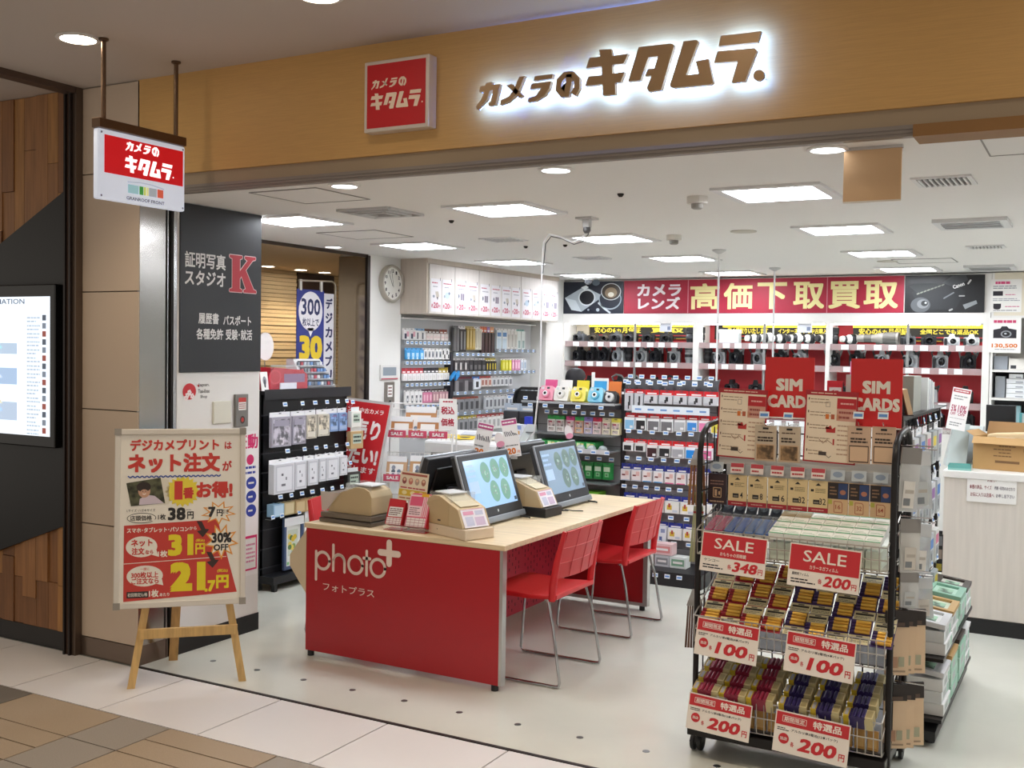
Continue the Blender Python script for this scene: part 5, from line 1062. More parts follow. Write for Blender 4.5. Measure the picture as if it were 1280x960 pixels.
goods_row(t, IF, .80, 1.195, -.05, [(ink(.085, .125, .035, RH, '#eef0f2', CI('#8cc4e8')), 1, 'red headed ink pack with pale blue window'), (ink(.085, .125, .035, RH, '#eef0f2', CI('#1f1d20')), 1, 'red headed ink pack with black window'), (ink(.1, .13, .035, RH, '#e9e9ea', CI('#6e6c70')), 2, 'red headed ink pack with dark grey window'), (ink(.09, .12, .035, RH, '#e9e9ea', CI('#b4b6ba')), 1, 'red headed ink pack with light grey window'), (ink(.085, .115, .035, RH, '#e9eef4', CI('#3a8ad8')), 1, 'red headed ink pack with blue window'), (ink(.085, .115, .035, RH, '#f0e6ea', CI('#e07aa8')), 1, 'red headed ink pack with pink window'), (ink(.09, .12, .035, RH, '#e9e9ea', CI('#d8c84a')), 1, 'red headed ink pack with yellow window')], 'second ink row', INKG, y0=-.002, tagz=-.14)
goods_row(t, IF, .79, 1.0, -.05, [(ink(.09, .09, .03, RH, '#dcdcdc', [(.1, .8, .1, .7, '#2c2a2c')]), 2, 'short red headed ink pack'), (ink(.09, .13, .04, RH, '#e6e2e2', CI('#3a1a20')), 1, 'red headed ink pack with maroon window'), (ink(.095, .12, .04, RH, '#e6e6e6', CI('#232327')), 1, 'red headed ink pack with black window'), (ink(.1, .12, .04, RH, '#e6e6e8', CI('#a9a9ae')), 1, 'red headed ink pack with grey window'), (ink(.1, .12, .04, RH, '#e4ecf4', CI('#1f8ae0')), 1, 'red headed ink pack with bright blue window'), (ink(.1, .12, .04, RH, '#f0e4ea', CI('#d86a9c')), 1, 'red headed ink pack with rose window')], 'third ink row', INKG, y0=-.002, tagz=-.145)
EB = '#27348f'
EA = lambda c: [(.08, .92, .1, .95, '#e6dcd9'), (.15, .5, .45, .6, '#7a3a3a'), (.5, .85, .5, .9, '#d9b0a8'), (.08, .92, .0, .1, c)]
goods_row(t, IF, .775, .812, -.05, [(ink(.082, .125, .045, EB, '#ded9dc', EA('#b9c0d0')), 2, 'blue headed ink pack'), (ink(.082, .125, .045, EB, '#ded9dc', EA('#5aa0d8')), 2, 'blue headed ink pack with blue foot'), (ink(.082, .125, .045, EB, '#ded9dc', EA('#d85a90')), 2, 'blue headed ink pack with pink foot'), (ink(.082, .125, .045, EB, '#ded9dc', EA('#d8c04a')), 1, 'blue headed ink pack with yellow foot'), (ink(.082, .125, .045, EB, '#ded9dc', EA('#8a8a90')), 1, 'blue headed ink pack with grey foot')], 'fourth ink row', INKG, y0=-.002, tagz=-.17)
TA = [(.1, .9, .05, .9, '#eceae4'), (.15, .5, .3, .7, '#d8b83a'), (.25, .4, .5, .85, '#b04a3a'), (.55, .9, .1, .3, '#c8d0dc')]
goods_row(t, IF, .80, .595, -.05, [(ink(.1, .12, .04, EB, '#e6e4e4', [(.1, .9, .3, .9, '#d9d4d4'), (.2, .6, .3, .6, '#c46a78')]), 2, 'blue headed ink pack with red print'), (ink(.115, .125, .04, EB, '#e9e7e2', TA), 4, 'blue headed ink pack with yellow triangle')], 'fifth ink row', INKG, y0=-.002, tagz=-.16)
goods_row(t, IF, 1.04, .398, -.05, [(ink(.115, .22, .03, EB, '#e2e6ec', [(.1, .3, .6, .8, '#4a5a8c'), (.5, .7, .4, .6, '#5a6a9c'), (.3, .5, .15, .3, '#6a7aac'), (.6, .9, .75, .9, '#8a96bc')]), 1, 'large spotted white ink pack with blue header'), (ink(.11, .12, .04, EB, '#e9e7e2', TA), 3, 'blue headed ink pack with yellow triangle')], 'sixth ink row', INKG, y0=-.002, tagz=-.15)
for i, (x, z, w, c, lab) in enumerate(((1.18, .185, .15, '#e4c4c4', 'pink and white carton lying on top in the foot of the ink rack'), (1.3, .1, .12, '#dfe6e2', 'white carton with green print at the foot of the ink rack'), (1.18, .1, .11, '#c9cccf', 'grey carton at the foot of the ink rack'), (1.05, .1, .13, '#e6e2dc', 'white carton half behind the red chair at the foot of the ink rack'))):
    smallbox('ink_carton', 'box', lab, IF.at(x, -.18, z+.002), w, .1, .08, c, [(.1, .9, .2, .8, ('#d88a8a', '#7aa88a', '#8a8d92', '#d9c4b0')[i]), (.2, .8, .4, .6, '#f0eeec')], 0, 'cartons at the foot of the ink rack')
tags(.07, [1.1+.09*i for i in range(4)], -.385)
t = thing('price_stand', 'clear sloping price holder at the near end of the film rack', 'holder', IF.at(.04, -.165, .907), 0)
MB().hexa([(-.08, -.06, 0), (.06, -.06, 0), (.06, .04, 0), (-.08, .04, 0), (-.02, .0, .17), (.06, .0, .17), (.06, .01, .17), (-.02, .01, .17)], M('#dfe6e2', .15, 0, 0, .6)).build('body', t)

# ================================================================ the person at the back
def person():
    t = thing('person', 'dark haired person in a white collar seen from behind among the shelves', 'person', (-4.30, 8.98, 0), math.radians(152))
    V = [((0, 0, .92), .13, .1), ((0, .0, 1.06), .125, .09), ((0, .01, 1.2), .145, .1), ((0, .02, 1.3), .13, .09), ((0, .01, 1.365), .055, .05), ((0, -.01, 1.41), .05, .05)]
    vs = [v[0] for v in V]; rr = [(v[1], v[2]) for v in V]; es = [(i, i+1) for i in range(5)]
    def limb(start, pts):
        p = start
        for c, r in pts: vs.append(c); rr.append((r, r)); es.append((p, len(vs)-1)); p = len(vs)-1
    for s in (-1, 1):
        limb(3, [((s*.16, .01, 1.29), .055), ((s*.2, .0, 1.05), .042), ((s*.19, -.12, .9), .034), ((s*.17, -.2, .88), .026)])
        limb(0, [((s*.085, 0, .84), .085), ((s*.09, -.01, .46), .058), ((s*.095, .02, .1), .04), ((s*.1, -.06, .035), .036), ((s*.105, -.13, .03), .03)])
    me = bpy.data.meshes.new('body'); me.from_pydata(vs, es, []); o = put('body', me, t); me.materials.append(M('#3a3f4a', .8))
    sk = o.modifiers.new('skin', 'SKIN'); sk.use_smooth_shade = True
    for i, r in enumerate(rr): me.skin_vertices[0].data[i].radius = r
    me.skin_vertices[0].data[0].use_root = True
    o.modifiers.new('sub', 'SUBSURF').levels = 1; o.modifiers['sub'].render_levels = 1
    SKN = M('#c99a7c', .6); HR = M('#17141a', .6)
    hd = MB(); N = 20
    prof = [(.0, -.125), (.045, -.118), (.062, -.09), (.072, -.045), (.076, .0), (.077, .03), (.07, .07), (.05, .1), (.001, .115)]
    for k, (r, h) in enumerate(prof): pass
    hd.lathe([(max(.001, r), h) for r, h in prof], (0, 0, 0), SKN, N); hd.v = [(x, y*1.22-(.012 if z < -.05 else 0), z) for x, y, z in hd.v]
    hd.hexa([(-.012, -.112, -.03), (.012, -.112, -.03), (.012, -.085, -.03), (-.012, -.085, -.03), (-.006, -.095, .012), (.006, -.095, .012), (.006, -.085, .012), (-.006, -.085, .012)], SKN)
    h = hd.build('head', t, (0, -.01, 1.475), (0, 0, math.radians(20)), smooth=70)
    for s in (-1, 1):
        MB().lathe([(.001, -.01), (.02, -.006), (.022, .004), (.001, .01)], (s*.078, .01, -.012), SKN, 12, 'x').build('ear', h, smooth=60)
        MB().disc(s*.03, .012, .012, .006, -.089, M('#2a2220', .4), 10).build('eye', h)
    MB().rect(-.022, .022, -.072, -.064, -.0945, M('#9c5a50', .5)).build('mouth', h)
    hr = MB(); vs2, fs2 = [], []; R = 24; rows_ = [(.083, -.075), (.088, -.04), (.09, .0), (.088, .04), (.078, .08), (.055, .108), (.02, .122)]
    for r, z in rows_:
        for j in range(R):
            a = 2*PI*j/R; y = math.sin(a); k = r*(1+.02*math.sin(7*a)+random.uniform(-.015, .015)); zz = z
            if y < -.25 and z < .035: zz = .035+.02*math.sin(5*a)
            vs2.append((k*math.cos(a), k*1.24*y+.006, zz))
    for i in range(len(rows_)-1):
        for j in range(R): fs2.append((i*R+j, i*R+(j+1) % R, (i+1)*R+(j+1) % R, (i+1)*R+j))
    fs2.append(tuple((len(rows_)-1)*R+j for j in range(R))); hr.add(vs2, fs2, HR); hr.build('hair', h, smooth=80)
    t.scale = (1, 1, .935)
    MB().lathe([(.085, -.03), (.066, .025), (.06, .03), (.058, .02)], (0, .005, 1.375), M('#ecebe8', .7), 20).build('collar', t, smooth=60)
    return t
person()

# ================================================================ camera cabinet on the back wall
CABW = M('#e9e7e3', .5)
t = cab = thing('camera_cabinet', 'long white wall cabinet of used cameras with red back and price strips', 'cabinet', (-3.05, 10.4, 0))
def bx(x0, x1, y0, y1, z0, z1, mat, nm): return MB().box(x0+3.05, x1+3.05, y0, y1, z0, z1, mat).build(nm, t)
bx(-5.15, -.90, 0, .42, 1.945, 2.045, CABW, 'top_rail'); bx(-5.15, -.90, .02, .42, 2.045, 2.40, CABW, 'top_box')
for a, b in ((-5.15, -5.115), (-3.663, -3.604), (-2.337, -2.30), (-.96, -.90)): bx(a, b, 0, .38, .05, 1.945, CABW, 'upright')
for x in (-4.31, -2.94, -1.598): bx(x-.012, x+.012, .03, .045, 1.0, 1.945, M('#9ea0a0', .3, .6), 'mullion')
bx(-5.15, -.9, 0, .38, 0, .06, BLACK, 'plinth')
BAYS = ((-5.115, -3.663), (-3.604, -2.337), (-2.30, -.96)); SHZ = (1.75, 1.54, 1.225, 1.0)
REDB = M('#dc3a42', .5); YEL = M('#e2c01c', .5); BRN = M('#6d5a4a', .5)
for k, (a, b) in enumerate(BAYS):
    bx(a, b, .355, .375, .7, 1.945, REDB, 'red_back'); bx(a, b, .02, .38, .06, .98, M('#d9d7d2', .5), 'lower_cupboard')
    bx(a+(.15 if k != 1 else .06), b, .325, .35, 1.79, 1.94, M('#2b2820', .5), 'header_board'); bx(a+.15, b, .318, .33, 1.915, 1.944, M('#f2dc3a', .5, 0, 1.2), 'header_edge'); bx(a+.03, b-.03, .05, .075, 1.936, 1.944, M('#f6f8ff', .5, 0, 13.), 'light_strip')
    if k == 0: bx(a, a+.15, .3, .36, 1.55, 1.945, M('#e8dcc4', .5), 'end_panel')
    txt = (('安心の6ヵ月保証', '中古', '買取り'), ('高く買取りいたします', '中古', 'インターネットで中古購入'), ('安心の6ヵ月保証', '中古', '全国どこでも返品OK'))[k]
    mid = (-4.31, -2.94, -1.598)[k]; m = MB()
    m.text(txt[0], (a+.16+mid)/2+3.05, 1.88, (mid-a-.2)*.9, .062, .317, M('#f0d94a', .5, 0, .25), .03); m.text(txt[2], (mid+b)/2+3.05, 1.88, (b-mid)*.8, .05, .317, M('#f0d94a', .5, 0, .25), .03); m.rect(a+.2+3.05, b-.02+3.05, 1.82, 1.83, .316, M('#c8323a', .5))
    m.lines(a+.2+3.05, b+3.05-.05, 1.785, 1.80, 1, .316, M('#d9b43a', .5)); m.build('header_lettering', t)
    for z in SHZ:
        bx(a, b, .03, .34, z-.012, z, M('#c9d2d2', .1, 0, 0, .65), 'glass_shelf'); bx(a, b, .02, .03, z-.055, z+.004, M('#d7bcbc', .25, 0, 0, .45), 'price_strip')
        n = 9 if k == 0 else 8
        for i in range(n): 
            x = a+.1+(b-a-.2)*(i+random.uniform(.2, .5))/n; MB().box(-.035, .035, -.003, 0, -.024, .024, M('#eef0f2', .5)).build('price_tag', t, (x+3.05, .02, z-.026))
CF = Frame(0, 10.4, 0)
CB, CS, CG, CBR = '#1c1c1f', '#b9bbbd', '#55575a', '#3c3630'
def slr(f, w, h, c, c2, strap=False):
    m = M(c, .45)
    MB().prism([(-w/2, 0), (w/2, 0), (w/2, h*.62), (w*.46, h*.7), (w*.2, h*.72), (w*.13, h), (-w*.13, h), (-w*.2, h*.72), (-w*.46, h*.7), (-w/2, h*.62)], -.025, .025, m).build('body', f, bev=.004)
    MB().box(-w*.5, -w*.32, -.045, -.02, .0, h*.62, M(CB, .5)).build('grip', f, bev=.005)
    r = h*.34; MB().lathe([(r, 0), (r, .03), (r*.92, .035), (r*.92, .055), (r*.8, .06), (r*.68, .05), (r*.66, .02)], (.005, -.025, h*.36), M(c2, .35, .2), 20, 'y').build('lens', f, smooth=50)
    MB().lathe([(r*.66, .03), (.001, .035)], (.005, -.025, h*.36), M('#0d0f16', .08), 16, 'y').build('glass', f)
    MB().cyl((w*.33, 0, h*.68), (w*.33, 0, h*.78), .012, M(CG, .3, .5), 12).build('dial', f)
    if strap:
        p = [(-w*.48, 0, h*.6), (-w*.6, -.03, h*.9), (-w*.2, -.05, h*1.08), (w*.25, -.05, h*1.0), (w*.4, -.04, h*.8), (w*.62, -.02, h*.9), (w*.48, 0, h*.6)]
        MB().tube(p, .008, M('#8d8c8c' if c != CS else '#3a3a3c', .6), 5).build('strap', f, smooth=60)
def lens_up(f, r, h, c, c2):
    m = M(c, .4); MB().lathe([(r*.8, 0), (r*.85, h*.15), (r, h*.2), (r, h*.5), (r*.9, h*.52), (r*.9, h*.6), (r*1.05, h*.65), (r*1.05, h), (r*.85, h), (r*.8, h*.9), (.001, h*.9)], (0, 0, 0), m, 20).build('barrel', f, smooth=50)
    MB().lathe([(r*1.02, h*.28), (r*1.02, h*.42)], (0, 0, 0), M(c2, .5), 20).build('focus_ring', f); MB().lathe([(r*.92, h*.62), (r*1.06, h*.66), (r*1.06, h*.7)], (0, 0, 0), M(c2, .4), 20).build('trim_ring', f)
def lens_lie(f, L, r, c, c2):
    prof = [(r*.62, 0), (r*.7, L*.12), (r*.7, L*.4), (r, L*.55), (r, L*.62), (r*.95, L*.63), (r*1.08, L*.7), (r*1.12, L), (r*.95, L), (r*.9, L*.92), (.001, L*.92)]
    MB().lathe([(a, b-L/2) for a, b in prof], (0, 0, r*1.12), M(c, .4), 20, 'x').build('barrel', f, smooth=50)
    MB().lathe([(r*.73, L*.18-L/2), (r*.73, L*.36-L/2)], (0, 0, r*1.12), M(c2, .5), 20, 'x').lathe([(r*1.04, L*.645-L/2), (r*1.13, L*.71-L/2), (r*1.15, L*.95-L/2)], (0, 0, r*1.12), M(c2, .5), 20, 'x').build('ring', f)
    MB().box(-.015, .015, -.012, .012, 0, r*.5, M(c2, .5)).build('foot', f)
BN = ('first bay', 'middle bay', 'last bay'); SN = ('top shelf', 'second shelf', 'third shelf', 'fourth shelf')
def xp(p): return -5.119+(p-705)*(-.941+5.119)/(1231-705)
def cam_item(sh, bay, i, p, kind, w=.13):
    x = xp(p); z = SHZ[sh]; nm = {'k': ('slr_camera', 'black camera', 'camera'), 's': ('slr_camera', 'silver camera', 'camera'), 'g': ('slr_camera', 'grey camera', 'camera'), 'n': ('slr_camera', 'brownish camera', 'camera'), 'K': ('slr_camera', 'black camera with looped strap', 'camera'), 'S': ('slr_camera', 'silver camera with dark strap', 'camera'),
        'l': ('upright_lens', 'upright black lens', 'lens'), 'L': ('upright_lens', 'upright silver lens', 'lens'), 'w': ('telephoto_lens', 'white and black telephoto lens', 'lens'), 'd': ('telephoto_lens', 'black telephoto lens', 'lens'), 'b': ('telephoto_lens', 'long grey telephoto lens', 'lens')}[kind]
    f = thing(nm[0], '%s, %s item from the left, %s of the %s' % (nm[1], ORD[i], SN[sh], BN[bay]), nm[2], CF.at(x, .16, z+.002), random.uniform(-.25, .25) if kind in 'ksgnKS' else random.uniform(.7, .95) if kind in 'wd' else random.uniform(-.08, .08), 'used cameras and lenses in the wall cabinet')
    w *= .9; f.scale = (1.14, 1.12, 1.06) if sh == 0 else (1.14, 1.12, 1.5)
    if kind == 'k': slr(f, w, .105, CB, '#26262a')
    elif kind == 's': slr(f, w, .1, CS, '#d3d4d4')
    elif kind == 'g': slr(f, w, .105, CG, '#3c3d40')
    elif kind == 'n': slr(f, w, .09, CBR, '#4c453c')
    elif kind == 'K': slr(f, w, .11, CB, '#26262a', True)
    elif kind == 'S': slr(f, w, .11, CS, '#9b9da0', True)
    elif kind == 'l': lens_up(f, .036, .15 if sh == 0 else .12, CB, '#3c3c40')
    elif kind == 'L': lens_up(f, .042, .14, '#a9abad', '#2c2c2f')
    elif kind == 'w': lens_lie(f, w*1.15, .042, '#e3e1da', '#222225')
    elif kind == 'd': lens_lie(f, w*1.1, .045, '#222226', '#d8d6d0')
    elif kind == 'b': lens_lie(f, .34, .05, '#8a867e', '#5c5953')
items = {(0, 0): ((720, 'g'), (740, 'n'), (758, 'n'), (775, 'g'), (796, 'k'), (820, 'k'), (845, 'k')), (0, 1): ((877, 'l'), (892, 'l'), (960, 'w'), (975, 'd'), (992, 'w'), (1011, 'd'), (1027, 'w')), (0, 2): ((1047, 'd'), (1061, 'l'), (1077, 'w'), (1112, 'b'), (1146, 'g'), (1169, 'k'), (1194, 's'), (1215, 's')),
  (1, 0): ((720, 'k'), (740, 'k'), (757, 'K'), (778, 'S'), (792, 'l'), (811, 'S'), (832, 'K'), (856, 'S')), (1, 1): ((877, 'L'), (889, 'l'), (902, 'l'), (917, 'S'), (940, 'K'), (968, 'S'), (997, 'K'), (1021, 'S')), (1, 2): ((1060, 'K'), (1089, 'K'), (1117, 'S'), (1150, 'S'), (1182, 'S'), (1212, 'K')),
  (2, 0): ((735, 'k'), (780, 'K'), (803, 'K'), (831, 'k'), (857, 'S')), (2, 1): ((880, 'd'), (908, 'K'), (935, 'k'), (965, 'k'), (1000, 'k')), (2, 2): ((1070, 'k'), (1110, 'k'), (1145, 'K'), (1172, 'S'), (1210, 'k')), (3, 2): ((1150, 'k'), (1180, 'k'), (1212, 'k'))}
random.seed(21)
for (sh, bay), L in items.items():
    for i, (p, kind) in enumerate(L): cam_item(sh, bay, i, p, kind)
for p, z, w, h, lab in ((850, 1.86, .13, .09, 'small white notice taped before the first bay'), (1029, 1.86, .14, .09, 'small white notice taped between the middle and last bays')):
    f = thing('paper_notice', lab, 'notice', CF.at(xp(p), .024, z)); MB().box(-w/2, w/2, -.002, 0, 0, h, M('#dfe3ee', .6)).build('sheet', f); MB().rect(w*.15, w*.4, h*.2, h*.6, -.0025, M('#7d8aa8', .6)).build('print', f)
f = thing('white_carton', 'white carton with white papers on the top shelf of the middle bay', 'box', CF.at(xp(932), .13, 1.752)); MB().box(-.1, .1, -.05, .05, 0, .1, M('#c9d2d4', .4)).build('carton', f); MB().box(-.11, .11, -.03, .03, .1, .135, M('#eaeaea', .5)).build('papers', f)
f = thing('white_card', 'blank white card standing on the third shelf beside the person', 'card', CF.at(xp(757), .05, 1.232)); MB().box(-.1, .1, -.003, 0, 0, .13, PAPER).build('card', f); MB().box(-.1, -.06, -.003, 0, .13, .19, PAPER).build('tab', f)

# banner over the cabinet
BY = 10.395
def sign(name, label, x0, x1, mat): 
    f = thing(name, label, 'sign', ((x0+x1)/2, BY+.02, 2.218)); w = (x1-x0)/2
    MB().box(-w, w, -.012, 0, -.17, .17, mat).build('panel', f); return f, w
RB = M('#a81f3a', .5); CRM_ = M('#ece0a0', .5); NV = M('#1b2130', .4)
f, w = sign('camera_picture', 'dark banner picture of a silver camera body and lens at the wall corner', -5.135, -4.44, NV)
m = MB(); y = -.0135; SV = M('#aab4bc', .4); S2 = M('#6d7a86', .4)
m.poly([(-.33, .0), (-.1, .12), (.09, .03), (.07, -.02), (-.13, -.15), (-.25, -.13)], y, SV); m.poly([(-.33, .0), (-.25, -.13), (-.13, -.15), (-.2, -.03)], y-.0004, M('#c9d2d8', .4)); m.poly([(-.14, .11), (-.08, .13), (-.05, .11), (-.1, .08)], y-.0004, M('#dfe5e8', .4))
m.disc(-.07, .0, .1, .088, y-.0008, M('#d5dce0', .4), 28); m.disc(-.07, .0, .085, .074, y-.0012, M('#11151d', .4), 28)
m.disc(.2, -.02, .13, .11, y-.0004, M('#9aa6b0', .4), 28); m.disc(.2, -.015, .12, .1, y-.0008, M('#1a2230', .4), 28); m.disc(.21, .06, .115, .09, y-.001, M('#c2c8c9', .4), 28); m.disc(.21, .06, .105, .082, y-.0013, M('#3a3026', .4), 28); m.disc(.21, .05, .07, .055, y-.0016, M('#8d7a60', .4), 24); m.disc(.21, .03, .035, .025, y-.0019, M('#e0dccc', .4), 18)
m.disc(.035, .16, .045, .035, y-.0004, S2, 16); m.stroke([(.07, -.06), (.14, -.12), (.2, -.16)], .02, y-.0004, M('#d0d8de', .4)); m.disc(-.05, -.13, .012, .012, y-.0004, SV, 10); m.disc(.06, -.13, .02, .018, y-.0006, SV, 10)
m.build('picture', f)
f, w = sign('red_banner', 'long crimson trade-in banner with big cream characters above the camera cabinet', -4.43, -1.64, RB)
cx = -3.035
for s in ('カメラ', 'レンズ'): MB().text(s, -4.04-cx, .07 if s == 'カメラ' else -.065, .48 if s == 'カメラ' else .46, .125, -.0135, M('#f0e4e8', .5), .035).build('lettering', f)
for s, a, b in zip('高価下取買取', (-3.702, -3.351, -3.01, -2.657, -2.322, -1.998), (-3.395, -3.06, -2.72, -2.361, -2.027, -1.69)): MB().text(s, (a+b)/2-cx, -.0, b-a, .26, -.0135, CRM_, .026).build('lettering', f)
for x in (-3.725, -2.845, -2.335): MB().box(x-cx-.004, x-cx+.004, -.0145, -.012, -.17, .17, M('#c9808f', .5)).build('panel_joint', f)
f, w = sign('camera_picture', 'dark banner picture of a black camera beside the crimson banner', -1.63, -.955, M('#17191d', .35))
m = MB(); y = -.0135
m.poly([(-.3, .07), (-.22, -.0), (-.04, .06), (-.03, .09), (-.1, .1), (-.25, .1)], y, M('#34383a', .5)); m.poly([(-.02, .1), (.06, .16), (.18, .165), (.2, .12), (.08, .06)], y, M('#3f4246', .5)); m.poly([(-.28, .02), (-.08, .08), (.06, .1), (.18, .02), (.1, -.14), (-.2, -.15)], y+.0006, M('#24272b', .5))
m.disc(-.2, -.1, .085, .07, y-.0004, M('#5b5f63', .4), 24); m.disc(-.18, -.09, .05, .042, y-.0008, M('#85898c', .4), 20); m.disc(-.165, -.085, .03, .026, y-.0012, M('#2b2e31', .4), 16); m.disc(-.155, -.08, .01, .009, y-.0016, M('#d9dcdc', .4), 10)
m.poly([(.16, -.1), (.27, -.06), (.28, -.09), (.18, -.14)], y, M('#8d9194', .4)); m.text('Canon', .12, .075, .1, .035, y-.0004, M('#eeeeee', .4), .03, tilt=.35); m.stroke([(.0, -.04), (.08, .01)], .012, y, M('#7c8084', .4)); m.stroke([(.13, -.02), (.17, -.02)], .012, y, M('#aaaaaa', .4)); m.stroke([(.2, .09), (.22, .12)], .014, y, M('#d0d0d0', .4))
for i in range(8): m.stroke([(-.23+.03*i, .0+.011*i), (-.215+.03*i, .007+.011*i)], .012, y-.0004, M('#8f9488', .5))
m.stroke([(.05, -.15), (.07, -.14)], .016, y, M('#aaaaaa', .4)); m.build('picture', f)

# shelf unit beside the cabinet
t = thing('shelf_unit', 'white shelf unit with posters and camera boxes at the cabinet end', 'shelf', (-.34, 10.4, 0))
for a, b in ((-.555, -.535), (.51, .53)): MB().box(a, b, 0, .4, .0, 2.40, CABW).build('upright', t)
MB().box(-.535, .51, .38, .4, 0, 2.40, M('#dcd8d0', .5)).build('back_board', t)
for z in (2.02, 1.54, 1.29, 1.0, .5): MB().box(-.535, .51, 0, .38, z-.02, z, CABW).build('shelf', t)
MB().box(-.535, .51, -.004, .0, 2.02, 2.40, M('#e4dcc9', .5)).build('upper_door', t); MB().box(-.535, .51, .36, .38, 1.0, 1.54, M('#4a4a50', .6)).build('dark_back', t)
def poster(x, z, w, h, label, price):
    f = thing('product_poster', label, 'poster', (x, 10.392, z)); m = MB().box(-w/2, w/2, -.002, 0, 0, h, PAPER); y = -.003; C = M('#d04a78' if price is None else '#c8406a', .6)
    m.lines(-w*.35, w*.35, h*.84, h*.95, 1, y, C, .7)
    if price is None:
        m.lines(-w*.42, w*.42, h*.7, h*.82, 2, y, M('#8a8a92', .6)); m.rect(-w*.42, -w*.1, h*.5, h*.64, y, INK); m.rect(-w*.4, -w*.15, h*.14, h*.26, y, INK); m.disc(-w*.28, h*.13, w*.12, h*.05, y-.0004, INK, 12)
        m.lines(-w*.02, w*.45, h*.5, h*.56, 1, y, M('#d07a9a', .6)); m.lines(-w*.02, w*.45, h*.14, h*.2, 1, y, M('#d07a9a', .6)); m.lines(-w*.42, w*.45, h*.33, h*.43, 2, y, M('#9a9aa2', .6)); m.lines(-w*.4, w*.45, h*.03, h*.08, 1, y, M('#8a8a92', .6))
    else:
        m.prism([(-w*.36, h*.42), (w*.36, h*.42), (w*.36, h*.66), (w*.12, h*.7), (w*.06, h*.76), (-w*.1, h*.76), (-w*.14, h*.7), (-w*.36, h*.66)], y, -.002, INK); m.disc(w*.04, h*.54, w*.17, h*.1, y-.0008, M('#8d9096', .5), 18); m.disc(w*.04, h*.54, w*.12, h*.07, y-.0012, M('#1b1b1f', .5), 16); m.disc(w*.02, h*.55, w*.04, h*.024, y-.0016, M('#b9bcc4', .4), 10)
        m.text(price, 0, h*.2, w*.8, h*.13, y, M('#dd7a2e', .6), .03); m.lines(-w*.3, w*.35, h*.08, h*.12, 1, y, M('#8a8a92', .6))
    m.build('sheet', f)
poster(-.78, 2.05, .25, .29, 'white product poster highest on the shelf unit', None); poster(-.5, 2.05, .25, .29, 'second white product poster on the upper door of the shelf unit', None)
poster(-.78, 1.69, .26, .31, 'white card with a black camera and orange price on the shelf unit', '130,500'); poster(-.48, 1.69, .26, .31, 'second camera card with an orange price beside the first', '130,500')
UF = Frame(-.34, 10.4, 0); n_ = 0
def ubox(x, z, w, h, c, lab, art=()): smallbox('camera_box', 'box', lab, UF.at(x, .12, z+.002), w, .14, h, c, art, 0, 'boxes on the shelf unit')
ubox(-.47, 1.54, .11, .12, '#9aa0a8', 'grey box at the end of the upper shelf of the shelf unit'); ubox(-.33, 1.54, .15, .1, '#e6e3dc', 'white and cream box under the camera card', [(.1, .4, .1, .4, '#3a3a40')]); ubox(-.14, 1.54, .1, .13, '#5a4a8c', 'violet box beside the white and cream one'); ubox(.05, 1.54, .2, .12, '#d9dcde', 'wide pale box far along the upper shelf')
ubox(-.47, 1.29, .08, .19, '#8d9298', 'grey carton standing alone at the end of the dark shelf')
for c_, xx in enumerate((-.345, -.175, -.005)):
    for k in range(5): ubox(xx, 1.29+.043*k, .15 if k < 4 else .11, .04, '#dfe2e4', '%s white box up, %s stack in the dark shelf' % (ORD[k], ORD[c_]), [(.5, .9, .2, .45, '#8f949c')])
ubox(-.35, 1.0, .1, .22, '#8fb6bc', 'teal folder box standing on the lower shelf of the unit'); ubox(-.2, 1.0, .12, .24, '#b9bcc0', 'grey upright box beside the teal one')
# ================================================================ battery rack at the entrance
RF = Frame(-1.07, 4.4, 0); random.seed(31)
BK = M('#1d1a1a', .35, .4); WI = M('#b9b4ac', .3, .7)
t = rk = thing('sale_rack', 'black wheeled wire rack of batteries, film and memory cards nearest the viewer', 'rack', (-1.07, 4.4, 0))
for s in (-1, 1):
    MB().tube([(s*.385, -.15, .08), (s*.385, -.15, 1.24), (s*.385, -.13, 1.315), (s*.385, -.06, 1.35), (s*.385, .1, 1.365), (s*.385, .17, 1.34), (s*.385, .2, 1.27), (s*.385, .2, .08)], .0125, BK, 8).build('side_frame', t, smooth=60)
    g = MB()
    for z in [.2+.11*i for i in range(10)]: g.tube([(s*.385, -.15, z), (s*.385, .2, z)], .003, BK, 4)
    for y in (-.06, .03, .12): g.tube([(s*.385, y, .1), (s*.385, y, 1.34)], .003, BK, 4)
    o = g.build('side_grid', t); o['kind'] = 'stuff'
g = MB()
for i in range(17): x = -.375+.75*i/16; g.tube([(x, .13, .1), (x, .13, 1.33)], .003, BK, 4)
for i in range(14): z = .12+1.2*i/13; g.tube([(-.385, .127, z), (.385, .127, z)], .003, BK, 4)
o = g.build('back_grid', t); o['kind'] = 'stuff'
MB().box(-.39, .39, -.23, .22, .085, .125, BK).build('base_tray', t, bev=.004)
for x in (-.37, .37):
    for y in (-.15, .19):
        w = MB().cyl((x-.022, y, .038), (x-.008, y, .038), .037, M('#151517', .5), 18).cyl((x+.008, y, .038), (x+.022, y, .038), .037, M('#151517', .5), 18).build('caster', t, smooth=50)
        MB().hexa([(x-.026, y-.03, .04), (x+.026, y-.03, .04), (x+.026, y+.03, .04), (x-.026, y+.03, .04), (x-.02, y-.015, .085), (x+.02, y-.015, .085), (x+.02, y+.015, .085), (x-.02, y+.015, .085)], BK).build('caster_fork', w)
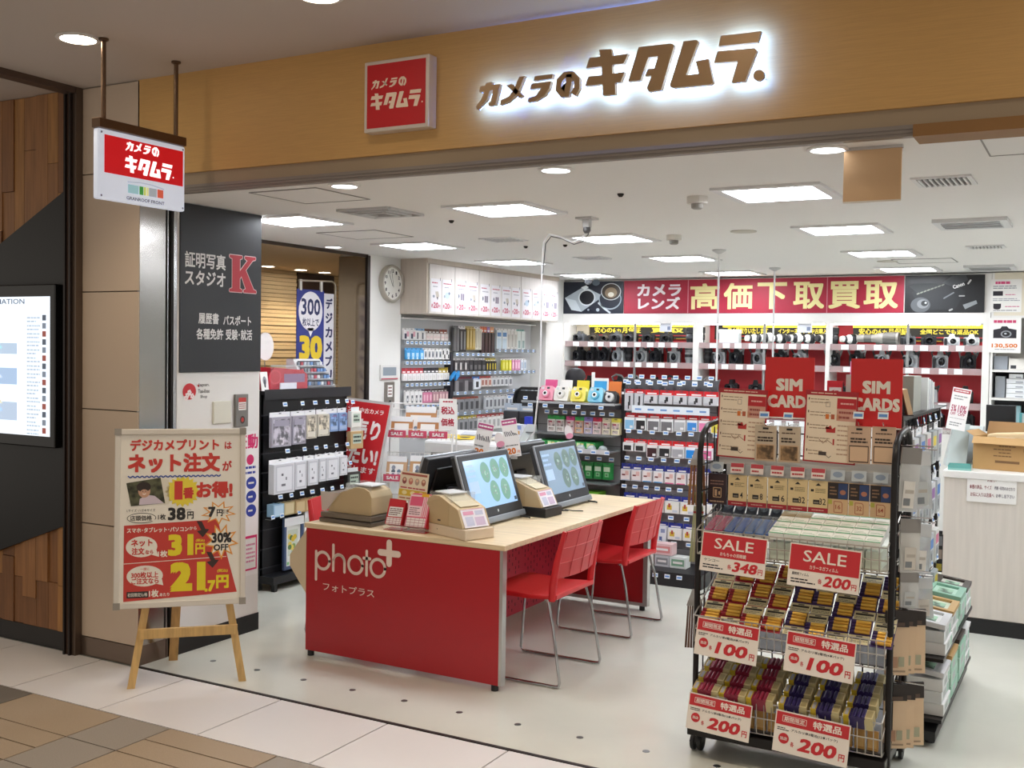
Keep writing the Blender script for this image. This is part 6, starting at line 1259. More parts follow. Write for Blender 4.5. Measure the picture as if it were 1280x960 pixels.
def basket(zf, zb, yf, depthz, nm):
    m = MB(); x0, x1 = -.375, .375
    for i in range(26):
        x = x0+(x1-x0)*i/25; m.tube([(x, yf, zf), (x, yf+.012, zf-depthz), (x, .12, zf-depthz)], .002, WI, 4)
    for y, z in ((yf, zf), (yf+.006, zf-depthz*.5), (yf+.012, zf-depthz), (-.06, zf-depthz), (.05, zf-depthz)): m.tube([(x0, y, z), (x1, y, z)], .0028, WI, 5)
    for x in (x0, x1):
        m.tube([(x, yf, zf), (x, .12, zb+.03)], .003, WI, 5); m.tube([(x, yf+.01, zf-depthz), (x, .12, zf-depthz)], .0025, WI, 4); m.tube([(x, yf+.006, zf-depthz*.5), (x, .12, zb-.02)], .0022, WI, 4)
        for k in range(5): y = yf+(.12-yf)*k/5; m.tube([(x, y, zf+(zb-zf)*k/5), (x, y+.01, zf-depthz+(zb-zf)*k/5)], .002, WI, 4)
    o = m.build('wire_basket', t); o['kind'] = 'stuff'
basket(.93, 1.0, -.2, .10, 1); basket(.578, .70, -.21, .11, 2); basket(.268, .38, -.225, .13, 3)
MB().box(-.37, .37, -.18, .115, .834, .837, M('#c9c4b8', .5)).build('basket_floor', t)
MB().box(-.375, .375, -.19, .115, .472, .476, M('#3a3632', .5)).build('basket_floor', t)
MB().box(-.375, .375, -.205, .115, .1415, .1455, M('#3a3632', .5)).build('basket_floor', t)
# lower stock behind the front wires
def slope(yf, zf, yb, zb, u): return (yf+(yb-yf)*u, zf+(zb-zf)*u)
ang1 = math.atan2(.075, .3)
def caseitem(i, c):
    f = thing('film_case', '%s small blister case from the left in the top basket, %s' % (ORD[i], c[1]), 'case', RF.at(-.335+.042*i, -.17, .905), 0, 'blister cases in the top basket', (ang1, 0, 0))
    MB().box(-.018, .018, 0, .17, 0, .022, M('#8f959c', .3)).build('tray', f); MB().box(-.016, .016, .004, .15, .022, .03, M(c[0], .5)).build('film', f)
    MB().prismx([(0, .03), (.15, .03), (.13, .055), (.03, .055)], -.0165, .0165, M('#d4dae0', .05, 0, 0, .14)).build('blister', f); MB().box(-.017, .017, -.001, .0, .0, .02, M('#d8d5d2', .5)).build('end_label', f)
for i, c in enumerate([('#d0527c', 'pink film')]*2+[('#4470c4', 'blue film')]*2+[('#5a86c8', 'slate blue film')]*2+[('#446cc0', 'deep blue film')]): caseitem(i, c)
for i in range(6):
    f = thing('film_case', '%s dark blister pack from the left behind the small cases' % ORD[i], 'case', RF.at(-.33+.052*i, .06, .965), 0, 'blister packs behind the small cases', (math.radians(55), 0, random.uniform(-.2, .2)))
    MB().box(-.022, .022, 0, .075, 0, .01, M('#39414f', .4)).build('card', f); MB().lathe([(.018, .01), (.016, .03), (.001, .034)], (0, .035, 0), M('#9aa6b4', .1, 0, 0, .6), 12).build('bubble', f)
def slab(name, cat, label, x, y, z, w, d, h, rot, c, top, group):
    f = thing(name, label, cat, RF.at(x, y, z), 0, group, rot)
    MB().box(-w/2, w/2, 0, d, 0, h, M(c, .5)).build('carton', f)
    if top:
        m = MB()
        for u0, u1, v0, v1, cc in top: m.add([(-w/2+w*u0, d*v0, h+.0004), (-w/2+w*u1, d*v0, h+.0004), (-w/2+w*u1, d*v1, h+.0004), (-w/2+w*u0, d*v1, h+.0004)], [(0, 1, 2, 3)], M(cc, .5))
        m.build('print', f)
    return f
for j in range(5):
    for i in range(7):
        back = j > 3; y, z = slope(-.185, .918, .12, .99, j*.2)
        slab('film_carton', 'box', '%s pale green striped film box from the left, %s row of the top basket' % (ORD[i], ORD[j]), -.052+.0615*i, y, z, .059, .056, .028, (ang1, 0, 0), '#f6faf5' if not back else '#e6f2f0', ((0, 1, 0, .16, '#58a878'), (.1, .9, .35, .42, '#8fb8a0'), (.1, .7, .55, .6, '#a8c8b4')) if not (j == 3 and i < 2) else ((0, 1, 0, 1, '#9a8a62'),), 'film boxes in the top basket')
for j in range(2):
    for i in range(7): slab('film_carton', 'box', '%s pale green film box from the left in the layer below, %s tier' % (ORD[i], ('upper', 'lower')[j]), -.052+.0615*i, -.165, .873-.0345*j, .058, .15, .032, (0, 0, 0), '#dfe9da', (), 'film boxes under the top layer')
GOLD = M('#f0c45a', .3, .4); GOLD2 = M('#dba845', .3, .4)
def cellpack(x, y, z, hue, label, flip):
    f = thing('battery_pack', label, 'batteries', RF.at(x, y, z), 0, 'four-packs of batteries in the middle basket', (-math.radians(52), 0, random.uniform(-.05, .05)))
    MB().box(-.041, .041, 0, .002, 0, .12, M('#b03040' if hue == 0 else '#4a3670', .5)).build('card', f)
    h0 = 0 if flip else .073; c0 = .05 if flip else .008
    MB().rect(-.04, .04, h0+.002, h0+.045, -.0006, M('#e3d9b0', .6)).lines(-.034, .034, h0+.007, h0+.02, 2, -.001, M('#7a7466', .6)).rect(-.034, .034, h0+.024, h0+.034, -.001, M('#3a3630', .6)).rect(-.012, .012, h0+.036, h0+.042, -.001, M('#6a665c', .6)).build('header', f)
    for k in range(4):
        z_ = c0+.0158*k; c = MB().cyl((-.019, -.0085, z_+.006), (.037, -.0085, z_+.006), .0074, GOLD if k % 2 else GOLD2, 10).cyl((-.037, -.0085, z_+.006), (-.019, -.0085, z_+.006), .0075, M('#9b2230' if hue == 0 else '#3c2a5c', .35, .3), 10)
        c.build('cell', f, smooth=50)
for j in range(3):
    y, z = slope(-.185, .545, .03, .685, j*.5)
    for i in range(4): cellpack(-.325+.085*i, y, z, 0, '%s red and gold battery four-pack from the left, %s row of the middle basket' % (ORD[i], ORD[j]), (i+j*2) % 3 == 1)
    for i in range(5): cellpack(.02+.084*i-.0, y, z, 1, '%s purple and gold battery four-pack from the left, %s row of the middle basket' % (ORD[i], ORD[j]), (i*2+j) % 3 < 2)
ang3 = math.atan2(.11, .3)
def twelve(x, y, z, hue, label):
    f = thing('battery_carton', label, 'batteries', RF.at(x, y, z), 0, 'twelve-packs of batteries in the lowest basket', (ang3, 0, random.uniform(-.03, .03)))
    c = M('#8f2740' if hue == 0 else '#33285c', .35)
    MB().box(-.05, .05, 0, .052, 0, .05, c).build('wrap', f)
    e = MB()
    for k in range(3): e.cyl((-.015+.017*k, -.003, .051), (-.015+.017*k, .05, .051), .0085, c, 8)
    e.build('cells', f, smooth=50)
    MB().box(-.055, -.034, -.001, .053, -.001, .052, M('#c7ab2c', .45)).box(-.051, -.038, .006, .046, .052, .053, M('#a9a8b0', .4)).build('yellow_end', f)
    MB().box(.024, .054, -.001, .053, -.001, .054, M('#c9bb8c', .5)).build('label', f); m = MB()
    m.add([(.029, .006, .0545), (.05, .006, .0545), (.05, .046, .0545), (.029, .046, .0545)], [(0, 1, 2, 3)], M('#a8986a', .5)); m.build('label_print', f)
for j in range(4):
    y, z = slope(-.215, .262, .10, .375, j*.235)
    for i in range(3): twelve(-.315+.112*i, y, z-.03, 0, '%s red battery twelve-pack from the left, %s row of the lowest basket' % (ORD[i], ORD[j]))
    for i in range(3): twelve(.04+.124*i, y, z-.03, 1, '%s purple battery twelve-pack from the left, %s row of the lowest basket' % (ORD[i], ORD[j]))
for i in range(15):
    f = thing('kraft_packet', '%s upright kraft packet from the left at the foot of the lowest basket' % ORD[i], 'packet', RF.at(-.335+.048*i, -.19, .147), random.uniform(-.1, .1), 'kraft packets in the lowest basket')
    MB().box(-.02, .02, 0, .012, 0, .075, M('#b3884a', .7)).build('packet', f)
    MB().rect(-.016, .016, .01, .05, -.0006, M('#c9a468', .7)).build('print', f)
# sale cards on the basket fronts
def salecard(x, z, w, h, kind, price, label, y, rz=0, sub=''):
    f = thing('sale_card', label, 'price card', RF.at(x, y, z), rz, 'price cards on the sale rack', (math.radians(-9), math.radians(3 if kind else 2), rz))
    R1 = M('#c2262e', .45); W1 = M('#ece3d8', .5); RR = M('#c6242c', .5)
    MB().box(-w/2, w/2, -.0015, .0015, -h, 0, W1).build('card', f)
    m = MB(); yy = -.0022
    if kind == 0:
        m.rect(-w*.485, w*.485, -h*.62, -h*.03, yy, R1); m.text('SALE', 0, -h*.27, w*.6, h*.27, yy-.0004, W1, .008); m.text(sub, 0, -h*.52, w*.4, h*.1, yy-.0004, W1, .012)
        m.text(price, w*.2, -h*.8, w*.37, h*.25, yy, RR, .03, shear=.2); m.text('円', w*.43, -h*.85, w*.07, h*.14, yy, RR, .02); m.text('各', -w*.04, -h*.82, w*.06, h*.12, yy, RR, .015)
        m.text('ケンコー' if price == '348' else '業務用フィルム', -w*.32, -h*.71, w*.24, h*.075, yy, INK, .01); m.lines(-w*.45, -w*.1, -h*.93, -h*.8, 2, yy, INK)
    else:
        m.rect(-w*.485, w*.485, -h*.34, -h*.03, yy, R1); m.stroke([(-w*.4, -h*.25), (-w*.08, -h*.25), (-w*.08, -h*.11), (-w*.4, -h*.11)], .0018, yy-.0004, W1, closed=True, cap=False)
        m.text('期間限定', -w*.24, -h*.18, w*.28, h*.11, yy-.0004, W1, .015); m.text('特選品', w*.2, -h*.18, w*.38, h*.19, yy-.0004, W1, .025)
        m.text(sub, w*.04, -h*.435, w*.62, h*.08, yy, INK, .012); m.lines(-w*.46, -w*.3, -h*.48, -h*.39, 2, yy, INK)
        m.disc(-w*.36, -h*.66, h*.13, h*.13, yy, RR, 18); m.text('当店', -w*.36, -h*.66, h*.17, h*.08, yy-.0004, W1, .02); m.text('各', -w*.24, -h*.76, w*.05, h*.12, yy, RR, .015)
        m.text(price, w*.1, -h*.72, w*.5, h*.32, yy, RR, .035, shear=.22); m.text('円', w*.42, -h*.8, w*.08, h*.17, yy, RR, .025)
    m.build('print', f)
    MB().box(-.02, .02, -.004, .004, -.004, .008, CLEAR).build('clip', f)
AA, AB = 'アルカリ単4電池(4本パック)', 'アルカリ単3電池(4本パック)'
salecard(-.21, .925, .268, .158, 0, '348', 'sale card for 348 yen on the front of the top basket', -.212, sub='おもちゃの双眼鏡')
salecard(.15, .915, .272, .165, 0, '200', 'sale card for 200 yen under the pale green film boxes', -.214, sub='カラーネガフィルム')
salecard(-.225, .572, .258, .15, 1, '100', 'price card for 100 yen under the red and gold batteries', -.224, sub=AA)
salecard(.145, .568, .264, .155, 1, '100', 'price card for 100 yen under the purple and gold batteries', -.226, sub=AB)
salecard(-.245, .262, .262, .145, 1, '200', 'price card for 200 yen under the red twelve-packs', -.242, sub='アルカリ単4電池(12本パック)')
salecard(.125, .255, .286, .158, 1, '200', 'price card for 200 yen under the purple twelve-packs', -.246, sub='アルカリ単3電池(12本パック)')
# boards and cards on the upper back panel
MB().box(-.37, .37, .055, .06, 1.18, 1.22, M('#c9c6c0', .4, .3)).build('card_rail', t)
MB().box(-.33, .35, .036, .04, 1.135, 1.185, M('#aeb2b6', .4)).build('price_rail', t)
SIMR = M('#cf2222', .45)
for x0, x1, z0, lab in ((-.185, .02, 1.385, 'red board with white SIM lettering, left of the two'), (.168, .368, 1.36, 'red board with white SIM lettering, right of the two')):
    f = thing('red_board', lab, 'sign', RF.at((x0+x1)/2, .085, z0), 0, 'red boards on the sale rack'); w = (x1-x0)/2; h = 1.642-z0
    MB().box(-w, w, -.003, .003, 0, h, SIMR).build('board', f); MB().rect(-w, w, 0, .006, -.0035, PAPER).build('bottom_edge', f)
    MB().text('SIM', 0, h-.115, w*1.08, .052, -.0036, WP, .045).build('lettering', f); MB().text('CARDS', 0 if lab.endswith('right of the two') else .004, h-.185, w*1.84, .053, -.0036, WP, .045).build('lettering', f)
for x, z, lab in ((-.215, 1.21, 'beige instruction sheet with red border, farther from the counter'), (.0+.094, 1.213, 'beige instruction sheet with red border, nearer the counter')):
    x = -.275 if 'farther' in lab else .094
    f = thing('instruction_sheet', lab, 'sheet', RF.at(x, .047, z), 0, 'instruction sheets on the sale rack', (0, math.radians(1.5), 0)); m = MB(); w, h = .105, .295
    MB().box(-w, w, -.002, .002, 0, h, M('#a8212c', .5)).build('sheet', f); y = -.0026; SK_ = M('#eddcc4', .6)
    m.rect(-w+.006, w-.006, .006, h-.02, y, SK_); m.lines(-w*.8, w*.6, h-.015, h-.006, 1, y, M('#e6c8b4', .6)); m.rect(w*.22, w*.94, h-.07, h-.028, y-.0004, M('#b8242c', .5)); m.rect(w*.22, w*.94, h-.12, h-.07, y-.0004, M('#cf9a88', .6)); m.lines(w*.3, w*.9, h-.115, h-.075, 2, y-.0008, M('#9a5048', .6)); m.lines(w*.35, w*.85, h-.056, h-.042, 1, y-.0008, M('#e6b0a8', .6))
    for k in range(5): m.rect(-w*.88, -w*.84, h-.04-.053*k, h-.03-.053*k, y-.0004, M('#5a3a30', .6)); m.lines(-w*.8, w*.0, h-.055-.053*k, h-.03-.053*k, 2, y-.0004, M('#a89078', .6), .3)
    m.stroke([(-w*.2, h-.065), (-w*.05, h-.065), (-w*.05, h-.045), (-w*.2, h-.045)], .002, y-.0005, M('#a09080', .6), closed=True, cap=False)
    for k, c in enumerate(('#d9762e', '#b55a3a', '#c98a6a')): m.rect(-w*.2+.022*k, -w*.2+.022*k+.014, h-.115, h-.095, y-.0005, M(c, .6))
    m.prism([(-w*.15, h-.17), (w*.2, h-.17), (w*.2, h-.145), (w*.08, h-.155), (w*.02, h-.14), (-.02, h-.155), (-w*.15, h-.145)], y-.0005, y, M('#b8302e', .6)); m.stroke([(-w*.4, h-.2), (-w*.25, h-.215), (-w*.1, h-.2), (w*.1, h-.215)], .003, y-.0005, M('#a88a72', .6)); m.rect(w*.12, w*.18, h-.22, h-.195, y-.0005, M('#b8302e', .6))
    m.rect(-w*.4, -w*.1, .03, .045, y-.0005, M('#4a403a', .6)); m.stroke([(-w*.1, .03), (.0, .022), (w*.08, .03)], .002, y-.0005, M('#4a403a', .6))
    m.lines(w*.28, w*.9, .03, h-.13, 7, y-.0004, M('#c0a088', .6), .3); m.build('print', f)
def simpack(x, z, c, c2, label, dark):
    f = thing('card_packet', label, 'packet', RF.at(x, .035, z), 0, 'card packets under the red boards'); w, h = .045, .15
    MB().box(-w, w, 0, .008, -h, 0, M(c, .4)).build('packet', f); m = MB(); m.rect(-w*.85, w*.85, -h*.97, -h*.52, -.0006, M('#4a3428' if not dark else '#c9a888', .5)); m.rect(-w*.78, w*.78, -h*.94, -h*.55, -.001, M(c2, .5, kind='photo' if dark else None)); m.lines(-w*.7, w*.7, -h*.22, -h*.15, 1, -.001, M('#5a4438', .6)); m.lines(-w*.75, w*.75, -h*.46, -h*.3, 2, -.001, M('#3f332c', .6), .6); m.rect(-.012, .012, -.016, -.008, -.001, BLACK); m.build('print', f)
    hook(rk, x, z+.006, .12, .11, True, .04)
simpack(-.165, 1.355, '#c4b39c', '#9a7a56', 'card packet with a dark mottled window, first in the row', True); simpack(-.065, 1.355, '#c4b39c', '#9a7a56', 'card packet with a dark mottled window, second in the row', True)
simpack(.215, 1.37, '#cdae94', '#d9b898', 'card packet with a plain tan window, third in the row', False); simpack(.31, 1.372, '#cdae94', '#d9b898', 'card packet with a plain tan window, last in the row', False)
SDX = (-.365, -.276, -.191, -.106, -.022, .062, .14, .223, .306)
for i, x in enumerate(SDX):
    num = ('8', '4', '8', '16', '32', '32', '16', '32', '64')[i]; nm = ('eight', 'four', 'eight', 'sixteen', 'thirty-two', 'thirty-two', 'sixteen', 'thirty-two', 'sixty-four')[i]
    kind = 'dark' if i == 0 else 'kraft' if i < 6 else 'half dark'
    f = thing('memory_card_pack', '%s memory card pack marked %s, %s in the row on the sale rack' % (kind, nm, ORD[i]), 'memory card', RF.at(x, .02, 1.14), 0, 'memory cards on the sale rack'); w, h = .04, .13
    MB().box(-w, w, 0, .01, -h, 0, M({'dark': '#3a2a30', 'kraft': '#dcc494', 'half dark': '#d3b088'}[kind], .5)).build('card', f); m = MB(); y = -.0006
    if i == 0: m.stroke([(-.016, -.1), (.018, -.1), (.018, -.06), (-.016, -.06)], .003, y, M('#d9b48a', .5), closed=True, cap=False); m.rect(-.01, .0, -.095, -.068, y, M('#c9a888', .5)); m.text('8', .01, -.082, .008, .016, y, M('#d9b48a', .5), .03); m.lines(-.03, .03, -.05, -.025, 2, y, M('#8a6a60', .6)); m.lines(-.032, .032, -.125, -.112, 1, y, M('#b89a80', .6))
    elif i < 6:
        m.rect(-w, w, -h, -h+.02, y, M('#a32230', .5)); m.lines(-.025, .025, -h+.006, -h+.014, 1, y-.0004, M('#d9a89a', .6)); m.rect(-.02, .006, -.096, -.078, y, M('#2a2622', .5)); m.rect(-.017, .003, -.092, -.086, y-.0004, M('#8a8070', .5)); m.text(num, .018, -.084, .012 if len(num) == 1 else .026, .026, y-.0006, INK, .006)
        m.poly([(-.012, -.02), (.012, -.02), (.0, -.009)], y, M('#2a2622', .5)); m.rect(-.03, -.018, -.045, -.035, y, M('#2a2622', .5)); m.lines(-.012, .03, -.05, -.03, 3, y, M('#8a7a5a', .6))
    else:
        m.rect(-w, w, -.068, -.002, y, M('#2a201f', .5)); m.rect(.002, w-.002, -.066, -.004, y-.0004, M('#2c3f6c', .5)); m.lines(-w*.8, -.004, -.055, -.015, 3, y-.0004, M('#8a6a50', .6)); m.disc(.02, -.04, .012, .01, y-.0006, M('#a8705a', .5), 10); m.rect(-w+.003, -w+.018, -.09, -.072, y, M('#b3b04a', .6))
        m.stroke([(-.014, -.122), (.018, -.122), (.018, -.085), (.012, -.078), (-.014, -.078)], .0022, y, M('#9a3a28', .5), closed=True, cap=False); m.text(num, .002, -.1, .02, .018, y-.0004, M('#9a3a28', .5), .01)
    m.build('print', f); hook(rk, x, 1.146, .12, .10, False)
    c = MB().box(-.028, .028, -.001, .001, -.022, .02, M('#e6d9d2', .5) if i and i < 6 else M('#b9c2c8', .3)); 
    if i and i < 6: c.rect(-.027, .027, .002, .019, -.0016, M('#b8404a', .5)); c.lines(-.022, .022, -.018, -.002, 1, -.0016, M('#b8303a', .5))
    else: c.disc(0, -.0, .02, .012, -.0016, M('#8a9ab0', .4), 12)
    c.build('price_tag', rk, (x, .012, 1.172), (math.radians(-10), 0, random.uniform(-.1, .1)))
# bags on the sides
def bag(x, y, z, w, h, c, head, label, group, rz=0, art=None, alpha=1.):
    f = thing('hanging_bag', label, 'bag', RF.at(x, y, z), rz, group, (math.radians(random.uniform(-3, 3)), math.radians(random.uniform(-4, 4)), rz))
    MB().hexa([(-w/2, -.012, -h), (w/2, -.012, -h), (w/2, .006, -h), (-w/2, .006, -h), (-w/2, -.004, 0), (w/2, -.004, 0), (w/2, .002, 0), (-w/2, .002, 0)], M(c, .35 if alpha < 1 else .6, 0, 0, alpha)).build('bag', f)
    if head: MB().hexa([(-w/2-.001, -.0075, -h*.22), (w/2+.001, -.0075, -h*.22), (w/2+.001, .0045, -h*.22), (-w/2-.001, .0045, -h*.22), (-w/2-.001, -.0055, .01), (w/2+.001, -.0055, .01), (w/2+.001, .004, .01), (-w/2-.001, .004, .01)], M(head, .5)).build('header', f)
    if art:
        m = MB()
        for i, (u0, u1, v0, v1, cc) in enumerate(art): m.rect(-w/2+w*u0, -w/2+w*u1, -h+h*v0, -h+h*v1, -.013-.0003*i, M(cc, .6))
        m.build('print', f)
KB = [(.3, .5, .12, .3, '#b08a70'), (.55, .8, .14, .3, '#a8a890'), (.25, .85, .05, .08, '#a08a74'), (.2, .8, .8, .86, '#5a4a40')]
for q, (zt, nm) in enumerate(((.655, 'upper'), (.365, 'lower'))):
    for i in range(3): bag(.392+.026*i, -.05+.035*i, zt, .088, .24, '#d9bf9f', '#2c2624', '%s kraft craft bag with dark header on the rack side, %s set' % (ORD[i], nm), 'kraft bags on the rack side', math.radians(28), KB)
    MB().tube([(.385, -.03, zt+.018), (.5, -.03, zt+.018)], .003, CHROME, 5).build('side_hook', rk)
GC = ('#dfe2e2', '#d0d6d8', '#e6e6e2', '#ccd4d8')
for i, (x, y, z, w, h) in enumerate(((.425, -.02, 1.29, .075, .24), (.44, .08, 1.27, .08, .22), (.425, .0, 1.01, .075, .2), (.45, .1, .98, .08, .19), (.425, .0, .80, .07, .13), (.455, .12, .76, .08, .15))):
    bag(x, y, z, w, h, GC[i % 4], '#c9cdd0' if i % 2 else '#8c8a88', '%s pale clear pouch down the side of the sale rack' % ORD[i], 'pale pouches on the rack side', math.radians(30), [(.2, .8, .06, .5, ('#e4e3df', '#c3c9cb', '#d0ccc4')[i % 3]), (.25, .6, .1, .22, '#7f858a'), (.3, .75, .3, .36, '#b9b4ac')], .55)
    MB().tube([(.385, y, z+.018), (.385+.12, y, z+.018)], .003, CHROME, 5).build('side_hook', rk)
for k, (x, z, h, n, nm, cs) in enumerate(((-.425, 1.20, .19, 5, 'upper', ('#8a5f3c', '#7a4f30', '#96704c')), (-.425, .60, .20, 7, 'lower', ('#5f4230', '#6f4f38', '#52382a')))):
    f = thing('stick_pack', 'clear pack of brown sticks on the far side of the sale rack, %s one' % nm, 'pack', RF.at(x, -.06, z), math.radians(20), 'stick packs on the far side of the rack')
    for i in range(n):
        MB().hexa([(-.04+.08*i/n, -.006, -h), (-.04+.08*(i+.8)/n, -.006, -h), (-.04+.08*(i+.8)/n, .004, -h), (-.04+.08*i/n, .004, -h), (-.03+.06*i/n, -.004, 0), (-.03+.06*(i+.8)/n, -.004, 0), (-.03+.06*(i+.8)/n, .003, 0), (-.03+.06*i/n, .003, 0)], M(cs[i % 3], .6)).build('stick', f)
    MB().hexa([(-.035, -.008, -.02), (.035, -.008, -.02), (.035, .006, -.02), (-.035, .006, -.02), (-.012, -.006, .05), (.012, -.006, .05), (.012, .004, .05), (-.012, .004, .05)], M('#b9b6b2', .2, 0, 0, .7)).build('sleeve', f)
    MB().tube([(-.385, -.06, z+.03), (-.44, -.06, z+.035)], .003, CHROME, 5).build('side_hook', rk)
f = thing('straw_bundle', 'clear sleeve of pale green straws tied in red on the far side of the rack', 'bundle', RF.at(-.432, -.02, 1.0), math.radians(20))
for i in range(6): MB().hexa([(-.035+.07*i/6, -.006, -.24), (-.035+.07*(i+.85)/6, -.006, -.24), (-.035+.07*(i+.85)/6, .004, -.24), (-.035+.07*i/6, .004, -.24), (-.02+.04*i/6, -.004, 0), (-.02+.04*(i+.85)/6, -.004, 0), (-.02+.04*(i+.85)/6, .003, 0), (-.02+.04*i/6, .003, 0)], M(('#a8ad84', '#b5b48c', '#98a078')[i % 3], .6)).build('straw', f)
MB().box(-.022, .022, -.008, .006, -.03, -.022, M('#b03a30', .5)).build('tie', f); MB().lathe([(.006, 0), (.024, .02), (.03, .05), (.02, .06), (.001, .05)], (0, 0, 0), M('#3f7a3a', .6), 9).build('tuft', f)
f = thing('dark_pouch', 'dark glossy pouch hung at the top corner behind the first memory card', 'pouch', RF.at(-.30, .10, 1.30), 0); MB().hexa([(-.04, -.01, -.15), (.04, -.01, -.15), (.04, .006, -.15), (-.04, .006, -.15), (-.035, -.003, 0), (.035, -.003, 0), (.035, .003, 0), (-.035, .003, 0)], M('#3c3a38', .2)).build('pouch', f); MB().rect(-.02, .02, -.12, -.06, -.0105, M('#8a8a86', .4)).build('label', f)

# ================================================================ second rack behind it
t = g2 = thing('grid_rack', 'black grid rack with hanging pouches and stacked picture frames at its foot', 'rack', (-.76, 5.36, 0), PI/2)
GF = Frame(-.76, 5.36, PI/2)
for x in (-.56, .60): MB().box(x-.018, x+.018, -.018, .018, 0, 1.40, BLACK).build('post', t)
MB().box(-.58, .62, -.015, .015, 1.375, 1.40, BLACK).build('top_bar', t); MB().box(-.58, .62, -.18, .2, .03, .07, BLACK).build('base', t)
for x in (-.5, .54):
    for y in (-.15, .16): MB().cyl((x, y, 0), (x, y, .03), .02, BLACK, 10).build('foot', t)
g = MB()
for i in range(15): g.tube([(-.55+.082*i, 0, .07), (-.55+.082*i, 0, 1.38)], .003, BK, 4)
for i in range(13): g.tube([(-.56, .003, .12+.105*i), (.6, .003, .12+.105*i)], .003, BK, 4)
o = g.build('grid', t); o['kind'] = 'stuff'
MB().box(-.55, .58, -.2, -.02, .36, .375, BK).build('shelf', t); MB().box(-.55, .58, -.2, -.02, .10, .115, BK).build('shelf', t)
PC = [('#c9cdd0', '#8a5a9c', '#e6e6e8'), ('#b9bec2', '#3f74b8', '#dfe2e6'), ('#d2d2ce', '#c86a8c', '#efe4e8'), ('#aab2b4', '#d9c43a', '#3a3d42')]
n_ = 0
for r, (z, h, nm) in enumerate(((1.33, .19, 'top'), (1.08, .2, 'second'), (.83, .19, 'third'), (.62, .16, "lowest"))):
    for i in range(5):
        c = PC[(i+r) % 4]; pack(GF, -.44+.19*i, -.03, z, ('clear_pouch', 'pouch', .13, h, .025, .035, c[2], c[0], ((.1, .9, .55, .85, c[1]), (.15, .85, .1, .5, '#9aa0a4'), (.3, .6, .2, .4, '#6a6f76'))), '%s clear accessory pouch from the entrance, %s row of the grid rack' % (ORD[i], nm), 'pouches on the grid rack')
        hook(g2, -.44+.19*i, z+.006, 0, .055, True, .03)
def leanframe(x, y, z, w, h, rim, mat_, lab, tilt=50):
    f = thing('framed_print', lab, 'photo frame', GF.at(x, y, z), 0, 'picture frames at the foot of the grid rack', (-math.radians(tilt), 0, PI/2))
    e = .028; m = MB(); mt = M(rim, .45); m.box(-w/2, w/2, -.02, 0, 0, e, mt).box(-w/2, w/2, -.02, 0, h-e, h, mt).box(-w/2, -w/2+e, -.02, 0, e, h-e, mt).box(w/2-e, w/2, -.02, 0, e, h-e, mt); m.build('rim', f)
    MB().box(-w/2+e, w/2-e, -.008, 0, e, h-e, M(mat_, .5)).build('mat_board', f); p = MB().rect(-w*.25, w*.25, h*.3, h*.7, -.0085, M('#dfe6e0', .5)); p.rect(-w*.15, w*.1, h*.4, h*.6, -.009, M('#7fae8c', .6)); p.build('picture', f)
    MB().box(-w/2, -w/2+.03, -.0225, .002, -.003, h+.003, M('#8fc0a8', .4)).build('sleeve_band', f)
random.seed(41)
def stack(x, y, z0, n, w, d, h, rim, mt, nm, side):
    for k in range(n):
        f = thing('frame_carton', '%s boxed frame up in the %s' % (ORD[k], nm), 'box', GF.at(x+random.uniform(-.006, .006), y+random.uniform(-.006, .006), z0+(h+.002)*k), 0, 'boxed frames at the foot of the grid rack', (0, 0, PI/2))
        MB().box(-w/2, w/2, -d/2, d/2, 0, h, M(side[k % 2], .5)).build('carton', f); MB().rect(-w*.3, w*.1, h*.2, h*.8, -d/2-.0006, M('#b3bab8', .5)).rect(w*.2, w*.42, h*.1, h*.9, -d/2-.0006, M('#9fc9b4', .5)).build('print', f)
    f = thing('framed_print', 'picture frame atop the %s' % nm, 'photo frame', GF.at(x, y, z0+(h+.002)*n+.016), 0, 'picture frames at the foot of the grid rack', (math.radians(7), 0, PI/2))
    e = .03; mm = M(rim, .45); MB().box(-w/2, w/2, -d/2, -d/2+e, 0, .022, mm).box(-w/2, w/2, d/2-e, d/2, 0, .022, mm).box(-w/2, -w/2+e, -d/2+e, d/2-e, 0, .022, mm).box(w/2-e, w/2, -d/2+e, d/2-e, 0, .022, mm).build('rim', f)
    MB().box(-w/2+e, w/2-e, -d/2+e, d/2-e, 0, .01, M(mt, .5)).build('mat_board', f); MB().box(-w*.22, w*.22, -d*.2, d*.2, .0101, .0108, M('#8fb39a', .6, kind='photo')).build('picture', f)
S1, S2_ = ('#e6e7e6', '#dadddd'), ('#9fcdb6', '#b4d6c4')
stack(-.38, -.115, .118, 3, .24, .165, .05, '#d9dadb', '#e9ecec', 'white stack nearest the entrance on the low shelf', S1); stack(-.1, -.115, .118, 3, .24, .165, .052, '#c39a5c', '#a9cfb6', 'tan framed stack in the middle of the low shelf', S2_)
stack(.18, -.115, .118, 3, .24, .165, .055, '#3c2f28', '#7fae90', 'dark framed stack on the low shelf', S2_); stack(.44, -.115, .118, 3, .2, .165, .05, '#e2e2e2', '#dfe8e4', 'pale stack at the far end of the low shelf', S1)
stack(-.38, -.115, .378, 2, .24, .165, .05, '#d4d6d8', '#eceeee', 'grey stack nearest the entrance on the upper shelf', S1); stack(-.1, -.115, .378, 2, .24, .165, .05, '#c9a468', '#d9e2cc', 'tan framed stack on the upper shelf', S1)
stack(.18, -.115, .378, 2, .24, .165, .055, '#8fbfa8', '#b9d9c6', 'mint stack on the upper shelf', S2_); stack(.44, -.115, .378, 2, .2, .165, .05, '#3a322c', '#d9d6cc', 'dark stack at the far end of the upper shelf', S1)
